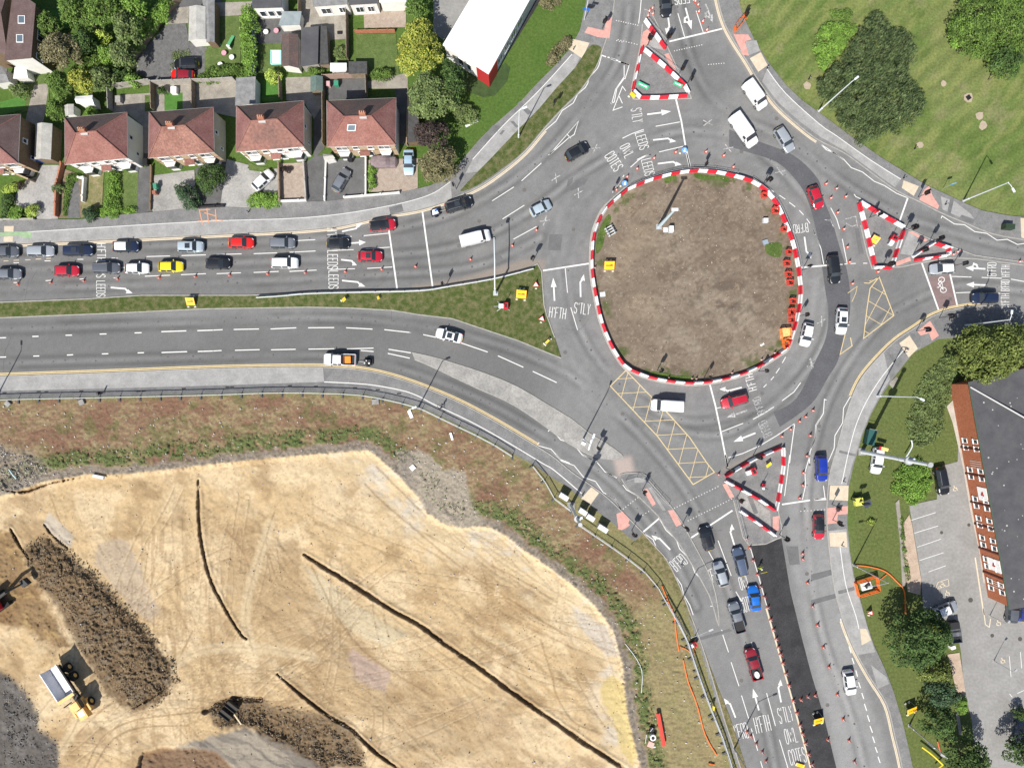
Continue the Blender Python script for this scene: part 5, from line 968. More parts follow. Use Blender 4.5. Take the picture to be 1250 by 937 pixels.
def crown_mesh(poly_m,h,base,leaf,lm,seed,lobe=None,cover=1.7,dome=.75,streak=None,flat=False,asp=.6):
    """leaf quads on many small lobes spread through the volume above the outline poly_m (metres)"""
    g=np.random.default_rng(seed);P=np.array(poly_m);x0,y0=P.min(0);x1,y1=P.max(0);A=abs(area(poly_m));Rr=sqrt(A/pi);lr=lobe or max(.32,min(.85,Rr*.26))
    n=max(5,int(A/(lr*lr)*1.15));pts=[]
    def inside(x,y): return sdist(x,y,[tuple(p) for p in poly_m])
    X=g.uniform(x0,x1,n*6);Y=g.uniform(y0,y1,n*6);d=inside(X,Y);ok=d < -lr*.45;X,Y,d=X[ok][:n],Y[ok][:n],-d[ok][:n]
    if len(X) < 3: X=np.array([P[:,0].mean()]*4)+g.normal(0,lr*.4,4);Y=np.array([P[:,1].mean()]*4)+g.normal(0,lr*.4,4);d=np.full(4,lr)
    prof=1-dome*(1-np.clip(d/(Rr*.9),0,1))**2
    ztop=base+(h-base)*prof*g.uniform(.82,1.06,len(X));rr=lr*g.uniform(.6,1.25,len(X));zc=np.maximum(ztop-rr*.8,base*.5+rr*.3)

    V=[];N=[];S_=[];D=[]
    for x,y,z,r in zip(X,Y,zc,rr):
        k=int(cover*4*pi*r*r*.62/(leaf*leaf*asp));
        u=g.normal(0,1,(k,3));u /= np.linalg.norm(u,axis=1)[:,None];u=u[u[:,2] > -.35];k=len(u)
        rad=r*g.uniform(.72,1.12,k)[:,None];V.append(np.array([x,y,z])+u*rad*np.array([1,1,.85]));N.append(u)
    V=np.concatenate(V);N=np.concatenate(N)
    low=g.uniform(0,1,len(V)) < .0
    nn_=N*.55+np.array([0,0,.55])+g.normal(0,.42,V.shape);nn_ /= np.linalg.norm(nn_,axis=1)[:,None]
    if streak is not None:
        t=np.tile(np.array([cos(streak),sin(streak),.25]),(len(V),1))+g.normal(0,.38,V.shape)
    else: t=g.normal(0,1,V.shape)
    t -= nn_*(t*nn_).sum(1)[:,None];t /= np.linalg.norm(t,axis=1)[:,None];bt=np.cross(nn_,t)
    sz=leaf*g.uniform(.6,1.3,len(V))[:,None]
    q1=V-t*sz*.5;q2=V+bt*sz*.5*asp+t*sz*.1;q3=V+t*sz*.5;q4=V-bt*sz*.5*asp+t*sz*.1
    VV=np.stack([q1,q4,q3,q2],1).reshape(-1,3);VV[:,2]=np.maximum(VV[:,2],.03);F=np.arange(len(VV)).reshape(-1,4)
    return VV,F,list(zip(X,Y,zc))
def plant(name,cat,label,outline_px,h,lmk,seed,leaf=.34,trunk=True,base=None,group=None,**kw):
    """outline_px: crown outline as photographed (its mid height is used to place it)"""
    zm=h*.62;P=[U(p,zm) for p in outline_px];cx=sum(p[0] for p in P)/len(P);cy=sum(p[1] for p in P)/len(P);P=[(x-cx,y-cy) for x,y in P]
    root=empty(name,cx,cy,-.02,0,label,cat,group);base=(h*.32 if trunk else 0) if base is None else base
    VV,F,lobes=crown_mesh(P,h,base,leaf,None,seed,**kw);me=np_mesh('crown',VV,F,[LM[lmk]]);o=bpy.data.objects.new('crown' if trunk else 'foliage',me);COL.objects.link(o);o.parent=root
    b=MB();r0=max(.08,min(.32,h*.035));hx=h*.45
    if trunk:
        b.tube([(0,0,-.2),(.05,.05,hx*.5),(0,.1,hx)],[r0,r0*.8,r0*.6],8)
        rr=random.Random(seed);ls=rr.sample(lobes,min(len(lobes),9))
        for lx,ly,lz in ls: b.tube([(0,.05,hx*.75),(lx*.5,ly*.5,(hx+lz)/2),(lx*.92,ly*.92,lz)],[r0*.5,r0*.32,.03],5)
        b.build('trunk',BARK,root)
    else:
        rr=random.Random(seed)
        for lx,ly,lz in rr.sample(lobes,min(len(lobes),8)): b.tube([(lx,ly,-.1),(lx,ly,max(.15,lz))],[.04,.02],5)
        b.build('stems',BARK,root)
    return root
def circ(x,y,rx,ry=None,a=0,n=18,seed=0,wob=.16):
    g=random.Random(seed*7+n);ry=ry or rx;ph=[g.uniform(0,6) for _ in range(3)];o=[]
    for k in range(n):
        t=2*pi*k/n;w_=1+wob*(sin(2*t+ph[0])*.4+sin(3*t+ph[1])*.4+sin(5*t+ph[2])*.35);u,v=rx*cos(t)*w_,ry*sin(t)*w_;o.append((x+u*cos(a)-v*sin(a),y+u*sin(a)+v*cos(a)))
    return o
TG='garden and roadside trees'
NE1=q(5,1,(370,70),(420,60),(470,130),(520,165),(570,155),(620,230),(640,330),(600,400),(610,470),(680,530),(700,620),(640,690),(600,740),(500,780),(420,800),(340,850),(240,830),(220,760),(160,680),(120,620),(60,560),(30,480),(90,430),(150,370),(210,320),(220,250),(300,150))
plant('thicket','thicket','big olive-brown willow thicket on the park grass',NE1,4.2,'olive',1,leaf=.5,trunk=False,lobe=.62,cover=1.25,dome=.45,streak=R(48),asp=.26)
plant('shrub','shrub','low bright green shrub bed against the olive thicket',q(5,1,(20,250),(60,140),(150,120),(290,150),(220,250),(160,340),(60,420),(25,340)),1.2,'bright',2,leaf=.22,trunk=False,lobe=.5,dome=.2,cover=1.3)
plant('shrub','shrub','small scattered weeds above the bright shrub bed',q(5,1,(110,60),(230,40),(260,100),(200,120),(130,100)),.7,'green',3,leaf=.22,trunk=False,lobe=.35)
NE2=q(5,1,(900,-60),(1300,-60),(1300,330),(1249,350),(1220,420),(1110,440),(1050,370),(1050,300),(960,350),(880,280),(840,200),(810,130),(870,60))
plant('thicket','thicket','dense green thicket filling the upper right corner',NE2,5,'green',4,leaf=.36,trunk=False,lobe=.75,dome=.45,streak=R(-60),asp=.4,cover=1.4)
plant('shrub','shrub','dark rounded bush at the lower end of the corner thicket',q(5,1,(1050,290),(1130,260),(1249,270),(1240,420),(1110,440),(1050,370)),5.6,'dark',5,leaf=.34,trunk=False,lobe=.8)
plant('shrub','shrub','yellowish green bush on the left flank of the corner thicket',q(5,1,(830,130),(900,110),(930,180),(900,260),(960,330),(880,290),(840,210)),3.6,'bright',6,leaf=.3,trunk=False,lobe=.6)

plant('tree','tree','olive brown-leaved tree beside the brown house',circ(75,62,24,23,seed=1),7,'brown',10,leaf=.32,group=TG);plant('tree','tree','broad mid green tree at the top left',circ(95,14,22,20,seed=2),8,'green',11,group=TG);plant('tree','tree','tall green tree between the brown house and the long hedge',circ(128,12,22,22,seed=3),8.5,'green',12,group=TG)
plant('tree','tree','soft green tree touching the long hedge',circ(155,35,18,22,seed=4),7,'sage',13,group=TG);plant('tree','tree','dark tree in the shade at the middle of the wooded garden',circ(103,52,14,14,seed=5),5.5,'dark',14,group=TG);plant('shrub','shrub','pale silvery green shrub in the wooded garden',circ(125,44,9,9,seed=6),3.6,'lime',15,leaf=.25,trunk=False)
plant('tree','tree','yellow-green small tree above the white-fronted house',circ(100,98,16,15,seed=7),5,'yellow',16,leaf=.28,group=TG);plant('tree','tree','dark green shrubby tree left of the yellow-green one',circ(72,103,16,17,seed=8),5,'green',17,group=TG);plant('tree','tree','green tree at the garden end beside the yard fence',circ(124,96,14,17,seed=9),4.5,'sage',18,group=TG)
plant('shrub','shrub','green bush left of the corrugated garage',circ(66,133,13,15,seed=10),3.4,'green',19,leaf=.26,trunk=False);plant('shrub','shrub','bright bush with yellow flowers in the wooded garden',circ(130,66,13,12,seed=11),3.8,'bright',20,leaf=.26,trunk=False);plant('shrub','shrub','leafy bush at the corner of the gravel yard',circ(160,96,10,9,seed=12),2.4,'bright',21,leaf=.25,trunk=False)
plant('tree','tree','small green tree at the corner of the brown house garden',circ(62,32,15,17,seed=51),6,'green',81,group=TG);plant('tree','tree','tall bright tree at the top edge left of the hedge',circ(158,3,22,15,seed=52),7.5,'bright',82,group=TG);plant('shrub','shrub','mixed green shrubs filling the middle of the wooded garden',circ(108,74,20,15,seed=53),3,'green',83,leaf=.26,trunk=False);plant('tree','tree','broad dark green tree next to the hedge middle',circ(150,68,16,18,seed=54),5.5,'sage',84,group=TG);plant('shrub','shrub','dark bushes below the hedge end',circ(145,90,12,10,seed=55),2.6,'dark',85,leaf=.26,trunk=False)
plant('hedge','hedge','long bright green hedge running down to the gravel yard',q(1,1,(940,-20),(1020,-20),(1000,60),(900,170),(800,290),(720,380),(660,380),(650,330),(740,240),(830,130)),3.2,'bright',22,leaf=.26,trunk=False,lobe=.75,dome=.5)
plant('shrub','shrub','small dark tree on the lawn left of the yard',circ(22,110,12,10,seed=13),2.8,'sage',23,leaf=.26,trunk=False);plant('shrub','shrub','climbing bush behind the white garden shelter',circ(111,135,8,6,seed=14),2.4,'bright',24,leaf=.22,trunk=False);plant('shrub','shrub','dark topiary bush beside the artificial lawn',circ(197,112,6,8,seed=15),1.8,'dark',25,leaf=.2,trunk=False)
plant('hedge','hedge','tall narrow bright hedge beside the slate-blue fence',q(2,1,(215,30),(290,20),(300,200),(290,440),(215,430),(215,330),(205,150)),3.4,'bright',26,leaf=.26,trunk=False,lobe=.7,dome=.5);plant('shrub','shrub','tangled garden shrubs along the pale panel fence',q(2,1,(0,380),(90,370),(200,370),(210,440),(100,470),(0,480)),1.6,'green',27,leaf=.25,trunk=False,lobe=.45)
plant('shrub','shrub','overgrown greenery beside the red car',q(1,1,(1140,440),(1249,400),(1249,480),(1150,480)),1.4,'green',28,leaf=.22,trunk=False,lobe=.4);plant('shrub','shrub','weeds growing across the gravel yard corner',q(1,1,(1000,300),(1110,290),(1120,320),(1020,400),(1000,420)),.4,'sage',29,leaf=.18,trunk=False,lobe=.3,cover=.6)
plant('shrub','shrub','lime green bush between paddling pool and half-white house',circ(333,92,12,9,seed=16),2.4,'lime',30,leaf=.25,trunk=False);plant('shrub','shrub','dark bush below the ribbed garage roof',circ(383,86,12,6,seed=17),1.8,'green',31,leaf=.22,trunk=False);plant('shrub','shrub','round grey-green bush on the small square lawn',circ(415,63,9,9,seed=18),1.6,'sage',32,leaf=.2,trunk=False);plant('shrub','shrub','wide green bush at the foot of the large lawn',circ(466,90,16,8,seed=19),2,'green',33,leaf=.25,trunk=False)
plant('tree','tree','bright yellow-green tree beside the warehouse',circ(512,58,29,33,seed=20),7.5,'yellow',34,leaf=.34,group=TG);plant('tree','tree','dark slim tree at the top edge above the yellow tree',circ(509,10,14,17,seed=21),6,'green',35,group=TG);plant('tree','tree','grey-green feathery tree below the yellow tree',circ(526,118,29,30,seed=22),8,'sage',36,leaf=.36,group=TG);plant('tree','tree','dark green tree between the feathery tree and the warehouse',circ(552,100,17,24,seed=23),7,'dark',37,group=TG)
plant('tree','tree','purple-leaved tree behind the last house',circ(528,163,21,18,seed=24),6.5,'purple',38,group=TG);plant('tree','tree','dense olive tree at the footway corner',circ(536,200,25,22,seed=25),6,'brown',39,leaf=.28,group=TG);plant('shrub','shrub','round clipped bush on the corner grass beside the white pipe',circ(568,137,16,13,seed=26),2.2,'sage',40,leaf=.22,trunk=False)
plant('shrub','shrub','oval brownish shrub bed beside the footway at the top',q(3,1,(810,310),(870,240),(940,195),(955,240),(900,310),(850,380),(805,390)),1.6,'brown',41,leaf=.24,trunk=False,lobe=.5);plant('shrub','shrub','dry shrub bed at the top end of the grass',q(3,1,(760,0),(900,-20),(880,20),(820,50),(765,30)),1.0,'brown',42,leaf=.24,trunk=False,lobe=.4)

plant('shrub','shrub','square clipped dark green bush by the pavement',q(1,2,(55,325),(135,325),(137,390),(55,392)),1.6,'bright',43,leaf=.18,trunk=False,lobe=.35,dome=.15);plant('shrub','shrub','round lime green clipped bush beside the square one',circ(38.5,258,8,8.5,seed=27,wob=.05),1.8,'lime',44,leaf=.18,trunk=False,lobe=.4,dome=.4);plant('hedge','hedge','yellow-green hedge at the left edge above the clipped bushes',q(1,2,(0,200),(100,180),(110,230),(0,240)),1.8,'lime',45,leaf=.2,trunk=False,lobe=.4);plant('shrub','shrub','dark shrubs in shade at the left edge',q(1,2,(0,240),(80,240),(80,300),(40,390),(0,395)),1.4,'dark',46,leaf=.22,trunk=False,lobe=.4)
plant('shrub','shrub','dark red-leaved bush beside the yellow-green hedge',circ(24,226,4.5,5,seed=28),1.6,'purple',47,leaf=.18,trunk=False);plant('shrub','shrub','spiky palm-like plant against the red brick wall',circ(69,229,7,7,seed=29),1.4,'sage',48,leaf=.3,trunk=False,asp=.25);plant('shrub','shrub','dark conifer bush at the pavement between the front gardens',circ(108,261,9,10,seed=30),2.4,'pine',49,leaf=.2,trunk=False);plant('hedge','hedge','soft light green hedge dividing the two planted front gardens',q(1,2,(615,110),(690,105),(685,260),(690,370),(570,400),(580,330),(610,260)),1.9,'bright',50,leaf=.2,trunk=False,lobe=.5)
plant('shrub','shrub','low bright bush at the pavement end of the square lawn',circ(155.5,256,9,4,seed=31),1.1,'bright',51,leaf=.18,trunk=False,lobe=.35);plant('shrub','shrub','greenery along the front of the planted garden',q(1,2,(385,120),(480,130),(470,160),(420,190),(380,380),(355,385),(375,200)),.9,'green',52,leaf=.2,trunk=False,lobe=.35);plant('shrub','shrub','big blue-green bush beside the slabbed driveway',q(1,2,(1000,190),(1060,175),(1120,180),(1160,250),(1150,330),(1080,340),(1050,290),(1020,240)),3.2,'pine',53,leaf=.24,trunk=False)
plant('tree','tree','dark tree over the shaded driveway between two houses',circ(257,218,17,21,seed=32),4.2,'dark',54,leaf=.24,group=TG);plant('hedge','hedge','rich green hedge below the white parked car',q(2,2,(230,260),(300,230),(440,235),(445,300),(360,320),(240,322)),1.8,'bright',55,leaf=.22,trunk=False,lobe=.5);plant('hedge','hedge','narrow light green hedge beside the dark car',q(2,2,(955,60),(975,70),(1000,100),(995,200),(975,230),(952,225)),1.5,'bright',56,leaf=.2,trunk=False,lobe=.4);plant('shrub','shrub','pink flowering pots in the gravel garden',circ(350,206,9,4,seed=33),.7,'purple',57,leaf=.15,trunk=False,lobe=.25)

plant('tree','tree','big yellowish maple beside the end of the brick building',q(5,3,(860,180),(930,130),(1050,110),(1200,100),(1320,120),(1350,250),(1249,400),(1180,430),(1100,510),(1040,490),(960,470),(890,420),(860,330)),8,'maple',60,leaf=.42,lobe=1.0,cover=1.5,group=TG)
plant('tree','tree','large dark round tree beside the car park entrance',circ(1123,782,38,36,seed=34),8,'dark',61,leaf=.36,lobe=1.0,group=TG);plant('tree','tree','pale feathery lower tree below the large dark one',circ(1138,818,26,14,seed=35),5.5,'maple',62,leaf=.34,group=TG);plant('tree','tree','grey-green tree beside the gravel planting bed',circ(1150,845,23,17,seed=36),5.5,'pine',63,leaf=.32,group=TG);plant('tree','tree','shadowy green tree above the yellow crane arm',circ(1146,880,22,20,seed=37),5,'dark',64,leaf=.32,group=TG)
plant('tree','tree','dark tree at the bottom edge beside the car park',circ(1180,925,30,26,seed=38),6.5,'dark',65,leaf=.36,group=TG);plant('shrub','shrub','bright shrubs at the end of the gravel planting bed',circ(1175,862,8,11,seed=39),1.6,'bright',66,leaf=.22,trunk=False);plant('shrub','shrub','dark bush in shade near the blue van at the right edge',circ(1246,872,7,9,seed=40),2.6,'dark',67,leaf=.24,trunk=False)
plant('shrub','shrub','wide dark green bramble bank beside the brick building',q(5,3,(640,440),(720,370),(830,270),(860,330),(870,420),(850,500),(820,560),(790,620),(790,740),(720,820),(640,850),(580,800),(560,700),(600,600),(610,520)),.6,'sage',68,leaf=.24,trunk=False,lobe=.3,dome=.3,cover=1.0)
plant('shrub','shrub','dense rounded shrub mass above the car park bays',q(5,4,(500,130),(560,50),(640,30),(700,60),(725,170),(720,240),(640,280),(570,300),(530,250),(490,200)),1.7,'bright',69,leaf=.28,trunk=False,lobe=.7);plant('shrub','shrub','line of small plants along the planting bed',q(5,4,(525,370),(545,360),(560,560),(590,730),(560,740),(540,560)),.6,'green',70,leaf=.2,trunk=False,lobe=.3,cover=.8)
plant('shrub','shrub','bright yellow-green weed clump on the verge south of the solar trailer',circ(1064,637,5,4,seed=41),.8,'lime',71,leaf=.2,trunk=False)
plant('tree','tree','dark tree shading the van at the lower right corner',circ(1252,918,22,20,seed=56),6,'dark',86,group=TG)

def scatter(name,label,n,box,ok,size,m,seed,lift=.3):
    g=np.random.default_rng(seed);px=g.uniform(box[0],box[1],n*8);py=g.uniform(box[2],box[3],n*8);k=ok(px,py) & (fbm(px,py,1/6,95) > g.uniform(.25,.7,n*8));px,py=px[k][:n],py[k][:n];n=len(px);s=g.uniform(*size,n)*g.uniform(.4,1,n);c=np.array([(x,y,z) for z in (-1,1) for x,y in ((-1,-1),(1,-1),(1,1),(-1,1))])[None]*g.uniform(.45,1,(n,8,3));a=g.uniform(0,6.28,n);ca,sa=np.cos(a)[:,None],np.sin(a)[:,None]
    x,y=c[...,0]*ca-c[...,1]*sa,c[...,0]*sa+c[...,1]*ca;V=np.stack([x*s[:,None]+((px-625)*S)[:,None],y*s[:,None]+((468.5-py)*S)[:,None],c[...,2]*.7*s[:,None]+(gz(px,py)+s*lift)[:,None]],-1).reshape(-1,3);f=np.array([(3,2,1,0),(4,5,6,7),(0,1,5,4),(1,2,6,5),(2,3,7,6),(3,0,4,7)]);F=(f[None]+(np.arange(n)*8)[:,None,None]).reshape(-1,4)
    o=bpy.data.objects.new(name,np_mesh(name,V,F,[m]));COL.objects.link(o);tag(o,label,name.replace('_',' '),kind='stuff')
CLM=leafmat('clod_earth',[(.05,.034,.02),(.10,.07,.042),(.15,.11,.07),(.22,.18,.125)],.95);inp=lambda p,e: (lambda x,y: sdist(x,y,p)+(fbm(x,y,1/9,2)-.5)*10 < e)
scatter('spoil_clods','dark broken clods covering the long spoil heap',6500,(20,230,640,885),inp(SPOIL,4),(.03,.15),CLM,31);scatter('spoil_clods','dark clods and stones on the lower spoil heap',3600,(245,450,848,937),inp(SPOIL2,1),(.03,.15),CLM,32)
scatter('rubble','grey rubble and clods at the left end of the bank',700,(0,70,540,608),inp([(-30,548),(0,546),(34,556),(56,574),(36,590),(0,600),(-30,606)],0),(.03,.14),leafmat('rubble_grey',[(.08,.07,.06),(.2,.18,.16),(.36,.34,.3)],.95),33);scatter('sand_clods','small clods strewn over the dug sand',2600,(0,780,560,937),inp(SAND,-6),(.03,.11),leafmat('clod_sand',[(.16,.11,.06),(.3,.22,.13),(.42,.33,.2)],.95),34);scatter('rock_pile','dark broken rock in the lower left corner',1100,(0,75,810,937),inp([(-20,800),(0,820),(20,832),(42,860),(48,890),(70,905),(75,960),(-20,960)],-2),(.03,.14),leafmat('rock_dark',[(.04,.04,.042),(.10,.10,.10),(.17,.165,.16)],.95),35)
ok_=lambda x,y: (sdist(x,y,ri) < -4) & (fbm(x,y,1/14,92) > .45);gz_=gz;gz=lambda x,y: 0*x+.17;scatter('island_stones','small stones and clods on the bare roundabout island',1500,(725,975,212,466),ok_,(.025,.09),leafmat('stone_pale',[(.12,.09,.07),(.28,.23,.18),(.5,.46,.4)],.95),36);gz=gz_

g=np.random.default_rng(5);n=26000;px=g.uniform(-40,860,n*4);py=g.uniform(520,937,n*4);d=sdist(px,py,SAND)+(fbm(px,py,1/9,2)-.5)*16;ok=(d > 12) & (d < 32) & (sdist(px,py,SITE) < -4) & (fbm(px,py,1/7,91) > .44) & (g.uniform(0,1,n*4) < .5) & (fbm(px,py,1/24,77) > .3);px,py=px[ok][:n],py[ok][:n]
gx=(px-625)*S;gy=(468.5-py)*S;m_=len(gx);V=np.stack([gx,gy,gz(px,py)+g.uniform(.02,.22,m_)],1);nn_=np.array([0,0,1])+g.normal(0,.6,V.shape);nn_ /= np.linalg.norm(nn_,axis=1)[:,None];t_=g.normal(0,1,V.shape);t_ -= nn_*(t_*nn_).sum(1)[:,None];t_ /= np.linalg.norm(t_,axis=1)[:,None];bt=np.cross(nn_,t_);sz=g.uniform(.07,.2,m_)[:,None]
VV=np.stack([V-t_*sz,V-bt*sz*.6,V+t_*sz,V+bt*sz*.6],1).reshape(-1,3);me=np_mesh('weeds',VV,np.arange(len(VV)).reshape(-1,4),[LM['sage']]);o=bpy.data.objects.new('weeds',me);COL.objects.link(o);tag(o,'green weeds growing along the edge of the dug sand','weeds',kind='stuff')
g=np.random.default_rng(6);n=800;px=g.uniform(0,900,n*6);py=g.uniform(490,937,n*6);d=sdist(px,py,SAND);ok=(sdist(px,py,SITE) < -3) & ((d > 2) | (g.uniform(0,1,n*6) < .12));px,py=px[ok][:n],py[ok][:n];b=MB()
for x,y,s_,a_ in zip(px,py,g.uniform(.04,.16,n),g.uniform(0,6,n)):
    gx,gy=(x-625)*S,(468.5-y)*S;b.box(gx,gy,float(gz(x,y))-.05,s_*2,s_*1.6,float(gz(x,y))+s_*1.1,a_,top=.6)
b.build('stones',mat('loose_stone',(.36,.33,.29),.9,(.62,.60,.56),1),label='scattered loose stones on the dug site and its bank',cat='stones',kind='stuff')

# ------------------------------------------------------------------ vehicles
def paint(n,c,metal=.0,rough=.32): return mat('car_paint_'+n,c,rough,coat=.7,spec=.5,metal=metal)
PT={'white': paint('white',(.72,.73,.74)),'silver': paint('silver',(.40,.43,.46),.35),'ice': paint('ice_blue',(.42,.50,.56),.2),'black': paint('black',(.012,.013,.016)),'navy': paint('navy',(.012,.02,.05)),'grey': paint('grey',(.12,.13,.15),.3),'midgrey': paint('mid_grey',(.20,.215,.24),.3),'red': paint('red',(.42,.012,.03)),'brightred': paint('bright_red',(.62,.015,.012)),'darkred': paint('dark_red',(.22,.01,.02)),'blue': paint('blue',(.01,.13,.50)),'royal': paint('royal_blue',(.01,.03,.28)),'yellow': paint('yellow',(.72,.58,.02)),'slate': paint('slate_blue',(.10,.13,.20),.3),'lightblue': paint('light_blue',(.33,.46,.58),.1)}
RUB=mat('tyre_rubber',(.02,.02,.021),.85);RIM=mat('wheel_rim',(.45,.46,.47),.35,metal=.7);LAMPW=mat('headlamp_glass',(.5,.53,.56),.1);LAMPR=mat('tail_lamp_red',(.5,.01,.01),.2);TRIM=mat('black_trim',(.025,.025,.027),.6);PLW=mat('plate_white',(.8,.8,.78),.5);PLY=mat('plate_yellow',(.8,.6,.05),.5)
PROF={
 'hatch': (1.46,[(0,.42,.46,0,0),(.012,.66,.56,0,0),(.035,.80,.64,0,0),(.075,.90,.72,0,0),(.15,.97,.82,0,0),(.255,1,.93,0,0),(.40,1,.95,1.42,.70),(.60,1,.97,1.46,.71),(.62,1,.97,1.46,.71),(.83,.98,.99,1.41,.68),(.93,.93,1.0,0,0),(.965,.86,.84,0,0),(.988,.74,.66,0,0),(1,.55,.52,0,0)]),
 'saloon': (1.45,[(0,.42,.45,0,0),(.012,.66,.54,0,0),(.035,.80,.62,0,0),(.075,.90,.70,0,0),(.15,.97,.80,0,0),(.27,1,.92,0,0),(.39,1,.94,1.39,.68),(.54,1,.96,1.44,.69),(.56,1,.96,1.44,.69),(.70,1,.98,1.40,.66),(.84,.97,.98,0,0),(.94,.90,.93,0,0),(.975,.80,.75,0,0),(.992,.68,.62,0,0),(1,.5,.5,0,0)]),
 'estate': (1.50,[(0,.42,.46,0,0),(.012,.66,.56,0,0),(.035,.80,.64,0,0),(.075,.90,.72,0,0),(.15,.97,.82,0,0),(.25,1,.94,0,0),(.37,1,.96,1.45,.72),(.56,1,.98,1.50,.73),(.58,1,.98,1.50,.73),(.90,.98,1.0,1.44,.69),(.955,.92,1.02,0,0),(.98,.82,.8,0,0),(.993,.72,.65,0,0),(1,.58,.52,0,0)]),
 'suv': (1.68,[(0,.50,.58,0,0),(.012,.72,.68,0,0),(.035,.85,.80,0,0),(.07,.93,.90,0,0),(.14,.98,.99,0,0),(.24,1,1.06,0,0),(.35,1,1.08,1.62,.74),(.55,1,1.1,1.68,.75),(.57,1,1.1,1.68,.75),(.90,.98,1.12,1.60,.71),(.955,.93,1.12,0,0),(.98,.85,.9,0,0),(.993,.76,.72,0,0),(1,.64,.58,0,0)]),
 'van': (1.95,[(0,.66,.60,0,0),(.015,.84,.75,0,0),(.05,.95,.95,0,0),(.10,.99,1.08,0,0),(.17,1,1.16,0,0),(.265,1,1.2,1.90,.80),(.36,1,1.22,1.95,.86),(.38,1,1.22,1.95,.86),(.985,.99,1.25,1.93,.85),(1,.95,1.2,0,0)]),
 'pickup': (1.72,[(0,.66,.60,0,0),(.015,.84,.74,0,0),(.05,.95,.92,0,0),(.12,.99,1.0,0,0),(.235,1,1.06,0,0),(.32,1,1.1,1.66,.72),(.45,1,1.12,1.72,.73),(.47,1,1.12,1.72,.73),(.57,1,1.12,1.66,.70),(.625,.99,1.1,0,0),(.635,.98,.72,0,0),(.985,.97,.72,0,0),(1,.9,.55,0,0)])}
def car(px,py,hd,kind,col,label,L=4.2,Wd=1.78,roofcol=None,sunroof=False,group=None,z=.0,cat=None,extra=None,rails=False):
    """hd: driving direction in the image (x right, y down)"""
    ht,pr=PROF[kind];gx,gy=G(px,py,.75);a=atan2(-hd[1],hd[0]);base=.02 if True else 0
    nm={'hatch': 'car','saloon': 'car','estate': 'car','suv': 'car','van': 'van','pickup': 'pickup_truck'}[kind]
    root=empty(nm,gx,gy,z+.02,a,label,cat or {'van': 'van','pickup_truck': 'pickup truck'}.get(nm,'car'),group)
    m=PT[col];body=MB();glass={'windscreen': MB(),'rear_window': MB(),'side_window': MB(),'side_window ': MB()};roof=MB();hw=Wd/2;rows=[]
    for x,wf,bt,tp,wr in pr:
        X_=L*(.5-x);w_=hw*wf;cab=tp > 0
        z0=.22 if 0 < x < 1 else .32
        if cab: top=[(w_*.985,bt),(w_*wr*1.06,tp-.10),(w_*wr*.93,tp-.015),(w_*wr*.5,tp+.02),(0,tp+.03)]
        else: top=[(w_*.97,bt),(w_*.88,bt+.045),(w_*.72,bt+.06),(w_*.4,bt+.075),(0,bt+.08)]
        half=[(w_*.93,z0),(w_,z0+.22),(w_*1.0,(z0+bt)/2+.1)]+top
        rows.append([(X_,y,zz) for y,zz in half]+[(X_,-y,zz) for y,zz in half[-2::-1]])
    n=len(rows[0]);cabs=[p[3] > 0 for p in pr];last=max(i for i,c in enumerate(cabs) if c);first=min(i for i,c in enumerate(cabs) if c)
    for i in range(len(rows)-1):
        for k in range(n-1):
            f=(rows[i][k],rows[i+1][k],rows[i+1][k+1],rows[i][k+1]);seg_=min(k,n-2-k)
            tgt=body
            if seg_ >= 4 and i == first-1: tgt=glass['windscreen']
            elif seg_ >= 4 and i == last and kind != 'van': tgt=glass['rear_window']
            elif seg_ == 3 and cabs[i] and cabs[i+1] and not (abs(pr[i+1][0]-pr[i][0]) < .03) and not (kind == 'van' and i > first): tgt=glass['side_window' if k < n/2 else 'side_window ']
            elif seg_ >= 4 and cabs[i] and cabs[i+1] and roofcol: tgt=roof
            tgt.poly(f[::-1])
    body.poly(rows[0]);body.poly(rows[-1][::-1])
    body.poly([(L*.47,-hw*.8,.2),(L*.47,hw*.8,.2),(-L*.47,hw*.8,.2),(-L*.47,-hw*.8,.2)])
    bo=body.build('body',m,root,smooth=True)
    if roofcol: roof.build('roof',PT[roofcol],root,smooth=True)
    for k_,g_ in glass.items():
        if g_.f: g_.build(k_.strip(),GLASS,root,smooth=True)

    for sx in (.315,-.295):
        for sy in (-1,1):
            w_=MB();r_=.32 if kind in ('hatch','saloon','estate') else .36;X_,Y_=sx*L,sy*(hw-.10)
            w_.tube([(X_,Y_-.11,r_),(X_,Y_+.11,r_)],r_,14);wo=w_.build('wheel',RUB,root);rm_=MB();rm_.tube([(X_,Y_+sy*.10,r_),(X_,Y_+sy*.118,r_)],r_*.62,10);rm_.build('rim',RIM,wo)
    zb=pr[3][2]
    for sy in (-1,1):
        b=MB();b.obox((L*.5-.20,sy*hw*.72,zb-.06),((.13,-sy*.09,-.03),(.02,.07,0),(0,0,.06)));b.build('headlight',LAMPW,root)
        b=MB();b.obox((-L*.5+.16,sy*hw*.74,zb+.05),((.07,-sy*-.04,0),(0,.08,0),(0,0,.1)));b.build('tail_light',LAMPR,root)
        xm=L*(.5-pr[first][0])+.22;b=MB();b.obox((xm,sy*(hw+.10),pr[first][2]+.05),((.06,0,0),(0,.12,0),(0,0,.07)));b.build('mirror',TRIM if col in ('white','silver','black') and kind in ('van','pickup') else m,root)
    b=MB();b.obox((L*.5+.0,0,.42),((.012,0,0),(0,.26,0),(0,0,.055)));b.build('number_plate',PLW,root)
    b=MB();b.obox((-L*.5-.0,0,.62 if kind != 'pickup' else .5),((.012,0,0),(0,.26,0),(0,0,.055)));b.build('number_plate',PLY,root)

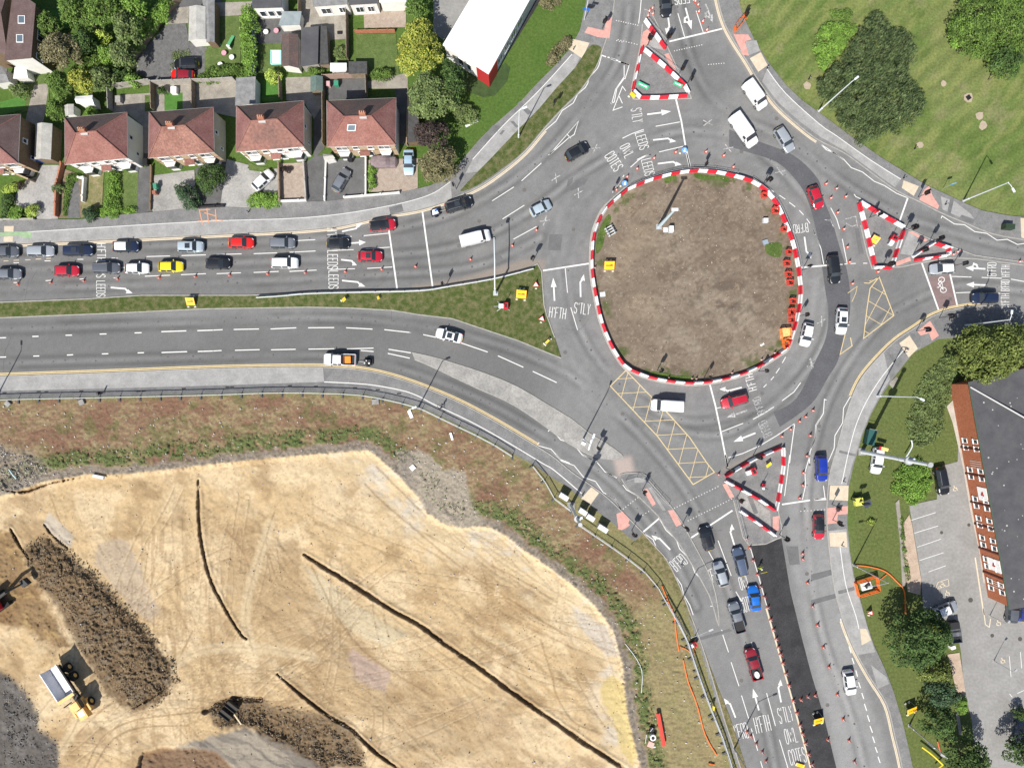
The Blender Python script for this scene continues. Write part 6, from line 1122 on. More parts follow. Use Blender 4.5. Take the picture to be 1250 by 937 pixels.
    b=MB();b.obox((L*.5-.01,0,.40),((.03,0,0),(0,hw*.5,0),(0,0,.10)));b.build('grille',TRIM,root)

    if sunroof:
        b=MB();b.obox((L*(.5-.53),0,ht+.028),((L*.09,0,0),(0,hw*.46,0),(0,0,.012)));b.build('sunroof',GLASS,root)
    if rails:
        for sy in (-1,1): b=MB();b.tube([(L*(.5-.40),sy*hw*.66,ht+.03),(L*(.5-.88),sy*hw*.64,ht+.01)],.028,6);b.build('roof_rail',RIM,root)
    if kind == 'pickup':
        for nm_,c_,ax3 in (('bed_side',(-L*.31,hw*.93,.93),((L*.185,0,0),(0,.05,0),(0,0,.22))),('bed_side',(-L*.31,-hw*.93,.93),((L*.185,0,0),(0,.05,0),(0,0,.22))),('tailgate',(-L*.487,0,.93),((.04,0,0),(0,hw*.88,0),(0,0,.22)))): b=MB();b.obox(c_,ax3);b.build(nm_,m,root)
        b=MB();b.obox((-L*.31,0,.80),((L*.17,0,0),(0,hw*.86,0),(0,0,.012)));b.build('load_bed',TRIM,root)
    if kind == 'van':
        b=MB()
        for k in range(5): b.obox((L*(.5-.46-k*.11),0,ht+.022),((.025,0,0),(0,hw*.66,0),(0,0,.012)))
        b.build('roof_rib',m,root)
    return root
Q='cars queuing eastbound on the western approach road'
def C2(c,r,x,y,*a,**k): (px,py),=q(c,r,(x,y));return car(px,py,*a,**k)
C2(1,2,32,587,E,'estate','grey','grey car cut by the left edge in the upper lane of the queue',L=4.3,group=Q);C2(1,2,238,583,E,'estate','silver','white-silver estate car right of the green cycle surfacing',L=4.4,group=Q);C2(1,2,455,580,E,'estate','navy','long dark navy estate car just left of the kerb lettering',L=4.9,group=Q,sunroof=True)
C2(1,2,735,557,E,'hatch','navy','navy car with a white roof and boot in the upper queue lane',L=4.3,roofcol='white',group=Q);C2(1,2,1118,558,E,'suv','ice','pale blue car with a dark sunroof in the upper queue lane',L=4.3,sunroof=True,group=Q)
C2(1,2,48,718,E,'hatch','midgrey','grey car cut by the left edge in the lower lane of the queue',L=4.3,group=Q);C2(1,2,390,699,E,'hatch','red','deep red hatchback alone in the lower lane near the left',L=4.1,group=Q);C2(1,2,622,683,E,'estate','grey','dark grey estate over the road lettering in the lower lane',L=4.5,group=Q,rails=True);C2(1,2,802,684,E,'hatch','white','small white hatchback between the dark estate and the yellow car',L=4.0,group=Q);C2(1,2,1000,674,E,'hatch','yellow','yellow hatchback in the lower queue lane',L=4.15,group=Q)
C2(2,2,75,656,E,'hatch','black','black hatchback ahead of the yellow car',L=4.1,group=Q);C2(2,2,212,535,E,'hatch','brightred','bright red hatchback in the upper queue lane',L=4.2,group=Q);C2(2,2,455,538,E,'suv','midgrey','dark silver car following the bright red hatchback',L=4.2,group=Q);C2(2,2,468,653,E,'suv','white','white people carrier in the lower queue lane',L=4.5,group=Q);C2(2,2,780,538,E,'hatch','black','black hatchback standing on the upper lane lettering near the stop line',L=3.7,group=Q);C2(2,2,1042,432,(1,-.1),'suv','red','deep red car with a black roof at the stop line in the kerbside lane',L=4.4,roofcol='black',group=Q);C2(2,2,968,614,E,'hatch','red','dark red hatchback waiting at the stop line in the lower lane',L=4.1,group=Q,sunroof=True)
RD='cars driving through the roundabout'
C2(3,2,287,313,(1,-.28),'suv','black','black off-road car towing a small trailer',L=4.6,group=RD,sunroof=True,rails=True);C2(3,2,385,508,(1,-.25),'van','white','white panel van leaving the stop line toward the roundabout',L=5.1,Wd=1.9,group=RD);C2(3,2,768,332,(1,-.5),'hatch','ice','silver hatchback entering the roundabout from the west',L=3.7,group=RD)
car(704.5,185,(1,-.55),'hatch','black','black hatchback heading up the left side of the roundabout',L=4.2,group=RD);C2(4,1,872,560,(105,150),'van','white','smaller white panel van on the outer lane',L=5.0,Wd=1.9,group=RD);C2(4,1,805,765,(115,165),'van','white','larger white panel van on the inner lane at the dark asphalt',L=6.0,Wd=2.05,group=RD);C2(4,1,1045,818,(.52,.85),'estate','silver','silver people carrier following the white vans',L=4.5,Wd=1.85,group=RD)
C2(4,1,345,15,(.1,1),'estate','black','black car waiting at the top edge of the northern arm',L=4.6,group=RD);C2(4,2,1228,268,(.35,.94),'hatch','red','red hatchback on the dark asphalt lane east of the roundabout',L=3.9,group=RD);C2(5,2,133,690,(.1,1),'suv','black','black car on the dark asphalt lane level with the stop line',L=4.7,group=RD);C2(5,3,181,103,(-.06,1),'hatch','white','white car with a dark sunroof next to the small yellow hatching',L=4.5,group=RD,sunroof=True);C2(4,3,1177,183,(-.22,1),'hatch','white','white hatchback hugging the barrier ring on its lower right',L=4.0,group=RD)
C2(4,3,754,572,(-1,.27),'estate','red','red car with roof rails at the lower stop line of the roundabout',L=4.5,group=RD,rails=True);C2(4,3,355,600,(-1,-.06),'van','white','white van beside the big yellow box junction',L=5.2,Wd=1.95,group=RD);C2(5,2,773,686,(-1,.05),'hatch','silver','white car waiting over the red cycle box',L=4.2,group=RD,roofcol='white');C2(5,2,1018,858,(-1,0),'suv','navy','black car in the tree shadow on the eastern arm',L=4.2,group=RD)
C2(3,3,232,190,(-1,-.25),'saloon','white','white coupe with a glass roof on the lower carriageway',L=4.5,sunroof=True);pk_=C2(2,3,792,330,(-1,-.03),'pickup','white','white pickup with an orange load towing a compressor',L=5.3,Wd=1.9)
b=MB();b.box(-1.4,0,.82,.95,1.15,1.25,.05);b.build('orange_load',mat('orange_box',(.75,.25,.03),.6),pk_)
C2(5,4,60,78,(.05,1),'suv','royal','royal blue car on the south exit beside the zigzag lines',L=4.3,cat='car');C2(5,4,46,422,(.0,1),'hatch','red','red car with a black roof on the south exit',L=4.1,roofcol='black')
SQ='cars on the southern arm'
C2(4,4,588,490,(-.28,-.96),'hatch','black','black hatchback waiting at the southern stop line',L=4.1,group=SQ);C2(4,4,672,700,(-.28,-.96),'hatch','silver','silver hatchback beside the lane lettering on the southern arm',L=4.3,group=SQ);C2(4,4,785,628,(-.24,-.97),'estate','slate','slate blue estate car second from the southern stop line',L=4.8,group=SQ,rails=True);C2(4,4,868,842,(-.15,-.99),'saloon','blue','bright blue car behind the slate estate',L=4.3,group=SQ);car(899,753,(-.27,-.96),'pickup','midgrey','grey pickup truck in the middle of the southern arm',L=5.2,Wd=1.85,group=SQ)
dr_=C2(4,5,863,325,(-.27,-.96),'pickup','darkred','dark red pickup truck with a white oval box in its bed',L=5.3,Wd=1.85,group=SQ);b=MB();b.prism([(-1.75+.45*cos(k*pi/5)*1.3,.4*sin(k*pi/5)) for k in range(10)],.85,1.12);b.build('white_box',WFRAME,dr_)
C2(5,5,227,437,(.16,1),'hatch','white','white hatchback alone on the south exit lane',L=4.2);car(1071,562,(-.14,1),'estate','white','white works car parked on the verge under the tall mast',L=4.4);C2(5,4,766,152,(.18,1),'suv','black','black car parked alone at the top of the car park',L=4.7,rails=True)
C2(5,4,792,905,(.92,-.38),'hatch','silver','silver car with a sunroof parked by the planting bed',L=4.0,roofcol='white');car(1236,746,(.1,-1),'hatch','grey','dark grey car parked at the corner of the brick building',L=4.0);car(1250,744,(.1,-1),'hatch','royal','navy blue car cut by the right edge beside the brick building',L=4.0);car(1247,895,(.1,-1),'van','slate','dark van in deep shade at the right edge',L=4.8)
C2(2,2,340,168,(.62,-.6),'hatch','white','white car parked askew above the rich green hedge',L=4.1,group='cars parked at the houses');C2(2,2,800,168,(.5,-.86),'hatch','midgrey','grey car parked on the tarmac drive of the roof-window house',L=4.2,group='cars parked at the houses');C2(2,2,1195,62,(0,1),'saloon','lightblue','light blue car beside the tarpaulin-covered car',L=4.3,group='cars parked at the houses');C2(1,1,1092,375,(-1,.05),'estate','black','black car parked in the gravel yard',L=4.1,group='cars parked at the houses');C2(1,1,1070,442,(-1,-.02),'hatch','brightred','old red car with a patched roof beside the black car in the yard',L=3.9,roofcol='darkred',group='cars parked at the houses')

gx,gy=G(468.6,197,.7);root=empty('covered_car',gx,gy,.02,0,'car under a mauve grey tarpaulin in front of the last house','car');b=MB();rw=[]
for i,(x,w_,zt) in enumerate([(-2.25,.35,.5),(-2.1,.85,.85),(-1.5,.95,1.05),(-.8,.98,1.42),(.4,.98,1.45),(1.1,.96,1.05),(1.9,.88,.85),(2.2,.4,.5)]): rw.append([(x,w_*1.02,.08),(x,w_,zt*.55),(x,w_*.75,zt*.93),(x,w_*.3,zt),(x,-w_*.3,zt),(x,-w_*.75,zt*.93),(x,-w_,zt*.55),(x,-w_*1.02,.08)])
for i in range(7):
    for k in range(7): b.poly((rw[i][k],rw[i][k+1],rw[i+1][k+1],rw[i+1][k]))
b.poly(rw[0]);b.poly(rw[-1][::-1]);b.build('tarpaulin',mat('mauve_tarpaulin',(.17,.13,.135),.6,(.24,.19,.2),1.6,bump=.5),root,smooth=True)
for sx in (-1.3,1.3):
    b=MB();b.tube([(sx,-.8,.3),(sx,-.6,.3)],.3,12);b.tube([(sx,.6,.3),(sx,.8,.3)],.3,12);b.build('wheel',RUB,root)

def trailer(px,py,hd,label,kind):
    gx,gy=G(px,py,.4);root=empty('trailer',gx,gy,.02,atan2(-hd[1],hd[0]),label,'trailer');b=MB();b.tube([(.7,0,.45),(1.6,0,.45)],.04,6);b.build('drawbar',STEEL,root)
    for sy in (-1,1): w_=MB();w_.tube([(0,sy*.62-.08,.28),(0,sy*.62+.08,.28)],.28,12);w_.build('wheel',RUB,root)
    b=MB();b.box(0,0,.35,1.5,1.05,.45);b.build('chassis',TRIM,root)
    if kind == 'box':
        b=MB();b.box(-.02,0,.45,1.4,1.0,.75);b.build('tub',PT['navy'],root);b=MB();b.prism([(-.55,-.4),(.5,-.35),(.35,.42),(-.4,.38)],.75,.95);b.build('white_load',WFRAME,root);b=MB();b.box(.2,.18,.96,.5,.3,1.0,.3);b.build('blue_load',PT['blue'],root)
    else:
        b=MB();b.box(0,0,.45,1.15,.85,1.0,0,top=.85);b.build('housing',TRIM,root);b=MB();b.tube([(.15,-.2,1.0),(.15,-.2,1.25)],.09,8);b.tube([(-.3,.2,1.0),(-.3,.2,1.12)],.14,8);b.build('exhaust',WFRAME,root);b=MB();b.box(.45,.2,1.0,.25,.35,1.06);b.build('panel',STEEL,root)
    return root
trailer(*q(3,2,(152,358))[0],(1,-.28),'small trailer with a white and blue load behind the black off-road car','box');trailer(*q(2,3,(958,345))[0],(-1,-.05),'small dark towed compressor behind the white pickup','comp')

gx,gy=G(1166,775,.8);root=empty('skip_trailer',gx,gy,.02,R(8),'black tipping trailer with an open bed by the big dark tree','trailer');b=MB();b.box(0,0,.5,1.6,2.3,.58)
for s_,c_ in ((-1,0),(1,0)): b.obox((s_*.78,0,.85),((.04,0,0),(0,1.15,0),(0,0,.35)))
for s_ in (-1,1): b.obox((0,s_*1.12,.85),((.78,0,0),(0,.04,0),(0,0,.35)))
b.build('tub',PT['grey'],root);b=MB();b.box(0,1.7,.1,1.5,1.1,1.2);b.build('hydraulic_cabinet',TRIM,root)
for sy in (-.5,.5): b=MB();b.tube([(-.85,sy,.32),(.85,sy,.32)],.32,12);b.build('wheel',RUB,root)
for (x,y),lb,m_,s_ in ((q(5,5,(742,122))[0],'small yellow grit bin under the big dark tree',PT['yellow'],1.1),(q(5,5,(830,228))[0],'white rounded bin beside the black tipping trailer',WFRAME,.7)):
    gx,gy=G(x,y,.6);root=empty('bin',gx,gy,.02,R(20),lb,'bin');b=MB();b.box(0,0,.0,s_,s_*.75,.75,top=1.08);b.build('body',m_,root);b=MB();b.box(0,0,.75,s_*1.1,s_*.85,.86,top=.9);b.build('lid',m_,root)
# ------------------------------------------------------------------ lamps, masts, signals
def lamp_post(px,py,h,label,arm=(0,0,0),m=None,thick=.11,group='street lamp columns',head=.35):
    gx,gy=G(px,py);root=empty('street_lamp',gx,gy,0,0,label,'street lamp',group);m=m or STEELB
    b=MB();b.tube([(0,0,-.2),(0,0,1.4),(0,0,1.42),(0,0,h)],[thick*1.35,thick*1.35,thick,thick*.62],10);b.build('column',m,root);ax,ay,_=arm;l=hypot(ax,ay) or 1
    b=MB();b.tube([(0,0,h-.1),(ax*.5,ay*.5,h+.08),(ax,ay,h+.1)] if l > .1 and (ax or ay) else [(0,0,h-.1),(.3,.0,h)],thick*.45,8);b.build('arm',m,root);hx,hy=(ax,ay) if (ax or ay) else (.3,0);u,v=hx/hypot(hx,hy),hy/hypot(hx,hy)
    b=MB();b.obox((hx+u*head,hy+v*head,h+.1),((u*head,v*head,0),(-v*.15,u*.15,0),(0,0,.06)));lh=b.build('lamp_head',m,root);b=MB();b.obox((hx+u*head,hy+v*head,h+.03),((u*head*.8,v*head*.8,0),(-v*.11,u*.11,0),(0,0,.015)));b.build('lens',LAMPW,lh);b=MB();b.box(0,0,0,.5,.5,.05);b.build('base_plate',CONC,root)
    return root
lamp_post(633,168,11.2,'slim white lamp column on the narrow verge of the upper left footway',(.5,.2,0));lamp_post(999,136,11.0,'white lamp column in front of the olive thicket',(.4,.3,0));lamp_post(1176,245,10.2,'white lamp column on the park grass edge',(.5,-.9,0));lamp_post(1178,397,10.2,'white lamp column rising over the maple crown',(.1,.8,0),head=.3)
lamp_post(1070,483,11.2,'white lamp column on the verge south of the maple',(.4,-.2,0));lamp_post(1042,689,10.3,'grey lamp column beside the orange fenced pit',(-2.4,-.45,0),m=STEEL);lamp_post(1110,885,9.8,'grey lamp column behind the yellow diversion sign on the south verge',(-.5,.3,0),m=STEEL);lamp_post(823,749,10.6,'lamp column in the site fence with a long arm over the southern arm',(2.6,1.1,0),m=STEEL)
lamp_post(896,913,10.6,'lamp column at the bottom edge of the site fence',(2.4,1.0,0),m=STEEL);lamp_post(-2,482,10.0,'lamp column at the left edge beside the long fence',(0,.9,0));lamp_post(511,497,10.6,'lamp column at the fence by the lower footway bend',(.5,.2,0));lamp_post(712,535,10.8,'lamp column standing on the long concrete splitter island',(.3,.9,0));lamp_post(1213,806,4.4,'short lamp post on the car park kerb island',(.2,.2,0),m=STEEL,thick=.05,head=.2);lamp_post(1208,751,3.8,'short lamp post beside the yellow kerb line of the car park',(.2,.2,0),m=STEEL,thick=.05,head=.2)

gx,gy=G(804,277);root=empty('lighting_mast',gx,gy,.1,0,'pale blue mast standing on the bare roundabout island','mast');b=MB();b.tube([(0,0,0),(0,0,5.5),(0,0,11)],[.30,.24,.16],12);b.build('column',mat('mast_pale_blue',(.45,.55,.60),.5),root);b=MB();b.box(0,0,0,.9,.9,.18);b.build('base_plate',STEEL,root);b=MB();b.obox((0,0,11.05),((.5,0,0),(0,.22,0),(0,0,.08)));b.build('lamp_head',STEELB,root)
gx,gy=G(818,281);b=MB();b.box(0,0,.1,.7,1.0,1.1);b.box(-.8,0,.1,.7,.8,.2);b.build('control_cabinet',STEELB,label='pale cabinet on a slab beside the roundabout mast',cat='cabinet',loc=(gx,gy,0))
def mast(px,py,h,label,r=.34):
    gx,gy=G(px,py);root=empty('camera_mast',gx,gy,0,0,label,'mast');b=MB();b.tube([(0,0,-.2),(0,0,h*.6),(0,0,h*.62),(0,0,h)],[r,r*.8,r*.95,r*.7],12);b.build('column',STEELB,root);b=MB();b.tube([(0,0,h*.72),(0,0,h*.74)],r*1.8,12);b.build('collar',STEEL,root);b=MB();b.tube([(0,0,h),(0,0,h+.25)],r*1.1,12);b.build('cap',STEEL,root)
    b=MB();b.box(.5,.2,h*.7,.5,.35,h*.72+.5);b.build('antenna_box',STEELB,root);b=MB();b.box(0,0,0,1.2,1.2,.1);b.build('base_plate',CONC,root);return root
mast(1052,551,18.2,'very tall thick white mast crossing over the white works car');mast(697,617,15.0,'tall thick grey mast standing among the white roadside cabinets',r=.28)

gx,gy=G(605,358);root=empty('cantilever_gantry',gx,gy,.1,0,'white cantilever pole reaching over the western approach lanes','gantry');b=MB();b.tube([(0,0,0),(0,0,5.6)],[.2,.14],10);b.build('column',STEELB,root);b=MB();b.tube([(0,0,5.5),(.0,4,5.9),(-.1,7.9,6.0)],[.12,.10,.07],8);b.build('arm',STEELB,root);b=MB();b.box(0,0,0,.8,.8,.12);b.build('base_plate',STEEL,root)
b=MB();b.box(-.1,7.9,5.2,.4,.35,5.95);b.build('signal_head',BLACK,root)
SGG='traffic signals round the junction'
def signal(px,py,label,heads=((0,1),),h=3.4,z=.12):
    gx,gy=G(px,py);root=empty('traffic_signal',gx,gy,z-.02,0,label,'traffic signal',SGG);b=MB();b.tube([(0,0,0),(0,0,h)],.06,8);b.build('pole',mat('signal_grey',(.09,.09,.095),.6),root)
    for ux,uy in heads:
        l=hypot(ux,uy) or 1;ux,uy=ux/l,uy/l;b=MB();b.obox((ux*.28,uy*.28,h-.45),((ux*.14,uy*.14,0),(-uy*.19,ux*.19,0),(0,0,.52)));b.obox((ux*.20,uy*.20,h-.45),((ux*.015,uy*.015,0),(-uy*.33,ux*.33,0),(0,0,.68)));hd_=b.build('signal_head',BLACK,root)
        for k,c_ in enumerate((mat('red_lens',(.09,.008,.008),.5),mat('amber_lens',(.09,.045,.01),.5),mat('green_lens',(.01,.05,.03),.5))):
            b=MB();zc=h-.13-k*.32;b.tube([(ux*.42,uy*.42,zc),(ux*.45,uy*.45,zc)],.1,10);b.build('lens',c_,hd_)
    return root
for p,lb,hs in (((675,131),'signal on the grass verge strip of the upper left',((1,-1),)),((735,36),'signal on the pink paving at the top left crossing',((1,.3),(.2,-1))),(q(3,2,(722,645))[0],'signal at the tip of the central verge beside the guardrail end',((-1,0),(0,1))),((544,349),'signal behind the guardrail by the western stop line',((-1,0),)),((557,231),'signal on the footway corner facing the west queue',((-1,-.2),)),
                  ((790,56),'signal on the pink paving inside the northern island',((0,-1),(-1,.2))),((812,54),'twin signal at the right side of the northern island',((.3,-1),(1,-.4),(-1,-.3))),((828,92),'signal near the lower right of the northern island',((0,-1),)),((837,106),'signal leaning over the green signs of the northern island',((1,.5),)),((905.5,28),'signal beside the orange mesh at the north-east crossing',((-1,-.6),(-.5,1))),
                  ((858,207),'signal on top of the barrier ring north side',((-1,.1),)),((931,226),'three-headed signal on the upper right of the barrier ring',((-1,.5),(0,1),(1,.3))),((1120,241),'signal on pink paving beside the park grass',((-1,-.2),(-.4,.9))),((1061,266),'slim signal within the upper side of the eastern triangle',((1,-.2),)),((1103.5,282),'cluster signal at the top corner of the eastern triangle',((1,0),(-.6,1),(.3,-1))),((1134,295),'signal at the top of the small eastern triangle',((1,.2),(0,-1))),
                  ((1115,309),'signal at the left tip of the small eastern triangle',((-.4,1),(1,0))),((1076,326),'signal at the bottom corner of the eastern triangle',((-1,0),(0,1),(1,.4))),((979,330),'signal just outside the ring beside the eastern stop line',((0,1),)),((1118,404),'signal on the dotted kerb at the south-east crossing',((1,-.2),(0,1))),((1146,388),'signal on the footway beside the red cycle box',((1,-.1),(.2,1))),((1162,325),'thin signal pole by the small eastern triangle',((1,0),)),
                  ((729,544),'signal on the tip of the long concrete splitter island',((-1,-.3),(0,-1))),((784,598),'signal on the slip road island near its nose',((-1,-.6),(-.6,1))),((771,647),'signal on the footway at the slip road crossing',((.6,-1),(-1,-.3))),((832,641),'signal at the island beside the southern stop line',((.3,1),(1,-.2))),((899,608),'signal inside the lower southern triangle',((-.3,1),(-1,.2))),((951,652),'signal at the right tip of the lower southern barrier row',((.2,-1),(1,.1))),((919,556),'slim signal above the upper edge of the southern triangle',((1,0),(-.7,.5))),
                  ((886,571),'signal at the left tip of the southern triangle',((1,-.2),)),((859,461),'signal inside the ring at its lower edge',((1,0),)),((802,452),'signal inside the ring at its lower left',((1,.3),(0,-1))),((926,453),'signal outside the ring at its lower right',((1,.2),)),((974,386),'signal at the ring beside the orange mesh',((1,0),)),((1015,615),'signal on buff paving at the south exit crossing',((-.8,-.4),)),((1016,634),'signal on pink paving at the south exit crossing',((-.8,.4),(0,-1))),((748,237),'signal with a square backing board at the upper left of the ring',((-1,.3),))): signal(*p,'grey '+lb,hs)

gx,gy=G(713,25);root=empty('direction_sign',gx,gy,.1,0,'tall white post carrying a small blue sign at the top left crossing','sign');b=MB();b.tube([(0,0,0),(0,0,5.6)],.06,8);b.build('post',STEELB,root);b=MB();b.obox((0,0,3.2),((.55,-.1,0),(.02,.05,0),(0,0,.3)));b.build('sign_panel',PT['blue'],root);b=MB();b.obox((.45,0,3.8),((.5,-.1,0),(.02,.05,0),(0,0,.2)));b.build('sign_panel',BLACK,root)
gx,gy=G(1151,230);root=empty('direction_sign',gx,gy,.0,0,'small blue sign on a low post at the park edge','sign');b=MB();b.tube([(0,0,0),(0,0,2.3)],.04,8);b.build('post',STEEL,root);b=MB();b.obox((.3,.1,2.2),((.35,.1,0),(-.02,.05,.02),(0,0,.2)));b.build('sign_panel',mat('sign_light_blue',(.1,.35,.65),.5),root)
for x,y,lb in ((700,61,'short dark bollard at the top of the left cycle track'),(936,84,'short dark bollard at the start of the right cycle track'),(1102,218,'short dark bollard on the right cycle track end by buff paving'),(304,259,'black bollard-like bin on the footway near the rich green hedge'),(1103,430,'dark bollard at the end of the south-east cycle track'),(1029,587,'dark bollard at the buff paving of the south exit'),(1027,665,'dark bollard below the pink paving of the south exit'),(1153,250,'slim bollard at the park corner paving'),(711,604,'white topped bollard post left of the paired cabinets'),(832,688,'yellow topped bollard at the end of the slip road island'),(1116,182,'lone dark marker post with a shadow on the park grass'),(987,97,'dark marker post left of the olive thicket')):
    gx,gy=G(x,y);root=empty('bollard',gx,gy,.1,0,lb,'bollard');b=MB();b.tube([(0,0,-.1),(0,0,.85),(0,0,.95)],[.09,.08,.03],10);b.build('post',TRIM,root);b=MB();b.tube([(0,0,.70),(0,0,.78)],.088,10);b.build('band',WFRAME,root)

for i,(x,y,w_,lb) in enumerate(((905,247,1.15,'single white cabinet nearest the tall grey mast on its left'),(1017,335,1.0,'left one of the paired white cabinets'),(1062,370,1.0,'right one of the paired white cabinets'),(1134,433,1.25,'white cabinet furthest down the verge toward the slip road'))):
    (px,py),=q(3,4,(x,y));gx,gy=G(px,py,1.6);root=empty('control_cabinet',gx,gy,0,R(-32),lb,'cabinet','white roadside control cabinets');b=MB();b.box(0,0,-.1,w_*1.3,.7,1.6);b.build('housing',REND,root);b=MB();b.box(0,0,1.6,w_*1.38,.78,1.68,top=.97);b.build('lid',WFRAME,root);b=MB();b.obox((0,-.355,.8),((w_*.01,0,0),(0,.01,0),(0,0,.7)));b.build('door_gap',BLACK,root)
# ------------------------------------------------------------------ long fence along the bank
def mesh_fence(line,h,label,name='mesh_fence',panel=3.1,z=0,m=STEEL,bars=.22,feet=True):
    P=resample(GP(line),panel);x0,y0=P[0];root=empty(name,x0,y0,z,0,label,'fence');rail=MB();wires=MB()
    for i,((xa,ya),(xb,yb)) in enumerate(zip(P,P[1:])):
        L=hypot(xb-xa,yb-ya);d=((xb-xa)/L,(yb-ya)/L);a=(xa-x0,ya-y0);e=(xb-x0,yb-y0)
        rail.obox(((a[0]+e[0])/2,(a[1]+e[1])/2,h),((d[0]*L/2,d[1]*L/2,0),(-d[1]*.065,d[0]*.065,0),(0,0,.035)));rail.obox(((a[0]+e[0])/2,(a[1]+e[1])/2,.25),((d[0]*L/2,d[1]*L/2,0),(-d[1]*.03,d[0]*.03,0),(0,0,.03)))
        for k in range(int(L/bars)): wires.obox((a[0]+d[0]*k*bars,a[1]+d[1]*k*bars,h/2),((d[0]*.012,d[1]*.012,0),(-d[1]*.010,d[0]*.010,0),(0,0,h/2)))
    rail.build('rail',m,root);wires.build('bars',m,root)
    for i,(x,y) in enumerate(P[:100]):
        if not (-40 < x/S+625 < 1290): continue
        b=MB();b.tube([(x-x0,y-y0,-.1),(x-x0,y-y0,h+.05)],.05,6)
        nx_,ny_=(0,-1) if i == len(P)-1 else ((P[i+1][1]-y),-(P[i+1][0]-x));l=hypot(nx_,ny_) or 1
        if feet: b.box(x-x0+nx_/l*.35,y-y0+ny_/l*.35,-.05,.28,.75,.14,atan2(ny_,nx_)-pi/2);b.tube([(x-x0,y-y0,h*.7),(x-x0+nx_/l*.65,y-y0+ny_/l*.65,.08)],.03,5)
        b.build('post',m if not feet else mat('fence_post_dark',(.10,.10,.10),.8),root)
    return root
mesh_fence(smooth_line(FENCE[:11],4),1.5,'long pale railed site fence along the lower footway',panel=3.3);mesh_fence(smooth_line(FENCE[11:15],4),1.5,'section of pale site fence behind the white cabinets',panel=3.3);mesh_fence(smooth_line(FENCE[15:26],4),1.5,'pale site fence beside the slip road and southern arm',panel=3.3)
l2=off(smooth_line(FENCE[18:25],3),-1.6);mesh_fence(l2,1.0,'second parallel grey rail fence at the bottom of the site',panel=4,bars=.6)

P=GP(smooth_line([(315,364),(346,362),(375,359.5),(420,358),(510,356),(552,350),(604,341),(651,329)],4));x0,y0=P[0];root=empty('guardrail',x0,y0,.12,0,'long white-topped guardrail along the central verge','guardrail');b=MB()
for (xa,ya),(xb,yb) in zip(P,P[1:]):
    L=hypot(xb-xa,yb-ya);d=((xb-xa)/L,(yb-ya)/L);b.obox(((xa+xb)/2-x0,(ya+yb)/2-y0,.68),((d[0]*L/2,d[1]*L/2,0),(-d[1]*.055,d[0]*.055,0),(0,0,.16)))
b.build('rail',STEELB,root)
for x,y in resample(P,2.4): b=MB();b.box(x-x0,y-y0,-.2,.12,.12,.6);b.build('post',STEEL,root)

def railing(line,label,h=1.0,z=.12,name='pedestrian_railing'):
    P=resample(GP(line),1.9);x0,y0=P[0];root=empty(name,x0,y0,z,0,label,'railing');b=MB()
    for zz in (h,.15): b.tube([(x-x0,y-y0,zz) for x,y in P],.025,5)
    for (xa,ya),(xb,yb) in zip(P,P[1:]):
        L=hypot(xb-xa,yb-ya)
        for k in range(1,int(L/.24)): t=k*.24/L;b.tube([(xa+(xb-xa)*t-x0,ya+(yb-ya)*t-y0,.15),(xa+(xb-xa)*t-x0,ya+(yb-ya)*t-y0,h)],.010,4,cap=False)
    b.build('rails',STEEL,root)
    for x,y in P: b=MB();b.tube([(x-x0,y-y0,-.1),(x-x0,y-y0,h+.04)],.03,6);b.build('post',STEEL,root)
railing([(768,229),(788,220),(809,213),(830,208.5),(852,207),(875,208.5),(899,213)],'thin grey railing outside the top of the barrier ring');railing([(917,220),(938,235),(951,252),(960,273),(968,292),(974,314),(978,338)],'thin grey railing outside the right of the barrier ring');railing([(790,26),(813,54)],'railing on the right flank of the northern island');railing([(788,60),(829,90)],'railing behind the long side of the northern island');railing([(764,586),(784,580),(800,600),(816,616)],'railing along the slip road island');railing([(897,609),(906,645),(910,660)],'railing inside the lower southern island')
# ------------------------------------------------------------------ red and white barriers
BR=mat('barrier_red',(.50,.015,.03),.5,(.56,.03,.05),3);BW=mat('barrier_white',(.66,.67,.67),.5,(.74,.74,.74),3)
def barrier_mesh(L):
    b=MB();pr_=[(-.26,0),(-.26,.12),(-.15,.34),(-.11,.86),(-.07,.92),(.07,.92),(.11,.86),(.15,.34),(.26,.12),(.26,0)];h=L/2-.015;n=len(pr_)
    vs=[(-h,y,z) for y,z in pr_]+[(h,y,z) for y,z in pr_];b.faces(vs,[(i,i+1,n+i+1,n+i)[::-1] for i in range(n-1)]);b.poly(vs[:n]);b.poly(vs[n:][::-1])
    for s_ in (-1,1): b.box(s_*h*.45,0,.92,.12,.09,.96)
    b.box(0,.0,.92,.16,.1,.945);return b
def barriers(line,closed,start,labels,group,z=.02):
    P=GP(line);n0=max(2,round(sum(hypot(b_[0]-a_[0],b_[1]-a_[1]) for a_,b_ in zip(P,P[1:]+([P[0]] if closed else [])))/1.53));n0+=(n0 % 2 if closed else 0)
    T=sum(hypot(b_[0]-a_[0],b_[1]-a_[1]) for a_,b_ in zip(P,P[1:]+([P[0]] if closed else [])));pts=resample(P,T/n0,closed)
    if closed: pts.append(pts[0])
    k=len(pts)-1;first=None
    for i,(a_,c_) in enumerate(zip(pts,pts[1:])):
        L=hypot(c_[0]-a_[0],c_[1]-a_[1]);m=(BR,BW)[(i+start) % 2];col=('red','white')[(i+start) % 2]
        o=barrier_mesh(L).build('water_barrier',m,smooth=False,loc=((a_[0]+c_[0])/2,(a_[1]+c_[1])/2,z),rz=atan2(c_[1]-a_[1],c_[0]-a_[0]));tag(o,labels(i,col,k),'barrier',group)
barriers(RINGS,True,0,lambda i,c,k: f'{c} ring barrier, {ordn(i)} clockwise from the backing board at its upper left','red and white barriers round the roundabout island',z=.10)
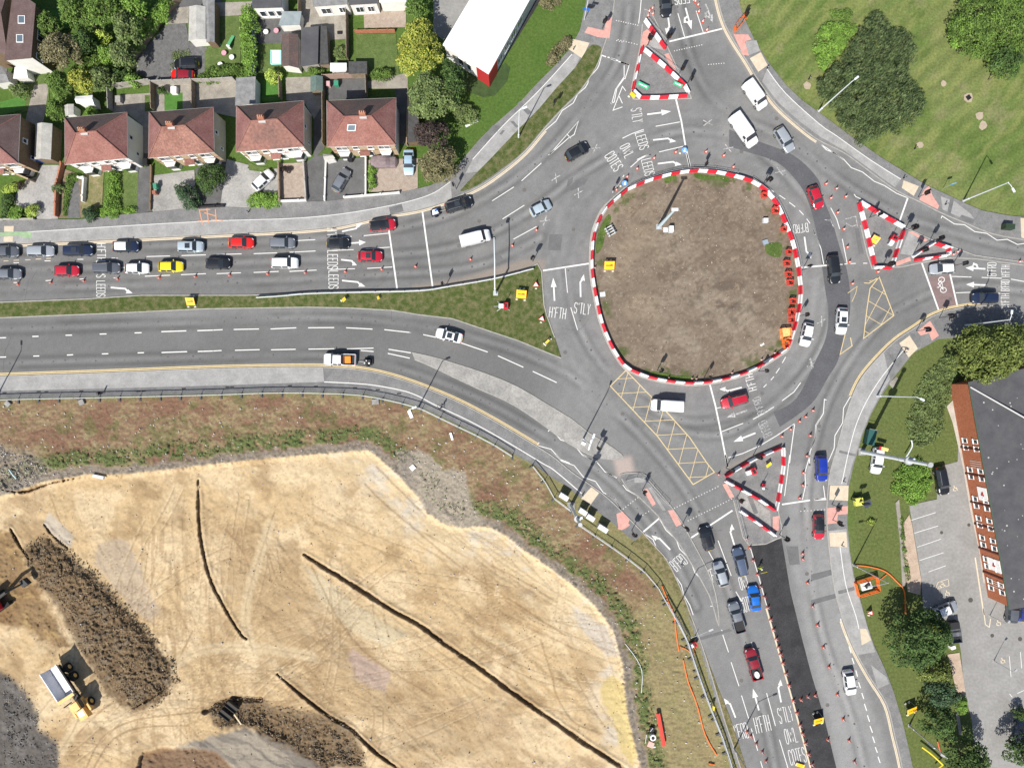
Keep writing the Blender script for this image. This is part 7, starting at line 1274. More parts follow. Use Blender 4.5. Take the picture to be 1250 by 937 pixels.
def tri(line,start,where): barriers(line,False,start,lambda i,c,k: f'{c} barrier, {ordn(i)} {where}','red and white barriers round the traffic islands',z=.10)
tri(q(4,1,(225,125),(345,292)),1,'from the top in the row by the north lanes');tri(q(4,1,(208,288),(180,420),(155,530)),0,'from the top on the left side of the north triangle');tri(q(4,1,(222,298),(340,395),(470,520),(482,555)),1,'from the top on the long side of the north triangle');tri(q(4,1,(160,540),(200,578),(300,578),(470,568)),1,'from the left on the bottom side of the north triangle')
tri(q(5,2,(275,305),(320,470),(365,665)),0,'from the top on the left side of the east triangle');tri(q(5,2,(280,298),(400,370),(535,445)),1,'from the left on the upper side of the east triangle');tri(q(5,2,(535,470),(500,570),(465,680)),0,'from the top on the right side of the east triangle');tri(q(5,2,(365,680),(410,678),(460,688)),1,'from the left on the bottom side of the east triangle')
tri(q(5,2,(590,620),(660,570),(712,540)),1,'from the left on the slant of the small east triangle');tri(q(5,2,(720,540),(812,570)),0,'from the left on the top of the small east triangle');tri(q(5,2,(798,570),(798,610)),0,'on the right side of the small east triangle');tri(q(5,2,(600,638),(790,610)),0,'from the left on the bottom of the small east triangle')
tri([(884.5,581),(918,560.5),(952,546)],0,'from the left on the upper side of the south triangle');tri([(955,545.5),(955.5,570),(952,590),(948,615),(946,622)],1,'from the top on the right side of the south triangle');tri([(884,586),(905,597),(925,608),(945,622)],1,'from the left on the long side of the south triangle');tri(q(4,4,(778,322),(885,395),(988,470)),1,'from the left in the lowest row of the south island')
# ------------------------------------------------------------------ cones
CR=mat('cone_red',(.62,.075,.04),.55);CW=mat('cone_white_sleeve',(.70,.66,.64),.5)
def cone_mesh():
    b=MB();b.box(0,0,0,.46,.46,.045,mi=2)
    lv=[(.045,.175,0),(.22,.145,0),(.22,.145,1),(.50,.095,1),(.50,.095,0),(.60,.078,0),(.60,.078,1),(.70,.06,1),(.70,.06,0),(.80,.035,0)];n=10
    for (z0,r0,m0),(z1,r1,m1) in zip(lv,lv[1:]):
        if z0 == z1: continue
        b.faces([(r0*cos(2*pi*k/n),r0*sin(2*pi*k/n),z0) for k in range(n)]+[(r1*cos(2*pi*k/n),r1*sin(2*pi*k/n),z1) for k in range(n)],[(k,(k+1) % n,n+(k+1) % n,n+k) for k in range(n)],m0)
    b.disc(0,0,.035,.80,n,0);return b
cone0=cone_mesh().build('traffic_cone',[CR,CW,mat('cone_base',(.35,.09,.06),.7)]);cone_used=[False]
def cones(pts,where,group,names=None):
    n=len(pts)
    for i,(px,py) in enumerate(pts):
        if cone_used[0]: o=cone0.copy();COL.objects.link(o)
        else: o=cone0;cone_used[0]=True
        gx,gy=G(px,py,.4);o.location=(gx,gy,.03);o.rotation_euler=(0,0,(px*7+py*3) % 1.5);o.scale=(1.12,1.12,1.12)
        tag(o,f'cone, {ordn(i)} {where}' if n > 1 else f'traffic cone {where}','traffic cone',group)
CG='red and white traffic cones'
cones(q(1,2,(98,775),(290,765),(485,755),(684,745),(928,738),(1140,730))+q(2,2,(140,722),(365,715),(585,708),(822,702),(1036,688),(1235,672))+q(3,2,(33+2,672),(357,630),(603,550),(745,458))[1:],'from the left in the long line beside the west queue',CG)
cones(q(3,2,(1087,680)),'against the left side of the barrier ring',CG);cones(q(3,2,(1215,222))+q(4,2,(125,145),(183,98)),'from the left in the arc above the ring upper left',CG);cones(q(4,1,(283,925),(410,890),(588,888),(692,910))+q(4,2,(748,88)),'from the left in the arc above the top of the ring',CG)
cones(q(4,1,(525,3),(541,25),(545,65),(569,122),(592,173)),'from the top beside the arrows of the northern arm',CG);cones(q(4,1,(273,45),(255,62),(247,88),(275,78)),'in the cluster above the northern triangle',CG)
cones(q(5,2,(92,187),(153,215),(120,270),(208,262),(160,355),(197,452),(217,558),(230,645),(247,772)),'from the top in the line east of the dark asphalt lane',CG);cones(q(5,2,(397,703)),'at the bottom corner of the eastern triangle',CG);cones(q(5,2,(840,600),(865,585)),'beside the right end of the small eastern triangle',CG);cones(q(5,2,(1230,643)),'on the tapering island near the right edge',CG);cones(q(5,3,(15,628)),'alone on the worn asphalt south-east of the ring',CG);cones(q(5,3,(0,775)),'above the blue car on the south exit',CG)
cones(q(4,3,(1217,628),(1175,665),(1138,692),(1085,738),(1035,780)),'from the right in the line above the southern triangle',CG);cones(q(4,3,(1200,775),(1180,895))+q(4,4,(1160,105),(1157,178),(1140,252)),'from the top in the line right of the southern triangle',CG);cones(q(4,3,(740,408),(913,330),(990,290)),'from the left just inside the lower right of the ring',CG);cones(q(4,3,(505,440),(530,442),(368,435)),'from the right just inside the bottom of the ring',CG)
cones(q(4,4,(662,115)),'at the left tip of the southern triangle',CG);cones(q(4,4,(827,493),(846,545),(863,620),(890,703),(909,773),(931,835),(953,897))+q(4,5,(969,70),(987,130),(1002,183),(1015,232),(1027,273),(1041,325),(1060,388),(1078,456),(1103,546),(1123,618),(1143,690),(1157,740),(1175,797),(1192,860),(1212,922)),'from the top in the line along the fresh black tarmac',CG)
cones(q(4,5,(1147,540),(1190,523),(1230,513)),'from the left in the short row across the fresh tarmac',CG);cones(q(4,5,(832,730),(852,755),(885,800),(920,848),(942,902)),'from the top in the line closing the left lane at the bottom',CG);cones(q(4,4,(1156,580),(1157,612),(1186,752),(1215,890))+q(4,5,(1243,103)),'from the top in the line on the pale exit lane',CG)
cones(q(5,5,(45,100),(78,232),(110,348),(160,510),(195,655),(228,780),(260,905)),'from the top in the line beside the white car of the south exit',CG);cones(q(5,5,(28,515),(105,775),(12,920)),'from the top near the yellow sign on the tarmac',CG)
# ------------------------------------------------------------------ temporary signs
YS=mat('sign_orange_yellow',(.85,.42,.005),.5);SB_=mat('sandbag',(.62,.60,.46),.95)
def ground_sign(px,py,hd,label,w=1.65,h=1.5,m=YS,mark=True,tilt=38,z=.1,bags=4,lift=.35,mm=BLACK):
    """square works sign leaning back on a frame, weighted with sandbags; hd: image direction of its top edge"""
    gx,gy=G(px,py,.5);l=hypot(*hd);a=atan2(-hd[1],hd[0])-pi/2;root=empty('works_sign',gx,gy,z,a,label,'road sign');t=R(tilt);uy,uz=cos(t),sin(t)
    c_=(0,0,lift+h/2*uz);b=MB();b.obox(c_,((w/2,0,0),(0,uy*h/2,uz*h/2),(0,-uz*.02,uy*.02)));pn=b.build('sign_panel',m,root)
    if mark:
        b=MB();n_=(0,-uz*.028,uy*.028);b.obox((c_[0]+n_[0],c_[1]+n_[1],c_[2]+n_[2]),((w*.34,0,0),(0,uy*.07,uz*.07),(0,-uz*.006,uy*.006)))
        b.obox((c_[0]+n_[0]+w*.2,c_[1]+n_[1]+.05*uy,c_[2]+n_[2]+.05*uz),((w*.12,0,0),(0,uy*.10,uz*.10),(0,-uz*.008,uy*.008)));b.build('arrow_symbol',mm,pn)
    b=MB()
    for s_ in (-1,1): b.tube([(s_*w*.4,-uy*h/2,0),(s_*w*.4,-uy*h/2,lift),(s_*w*.4,uy*h/2,lift+h*uz)],.03,5);b.tube([(s_*w*.4,uy*h/2,lift+h*uz),(s_*w*.4,uy*h/2+.25,0)],.03,5)
    b.build('frame',STEEL,root)
    for k in range(bags): b=MB();sx=(-1,1,-.45,.5)[k]*w*.4;sy=(-uy*h/2-.2,-uy*h/2-.2,uy*h/2+.4,uy*h/2+.4)[k];b.box(sx,sy,0,.42,.26,.16,.2*k,top=.7);b.build('sandbag',SB_,root)
    return root
ground_sign(*q(3,2,(1170,670))[0],(0,-1),'orange diversion sign with a black symbol inside the left of the ring',tilt=35);ground_sign(*q(3,2,(655,838))[0],(.1,-1),'orange diversion sign on the central verge beside the red generator',tilt=35);ground_sign(*q(1,2,(1120,880))[0],(0,-1),'brownish orange sign in the grass of the central verge at the left',w=1.4,h=1.35,tilt=30);ground_sign(*q(4,3,(808,232))[0],(1,-.7),'thin yellow sign',w=.5,h=.7) if False else None
ground_sign(660+8,417,(1,-1),'thin yellow board seen edge-on at the tip of the central verge',w=.35,h=.95,mark=False);ground_sign(*q(5,5,(585,595))[0],(-.4,-1),'orange diversion sign on the south-east verge beside trees',tilt=32);ground_sign(*q(5,5,(40,655))[0],(-.25,-1),'orange sign standing on the fresh black tarmac',tilt=32);ground_sign(*q(5,2,(372,518))[0],(.5,-1),'orange sign with a white and red disc in the eastern triangle',w=1.2,h=1.2,tilt=30,mm=mat('sign_red_white',(.75,.2,.2),.5))
GR_=mat('sign_green',(.02,.36,.17),.5)
ground_sign(*q(4,1,(215,505))[0],(.5,-1),'green direction sign with white lettering marks on the left of the north triangle',w=1.9,h=.7,m=GR_,tilt=50,mm=WFRAME,bags=0);ground_sign(*q(4,1,(420,498))[0],(.5,-1),'green direction sign on the right of the north triangle',w=1.5,h=.6,m=GR_,tilt=50,mm=WFRAME,bags=0);ground_sign(*q(4,1,(155,560))[0],(.9,-1),'small yellow sign at the lower left corner of the north triangle',w=1.0,h=.6,tilt=50,mark=False,bags=1);ground_sign(958+5-25,567,(-.6,-.8),'bright yellow folded sign in the southern triangle',w=1.0,h=.8,m=PT['yellow'],tilt=40,mark=False,bags=0)
ground_sign(*q(2,2,(818,868))[0],(1,-.6),'small yellow sign by the guardrail left of the dark post',w=.5,h=.9,mark=False,bags=1,m=YS);ground_sign(*q(2,2,(1018,857))[0],(1,-.3),'tiny amber warning board by the guardrail below the stop line',w=.5,h=.5,mark=False,bags=0);ground_sign(*q(4,5,(1140,925))[0],(.3,-1),'flat yellow sign lying at the bottom edge on the white edge line',w=1.5,h=.6,mark=False,bags=0,tilt=15,lift=.1);ground_sign(*q(4,5,(622,575))[0],(1,.2),'lime yellow panel fixed to the site fence at the bottom',w=.7,h=.4,m=PT['yellow'],mark=False,bags=1,lift=1)
def tri_sign(px,py,label,hd=(0,-1)):
    gx,gy=G(px,py,.4);root=empty('warning_sign',gx,gy,.1,atan2(-hd[1],hd[0])-pi/2,label,'road sign');t=R(35);b=MB()
    for k,(s_,m_) in enumerate(((.62,0),(.42,1))):
        z0=.012*k;pts=[(x*s_,y*s_*cos(t)-sin(t)*z0,.35+(y*s_+.3)*sin(t)+cos(t)*z0+.01*k) for x,y in ((-.9,-.5),(.9,-.5),(0,1))];b.poly(pts,m_);b.poly([(x,y,z-.01) for x,y,z in pts][::-1],m_)
    b.build('sign_panel',[BR,WFRAME],root);b=MB();b.tube([(-.35,-.3,0),(-.35,-.2,.45)],.02,5);b.tube([(.35,-.3,0),(.35,-.2,.45)],.02,5);b.tube([(0,.55,0),(0,.45,.7)],.02,5);b.build('frame',STEEL,root);b=MB();b.box(.05,-.55,0,.4,.25,.15,top=.7);b.build('sandbag',SB_,root)
tri_sign(*q(3,2,(740,782))[0],'red-edged triangular warning sign at the verge tip below the guardrail end');tri_sign(*q(3,3,(775,92))[0],'white triangular sign lying back on the verge below the first one',(.3,-1));tri_sign(*q(5,5,(345,25))[0],'pinkish triangular works sign beside the south-east footway',(.2,-1))

for x,y,lb in ((q(4,2,(108,187))[0]+('blue round arrow sign on the upper left of the ring',)),(q(4,1,(458,882))[0]+('blue round arrow sign at the end of the ring stop line',))):
    gx,gy=G(x,y,.6);root=empty('arrow_sign',gx,gy,.03,R(-25),lb,'road sign');t=R(35);b=MB();dsk=lambda r,o_: [(r*cos(k*pi/10),r*sin(k*pi/10)*cos(t)-sin(t)*o_,.7+r*sin(k*pi/10)*sin(t)+cos(t)*o_) for k in range(20)];b.poly(dsk(.44,0));b.poly(dsk(.44,-.03)[::-1]);b.build('disc',mat('sign_blue',(.05,.22,.55),.5),root);b=MB();b.poly(dsk(.42,.006));b.poly
    b=MB();b.obox((0,-.01,.72),((.05,0,0),(0,.24*cos(t),.24*sin(t)),(0,-.01,.01)));b.obox((.1,-.12,.65),((.14,0,0),(0,.05,.03),(0,-.01,.01)));b.build('arrow',WFRAME,root);b=MB();b.tube([(0,-.3,0),(0,0,.68)],.03,6);b.tube([(0,.4,0),(0,.1,.72)],.03,6);b.build('frame',STEEL,root);b=MB();b.box(-.4,-.5,0,.35,.25,.14,top=.7);b.build('sandbag',SB_,root)

def generator(px,py,rz,label,s=1.0,wings=True):
    gx,gy=G(px,py,.7);root=empty('signal_generator',gx,gy,.1,rz,label,'generator');b=MB();b.box(0,0,.35,.75*s,1.1*s,1.15*s,top=.93);b.build('housing',BR,root);b=MB();b.box(-.8*s,0,.2,.8*s,.7*s,.8);b.build('battery_box',STEELB,root);b=MB();b.box(0,0,1.15*s,.35*s,.6*s,1.2*s);b.build('panel',TRIM,root)
    b=MB()
    for u,v in ((-2,.0),(-1.4,.8),(-1.5,-.8),(.7,-.7)) if wings else ((.7,.5),(-.9,-.5)): b.tube([(-.4,0,.5),(u*s,v*s,.05)],.05,6)
    b.build('outrigger',STEEL,root);b=MB();b.tube([(-.3,.2,.3),(-.3,.2,3.0)],.05,6);b.build('pole',TRIM,root)
    for sy in (-.5,.5): b=MB();b.tube([(-.1,sy*s-.06,.25),(-.1,sy*s+.06,.25)],.25,10);b.build('wheel',RUB,root)
generator(*q(3,2,(565,905))[0],0,'red and grey generator trailer with legs on the central verge');generator(*q(5,2,(485,510))[0],R(60),'red and black generator beside the orange sign in the eastern triangle',wings=False);generator(*q(4,4,(862,95))[0],R(20),'red and black generator in the southern triangle',wings=False);generator(*q(4,4,(925,178))[0],R(75),'pale blue-white battery boxes in the southern triangle',.6,wings=False);generator(*q(4,5,(520,210))[0],R(30),'red box unit at the site fence bottom',.8,wings=False)

def person(px,py,hd,label,top,legs=(.03,.03,.04),z=.12,hair=(.03,.02,.015),stride=.22,s=1.0,arm=0):
    gx,gy=G(px,py,1.0);root=empty('person',gx,gy,z,atan2(-hd[1],hd[0]),label,'person')
    me=bpy.data.meshes.new('body');st=stride
    V_=[(0,0,.95),(0,0,1.15),(0,0,1.38),(.01,0,1.52),(.03,0,1.63),(.03,0,1.74),(-.0,.19,1.40),(.10+arm*.2,.26,1.15),(.25+arm*.25,.20,.98),(0,-.19,1.40),(-.08+arm*.3,-.26,1.15),(.10+arm*.3,-.22,.95),(0,.10,.90),(st*.6,.11,.50),(st,.11,.08),(st+.15,.11,.05),(0,-.10,.90),(-st*.3,-.11,.50),(-st,-.11,.10),(-st+.15,-.11,.05)]
    Ed=[(0,1),(1,2),(2,3),(3,4),(4,5),(2,6),(6,7),(7,8),(2,9),(9,10),(10,11),(0,12),(12,13),(13,14),(14,15),(0,16),(16,17),(17,18),(18,19)]
    rad=[(.15,.13),(.13,.12),(.20,.15),(.06,.06),(.10,.09),(.07,.065),(.085,.085),(.06,.06),(.045,.045),(.085,.085),(.06,.06),(.045,.045),(.12,.12),(.065,.065),(.045,.045),(.04,.035),(.10,.10),(.065,.065),(.045,.045),(.04,.035)]
    me.from_pydata([(x*s,y*s,z_*s) for x,y,z_ in V_],Ed,[]);tmp=bpy.data.objects.new('tmp',me);COL.objects.link(tmp);md_=tmp.modifiers.new('s','SKIN')
    for v_,r_ in zip(me.skin_vertices[0].data,rad): v_.radius=(r_[0]*s,r_[1]*s)
    me.skin_vertices[0].data[0].use_root=True;tmp.modifiers.new('u','SUBSURF').levels=1
    bpy.context.view_layer.update();dg=bpy.context.evaluated_depsgraph_get();m2=bpy.data.meshes.new_from_object(tmp.evaluated_get(dg));bpy.data.objects.remove(tmp)
    skin=mat('skin',(.42,.25,.18),.6);tm=mat('cloth_'+'_'.join(str(int(c*100)) for c in top),top,.9);lm_=mat('cloth_'+'_'.join(str(int(c*100)) for c in legs),legs,.9);m2.materials.clear()
    for m_ in (tm,lm_,skin): m2.materials.append(m_)
    for p in m2.polygons:
        c_=p.center/s;p.material_index=2 if c_.z > 1.49 or (abs(c_.y) > .15 and c_.z < 1.02) else (1 if c_.z < .93 else 0);p.use_smooth=True
    m2.name='body';o=bpy.data.objects.new('body',m2);COL.objects.link(o);o.parent=root
    b=MB();n=10
    for i in range(4):
        for k in range(n):
            f=lambda i_,k_: (.02*s+.105*s*cos(i_*pi/8+.1)*cos(2*pi*k_/n)-.01,.095*s*cos(i_*pi/8+.1)*sin(2*pi*k_/n),(1.70+.115*sin(i_*pi/8+.1))*s)
            b.poly([f(i,k),f(i,k+1),f(i+1,k+1),f(i+1,k)])
    b.build('hair',mat('hair_%d' % int(hair[0]*100),hair,.8),root,smooth=True);return root
person(*q(1,3,(585,528))[0],(1,.1),'person in black walking along the footway beside the long fence',(.015,.015,.018));
person(*q(4,4,(905,664))[0],(1,-.1),'worker in a hi-vis yellow jacket on the fresh tarmac',(.62,.72,.08),(.5,.6,.06),z=.03,hair=(.8,.8,.75),arm=.8)
cy=person(*q(3,3,(186,612))[0],(.8,.5),'cyclist in dark clothes riding on the lower footway',(.03,.03,.04),stride=.2);cy.location.z=.35;gx,gy=G(538.5,499);root=empty('bicycle',gx,gy,.12,atan2(-.5,.8),'bicycle ridden along the lower footway by the dark-clothed cyclist','bicycle')
for x in (-.5,.52): b=MB();b.tube([(x+.33*cos(k*pi/8),0,.34+.33*sin(k*pi/8)) for k in range(17)],.02,5,cap=False);b.build('wheel',RUB,root)
b=MB();b.tube([(-.5,0,.34),(-.05,0,.3),(.35,0,.85),(-.2,0,.82),(-.5,0,.34)],.018,5);b.tube([(-.05,0,.3),(-.25,0,.95)],.018,5);b.tube([(.52,0,.34),(.36,0,.95),(.33,-.25,1.0)],.018,5);b.tube([(.36,0,.95),(.33,.25,1.0)],.018,5);b.build('frame',mat('bike_frame',(.3,.3,.35),.4),root);b=MB();b.box(-.25,0,.95,.24,.12,1.0);b.build('saddle',TRIM,root)
person(*q(1,4,(0,0))[0],(1,0),'x',(0,0,0)) if False else None
b=MB();b.tube([(-.5,-.12,.03),(.6,.15,.03)],.04,6);b.build('levelling_board',PT['yellow'],label='yellow hand tool lying on the fresh tarmac beside the worker',cat='tool',loc=(*G(*q(4,4,(922,690))[0]),.03))

gx,gy=G(1048,612,.8);root=empty('solar_trailer',gx,gy,0,R(8),'yellow trailer with a tilted dark solar panel on the verge','trailer');b=MB();b.box(0,0,.35,1.3,1.25,1.1);b.build('housing',mat('pale_yellow',(.62,.62,.12),.5),root);b=MB();b.obox((1.15,-.45,1.35),((.62,.22,-.1),(-.2,.5,.2),(0,0,.03)));b.build('solar_panel',mat('solar_glass',(.06,.065,.10),.2),root);b=MB();b.tube([(-.8,.4,.1),(-.8,.4,1.6)],.1,8);b.box(.3,.2,1.1,.4,.3,1.2);b.tube([(0,0,1.1),(0,0,3.1)],.06,6);b.build('mast',TRIM,root);b=MB();b.obox((0,.05,3.2),((.5,0,0),(0,.12,0),(0,0,.35)));b.build('camera_box',BLACK,root)
for sy in (-.7,.7): b=MB();b.tube([(0,sy-.08,.3),(0,sy+.08,.3)],.3,12);b.build('wheel',RUB,root)
ORF=mat('orange_barrier_plastic',(.72,.16,.03),.6)
def pit_fence(pts,label,m=ORF,h=1.0,white=True):
    P=GP(pts);cx=sum(p[0] for p in P)/len(P);cy_=sum(p[1] for p in P)/len(P);root=empty('pit_barrier',cx,cy_,.05,0,label,'barrier')
    for i in range(len(P)):
        a,c_=P[i],P[(i+1) % len(P)];L=hypot(c_[0]-a[0],c_[1]-a[1]);d=((c_[0]-a[0])/L,(c_[1]-a[1])/L);b=MB();mx,my=(a[0]+c_[0])/2-cx,(a[1]+c_[1])/2-cy_
        for zz,hh in ((h-.12,.12),(.45,.1),(.12,.08)): b.obox((mx,my,zz),((d[0]*L*.48,d[1]*L*.48,0),(-d[1]*.04,d[0]*.04,0),(0,0,hh)))
        for s_ in (-.47,0,.47): b.obox((mx+d[0]*L*s_,my+d[1]*L*s_,h/2),((d[0]*.05,d[1]*.05,0),(-d[1]*.035,d[0]*.035,0),(0,0,h/2)))
        for s_ in (-.4,.4): b.obox((mx+d[0]*L*s_,my+d[1]*L*s_,.03),((d[0]*.1,d[1]*.1,0),(-d[1]*.3,d[0]*.3,0),(0,0,.03)))
        b.build('panel',m,root)
    return root
pf=pit_fence(q(5,4,(250,745),(375,705),(388,790),(270,825)),'orange plastic barrier around a pit on the south-east verge');gx,gy=G(*q(5,4,(318,765))[0]);b=MB();b.box(0,0,0,1.7,1.2,.35,R(15));b.box(.1,.1,.35,.9,.5,.6,R(40),mi=1);b.box(-.5,-.2,.35,.5,.4,.5,R(-20));b.build('cable_drums',[REND,TRIM],label='white sacks and black drum inside the orange pit barrier',cat='sacks',loc=(gx,gy,.05))
REDB=mat('pit_barrier_red',(.62,.07,.05),.6)
for i,(x,y,s_) in enumerate(((918,262,1),(985,350,1.2),(1033,460,.9),(1062,592,.9),(1050,658,1.1),(1060,722,1.1),(1070,770,1.1),(1085,878,1.1))):
    (px,py),=q(4,2,(x,y));w_=3*s_;pit_fence([(px-w_,py-w_),(px+w_,py-w_*.8),(px+w_*.9,py+w_),(px-w_*.8,py+w_*.9)],f'small red plastic pit barrier, {ordn(i)} from the top along the right side inside the ring',m=REDB)['group']='red pit barriers inside the ring'
for i,(x,y) in enumerate(((1078,50),(1080,95))): (px,py),=q(4,3,(x,y));pit_fence([(px-2.6,py-4),(px+2.6,py-4),(px+2.6,py+4),(px-2.6,py+4)],f'red pit barrier box, {("upper", "lower")[i]} one just above the orange mesh',m=REDB)
pit_fence(q(4,3,(1015,150),(1070,145),(1075,205),(1022,215)),'orange and yellow mesh enclosure at the lower right inside the ring',m=mat('mesh_orange_yellow',(.85,.38,.10),.7,(.8,.15,.05),6));gx,gy=G(*q(4,3,(1045,178))[0]);b=MB();b.box(0,0,0,1.5,1.7,.35,R(-5));b.build('sack_stack',mat('orange_sacks',(.75,.32,.10),.8,(.85,.6,.25),4),label='stack of orange sacks in the mesh enclosure',cat='sacks',loc=(gx,gy,.15));pit_fence(q(4,3,(1028,215),(1060,225),(1058,268),(1035,272)),'bright orange barrier box below the mesh enclosure',m=ORF)
pit_fence(q(4,1,(748,165),(778,125),(800,100),(820,100),(790,150),(752,195)),'folded orange mesh barrier at the north-east crossing',m=ORF)
def pipe(line,label,m,r=.1,z=.12,name='pipe',g_=True):
    P=[(*G(x,y),z+(float(gz(x,y))+.05 if g_ else 0)) for x,y in smooth_line(line,5)];b=MB();x0,y0,z0=P[0];b.tube([(x-x0,y-y0,z_) for x,y,z_ in P],r,8);return b.build(name,m,smooth=True,label=label,cat='pipe',loc=(x0,y0,0))
pipe(q(5,4,(250,645),(330,652),(430,680),(500,740),(545,800),(552,930)),'orange duct curving over the verge from the lamp column',ORF);pipe(q(5,4,(385,745),(440,700)),'short orange duct joining the pit barrier to the curved duct',ORF,.08);pipe(q(4,5,(385,0),(400,60),(410,150),(425,250)),'upper length of orange duct along the site fence',ORF);pipe(q(4,5,(450,300),(480,430),(530,560),(580,740),(648,860)),'lower length of orange duct along the site fence',ORF);pipe(q(4,4,(325,765),(360,850),(395,930)),'orange duct beside the fence above the red box unit',ORF)
pipe(q(4,5,(600,908),(635,915)),'short orange duct end at the bottom of the bank',ORF,.12);pipe(q(4,5,(430,225),(470,240),(510,270),(515,215)),'looped orange duct round the red box unit',ORF,.07);pipe(q(4,5,(110,205),(180,300),(210,380),(205,495)),'pale thin hose lying on the site bank',STEELB,.05);pipe(q(3,1,(328,742),(400,708)),'short white pipe lying on the corner grass',WFRAME,.22)
gx,gy=G(*q(4,5,(323,715))[0],.9);b=MB();b.obox((0,0,.75),((.5,-2.65,0),(.30,.06,0),(0,0,.12)));b.obox((0,0,.9),((.5,-2.6,0),(.10,.02,0),(0,0,.05)));b.obox((.35,-2.0,.3),((.2,0,0),(0,.2,0),(0,0,.4)));b.obox((-.35,2.0,.3),((.2,0,0),(0,.2,0),(0,0,.4)));b.build('site_beam',mat('beam_red',(.62,.06,.04),.5),label='long bright red steel beam on trestles beside the site edge',cat='beam',loc=(gx,gy,-.1))
gx,gy=G(*q(4,5,(265,760))[0],.5);root=empty('pump_unit',gx,gy,-.2,R(-20),'white and black pump unit beside the long red beam','pump');b=MB();b.tube([(.15,.2,.3),(.15,.2,1.0)],.5,16);b.build('tank',WFRAME,root);b=MB();b.tube([(.15,.2,1.0),(.15,.2,1.03)],.28,12);b.build('hatch',BLACK,root);b=MB();b.box(.3,-1.1,0,1.0,.9,.7);b.build('base_box',mat('pinkish_box',(.6,.38,.32),.7),root);b=MB();b.box(-.3,1.2,0,.7,.8,.6);b.build('motor',BLACK,root);b=MB();b.tube([(-.5,.9,.6),(-.3,1.6,.65)],.05,5);b.tube([(-.9,.2,.6),(-.6,-1.2,.6)],.05,5);b.tube([(1.3,-1.3,.2),(.8,-1.6,.2)],.16,8);b.build('frame',STEELB,root)
gx,gy=G(1062,533.5,.8);root=empty('grit_container',gx,gy,0,R(-12),'dark green container beside the footway near the tall mast','container');b=MB();b.box(0,0,0,1.2,2.4,1.3);b.build('body',mat('container_green',(.015,.06,.05),.5),root);b=MB();b.box(0,0,1.3,1.28,2.5,1.38);b.build('lid',mat('container_lid',(.03,.10,.09),.5),root);b=MB();b.tube([(.9,1.0,0),(.9,1.0,1.9)],.04,6);b.tube([(.9,1.3,1.85),(-.9,1.3,1.85)],.03,6);b.build('post',STEEL,root)
gx,gy=G(1077,547.5,1.0);root=empty('arrow_board',gx,gy,0,R(-15),'red and yellow light board behind the white works car','sign');b=MB();b.box(0,0,1.6,1.2,.5,1.75);b.build('panel',[mat('board_yellow',(.8,.6,.2),.5)],root);b=MB();b.box(-.75,0,1.6,.35,.5,1.77);b.build('red_end',BR,root);b=MB();b.tube([(-.4,0,0),(-.4,0,1.6)],.04,6);b.tube([(.4,0,0),(.4,0,1.6)],.04,6);b.build('leg',STEEL,root)
pipe(q(5,3,(540,900),(575,840),(572,800)),'white bent pipe on the verge above the dense shrub mass',STEELB,.1,.8);pipe(q(5,5,(632,797),(690,840),(755,900)),'yellow crane-like boom lying beside the lamp column',PT['yellow'],.14,.8);pipe(q(5,5,(755,900),(735,915),(720,930)),'short yellow end of the boom at the bottom',PT['yellow'],.14,.8);pipe(q(5,5,(735,775),(750,830),(760,860)),'red post beside the yellow boom',mat('post_red',(.6,.12,.05),.6),.1,.3)
gx,gy=G(*q(5,5,(660,762))[0]);b=MB();b.tube([(0,0,0),(0,0,3.2)],.05,6);b.obox((0,0,2.4),((.35,-.1,0),(.02,.05,0),(0,0,.8)));b.build('post_sign',STEELB,label='tall narrow blue-white sign board under the grey lamp arm',cat='sign',loc=(gx,gy,0))

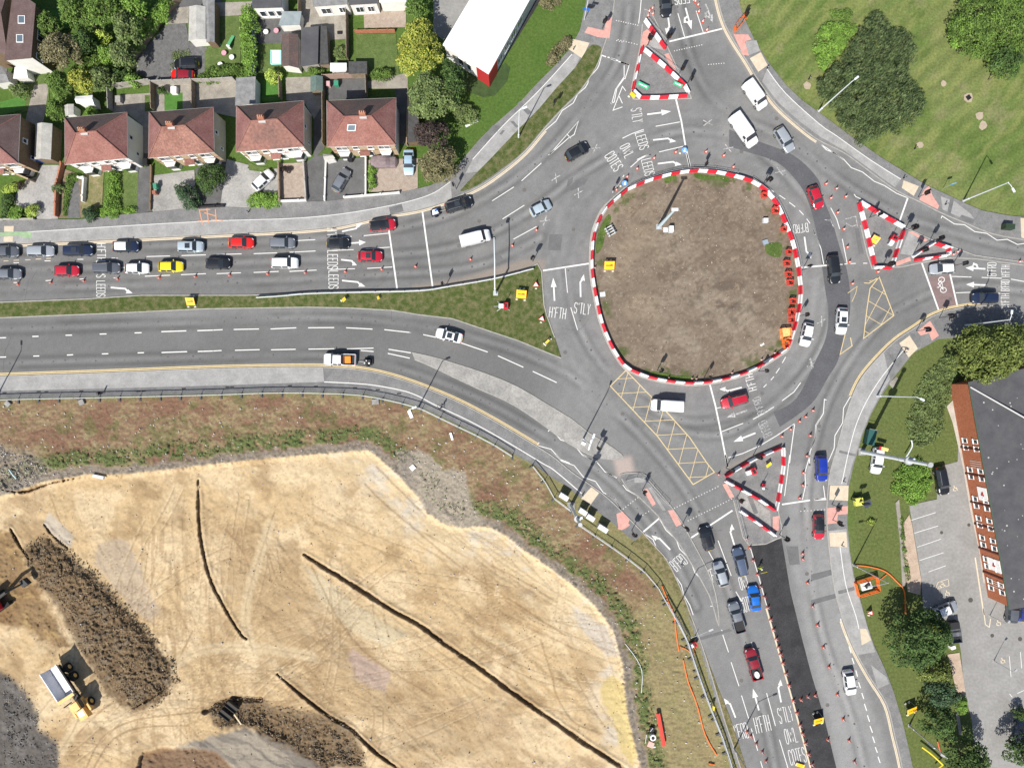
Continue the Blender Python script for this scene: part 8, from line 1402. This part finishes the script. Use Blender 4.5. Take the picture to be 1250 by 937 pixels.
gx,gy=G(*q(3,2,(1175,470))[0]);root=empty('steel_rack',gx,gy,.16,R(-60),'pale steel frame rack inside the left edge of the ring','rack')
for k in range(4): b=MB();b.obox((k*.45-.7,0,.5),((.06,0,0),(0,.75,0),(0,0,.05)));b.build('bar',STEELB,root)
b=MB();b.obox((0,.5,.4),((.8,0,0),(0,.04,0),(0,0,.4)));b.obox((0,-.5,.4),((.8,0,0),(0,.04,0),(0,0,.4)));b.build('frame',STEEL,root)
for c,r,x,y,w_,h_,zz,rz,lb,m_,nm in ((3,2,1132,837,.9,.8,.12,.1,'pale square inspection cover just inside the left of the ring',STEELB,'inspection_cover'),(4,2,937,402,.8,.75,.7,0,'pale blue cabinet inside the right of the ring',STEELB,'cabinet'),(4,2,935,530,.9,.8,.35,.3,'grey-blue pallet beside the weed patch in the ring',mat('pallet_blue',(.25,.3,.36),.8),'pallet'),(4,3,915,242,.7,.35,.15,.5,'white plank lying in the lower right of the island',WFRAME,'plank'),(3,3,1020,822,.75,.5,.25,-.5,'white box on the concrete splitter island',WFRAME,'box'),(3,3,1058,830,.25,1.9,.12,-.3,'white bar lying on the concrete splitter island',WFRAME,'plank'),(1,4,575,128,1.9,.5,.3,-.2,'pale sheet lying on the top edge of the dug sand',STEELB,'sheet_panel'),(2,4,1218,75,.85,.85,.1,.7,'white square marker board on the bare soil',WFRAME,'marker_board'),(2,3,1000,578,1.2,.9,.15,.1,'grey concrete slab just below the site fence bend',CONC,'slab'),(1,3,475,580,.9,.9,.3,.4,'pale round cover beside the long fence',CONC,'concrete_ring'),(1,3,42,590,.8,.9,.3,.8,'pale concrete lump beside the long fence at the left',CONC,'concrete_block'),(3,3,245,780,.4,1.3,.12,.3,'white bag below the fence',WFRAME,'bag'),(2,3,1205,650,.6,1.4,.15,.4,'white sheet of litter by the lamp at the fence bend',WFRAME,'litter'),(1,1,1017,527,1.0,1.1,.8,0,'white garden box by the artificial lawn',WFRAME,'garden_box'),(1,1,690,580,.9,1.1,.9,0,'pale water butt stand on the slabbed patio',CONC,'garden_box'),(5,2,1170,437,1.6,.9,1.2,-.1,'dark green roadside cabinet near the right edge',mat('cabinet_dark_green',(.03,.05,.03),.5),'cabinet'),(2,1,790,190,.8,.4,.3,0,'small dark mat on the slabbed yard',BLACK,'mat'),(1,2,908,200,.6,.9,1.1,.1,'green wheelie bin between the driveways',mat('bin_green',(.05,.25,.15),.5),'wheelie_bin'),(1,2,903,238,.6,.6,1.0,.1,'brown wheelie bin next to the green one',mat('bin_brown',(.3,.12,.08),.5),'wheelie_bin'),(2,2,850,42,.8,.7,1.0,0,'black wheelie bin in front of the roof-window house',BLACK,'wheelie_bin'),(1,2,850,58,.8,1.1,1.1,0,'black wheelie bin at the corner of the white-fronted house',BLACK,'wheelie_bin'),(2,1,722,490,.7,.8,1.0,0,'pinkish bin on the tarmac yard',mat('bin_pink',(.55,.35,.35),.6),'wheelie_bin'),(2,1,770,487,.8,.8,1.0,0,'green bin on the tarmac yard',mat('bin_green',(.05,.25,.15),.5),'wheelie_bin')):
    (px,py),=q(c,r,(x,y));gx,gy=G(px,py,zz);z0=max(.02,float(gz(px,py))) if py > 540 and px < 700 else .03
    if nm == 'wheelie_bin':
        root=empty(nm,gx,gy,.03,rz,lb,'bin');b=MB();b.box(0,0,0,w_*.8,h_*.8,zz,top=1.15);b.build('body',m_,root);b=MB();b.box(0,0,zz,w_,h_,zz+.08,top=.9);b.build('lid',m_,root);b=MB();b.tube([(-w_*.3,h_*.4,.12),(w_*.3,h_*.4,.12)],.12,8);b.build('wheel',RUB,root)
    else: b=MB();b.box(0,0,0,w_,h_,max(.05,zz),top=.94);b.build(nm,m_,label=lb,cat=nm.replace('_',' '),loc=(gx,gy,z0 if z0 > .02 else .03),rz=rz)

gx,gy=G(*q(2,1,(420,340))[0]);root=empty('paddling_pool',gx,gy,.03,0,'square white and turquoise paddling pool on the lawn','pool');b=MB();P4=[(-.8,-1.1),(.8,-1.1),(.8,1.1),(-.8,1.1)];b.tube([(x,y,.18) for x,y in P4+P4[:1]],.16,8);b.build('rim',mat('pool_turquoise',(.3,.62,.6),.4),root);b=MB();b.prism(P4,0,.2);b.build('water',WFRAME,root)
gx,gy=G(*q(2,1,(158,255))[0]);root=empty('garden_slide',gx,gy,.03,R(75),'green and white toy slide on the lawn','toy slide');b=MB();b.obox((.2,0,.5),((1.0,0,-.4),(0,.25,0),(.05,0,.05)));b.build('chute',mat('toy_green',(.15,.5,.22),.5),root);b=MB();b.obox((-.9,0,.5),((.1,0,0),(0,.28,0),(0,0,.5)));b.build('ladder',WFRAME,root)
for x,y,m_,lb in ((365,197,WFRAME,'round white table on the terrace'),(425,190,mat('toy_pink',(.6,.3,.35),.6),'pinkish round table on the terrace'),(80,262,mat('toy_green',(.15,.5,.22),.5),'flat green play mat on the lawn'),(120,320,mat('toy_pink',(.6,.3,.35),.6),'pinkish toy pile on the lawn'),(165,345,WFRAME,'white toy pile near the lawn shrubs'),(98,388,WFRAME,'white lump among the lawn shrubs')):
    gx,gy=G(*q(2,1,(x,y))[0]);root=empty('garden_table' if 'table' in lb else 'garden_toy',gx,gy,.03,0,lb,'table' if 'table' in lb else 'toy');b=MB();b.tube([(0,0,.02 if 'mat' in lb else .5),(0,0,.06 if 'mat' in lb else .55)],.42,12);b.build('top',m_,root);b=MB();b.tube([(0,0,0),(0,0,.5 if 'mat' not in lb else .03)],.06,6);b.build('base',TRIM,root)
# ------------------------------------------------------------------ site machines
zt=.0;gx,gy=G(80,842,1.5);root=empty('dump_truck',gx,gy,float(gz(88,835)),atan2(-.80,.52)-0,'articulated dump truck with an empty grey bed and amber cab','dump truck')
AMB=mat('machine_amber',(.70,.40,.10),.5,(.78,.5,.2),1)

bed=MB();L0,L1,W0,W1,zb0,zb1=-4.2,.9,.8,1.5,1.7,2.95
bed.faces([(L0,-W0,zb0),(L1,-W0,zb0),(L1,W0,zb0),(L0,W0,zb0),(L0-.2,-W1,zb1),(L1+.2,-W1,zb1),(L1+.2,W1,zb1),(L0-.2,W1,zb1),(L0-.1,-W0*1.3,zb0+.45),(L0-.1,W0*1.3,zb0+.45)],[(3,2,1,0),(0,1,5,4),(2,3,7,6),(1,2,6,5),(0,4,8),(3,9,7),(0,8,9,3)]);bed.faces([(L0+.02,-W0,zb0+.03),(L1-.06,-W0,zb0+.03),(L1-.06,W0,zb0+.03),(L0+.02,W0,zb0+.03),(L0-.18,-W1+.07,zb1),(L1+.13,-W1+.07,zb1),(L1+.13,W1-.07,zb1),(L0-.18,W1-.07,zb1)],[(0,1,2,3),(4,5,1,0),(6,7,3,2),(5,6,2,1)]);bed.obox((-1.65,-W1+.0,zb1),((2.75,0,0),(0,.06,0),(0,0,.05)));bed.obox((-1.65,W1,zb1),((2.75,0,0),(0,.06,0),(0,0,.05)))
bed.build('dump_body',mat('worn_bed_steel',(.50,.50,.52),.5,(.66,.66,.68),.6,metal=.2),root)
b=MB();b.obox((1.15,0,3.05),((.25,0,0),(0,1.5,0),(0,0,.06)));b.build('rock_guard',AMB,root);b=MB();b.box(-1.4,0,.8,5.4,.9,1.5);b.box(2.6,0,.7,3,.9,1.2);b.build('chassis',mat('chassis_dark',(.05,.045,.04),.7),root);b=MB();b.box(3.1,.35,1.2,1.5,1.5,3.0,top=.9);b.build('cab',AMB,root);b=MB();b.box(3.1,.35,1.95,1.54,1.54,2.65,top=.93);b.build('cab_window',GLASS,root)
b=MB();b.box(3.3,-.75,1.2,1.6,.8,1.7);b.box(4.8,0,1.1,1.9,1.6,2.1,top=.88);b.build('engine_hood',AMB,root);b=MB();b.box(4.6,0,2.1,.9,1.0,2.14);b.build('hood_grille',WFRAME,root);b=MB();b.box(3.9,1.35,1.0,2.0,.3,1.7);b.box(3.9,-1.35,1.0,2.0,.3,1.7);b.build('mudguard',AMB,root);b=MB();b.tube([(2.2,-.9,1.4),(2.2,-.9,3.2)],.1,8);b.build('exhaust',TRIM,root)
for x in (-2.9,-1.2,3.8):
    for sy in (-1,1): b=MB();b.tube([(x,sy*1.25-.28,.75),(x,sy*1.25+.28,.75)],.78,18);w_=b.build('wheel',RUB,root);b=MB();b.tube([(x,sy*1.56,.75),(x,sy*1.58,.75)],.36,12);b.build('rim',AMB,w_)
zg=float(gz(6,735));gx,gy=G(-17,742,2);root=empty('excavator',gx,gy,zg,R(35),'red excavator at the left edge with its dark arm over the spoil','excavator')
for sy in (-1.1,1.1): b=MB();b.prism([(-1.9,-.3+sy),(1.9,-.3+sy),(1.9,.3+sy),(-1.9,.3+sy)],0,.85);b.build('track',RUB,root)
b=MB();b.prism([(-2.2,-1.3),(.9,-1.3),(1.0,1.3),(-2.2,1.3)],.95,2.1);b.build('house',BR,root);b=MB();b.box(.6,.85,2.1,1.3,.9,2.9,top=.9);b.build('cab',GLASS,root);BOOM=mat('boom_dark',(.05,.05,.05),.6)
b=MB();b.tube([(.9,0,2.0),(2.6,0,4.2),(5.4,0,4.3)],[.34,.32,.24],6);b.build('boom',BOOM,root);b=MB();b.tube([(5.2,0,4.5),(6.6,0,2.2)],[.2,.14],6);b.build('stick',BOOM,root);b=MB();b.prism([(6.3,-.6),(7.3,-.6),(7.1,.6),(6.3,.6)],1.2,2.2);b.build('bucket',BOOM,root)
gx,gy=G(276,871,.5);root=empty('tracked_carrier',gx,gy,float(gz(276,871))+.05,R(-38),'pair of dark trench boxes with a pale beam in the dug hollow','trench boxes')
for sy,lb in ((-.8,0),(.9,0)):
    b=MB();b.obox((0,sy,.45),((1.1,0,0),(0,.45,0),(0,0,.08)));b.obox((0,sy-.45,.55),((1.1,0,0),(0,.05,0),(0,0,.3)));b.obox((0,sy+.45,.55),((1.1,0,0),(0,.05,0),(0,0,.3)));b.build('steel_box',mat('rust_dark',(.05,.045,.04),.8),root)
b=MB();b.obox((2.0,-.3,.3),((1.0,-.3,0),(.03,.1,0),(0,0,.06)));b.build('beam',mat('pale_timber',(.6,.5,.33),.8),root)
gx,gy=G(*q(1,4,(75,105))[0]);b=MB();b.tube([(-.4,.6,.2),(.3,-.3,.3),(.8,-.9,.2)],.13,6);b.build('broken_pipe',mat('pale_turquoise',(.45,.6,.6),.6),label='pale turquoise broken pipe among the rubble at the left',cat='pipe',loc=(gx,gy,float(gz(15,577))))

b=MB()
for c,r,x,y,s_ in ((5,5,1062,160,7),(5,5,1225,180,8),(5,4,935,850,9),(5,4,765,455,6),(5,4,925,410,6),(4,3,330,683,6)):
    gx,gy=G(*q(c,r,(x,y))[0]);b.disc(gx,gy,s_*.045,.0365,10)
b.build('drain_covers',mat('cast_iron',(.08,.07,.065),.7),road)
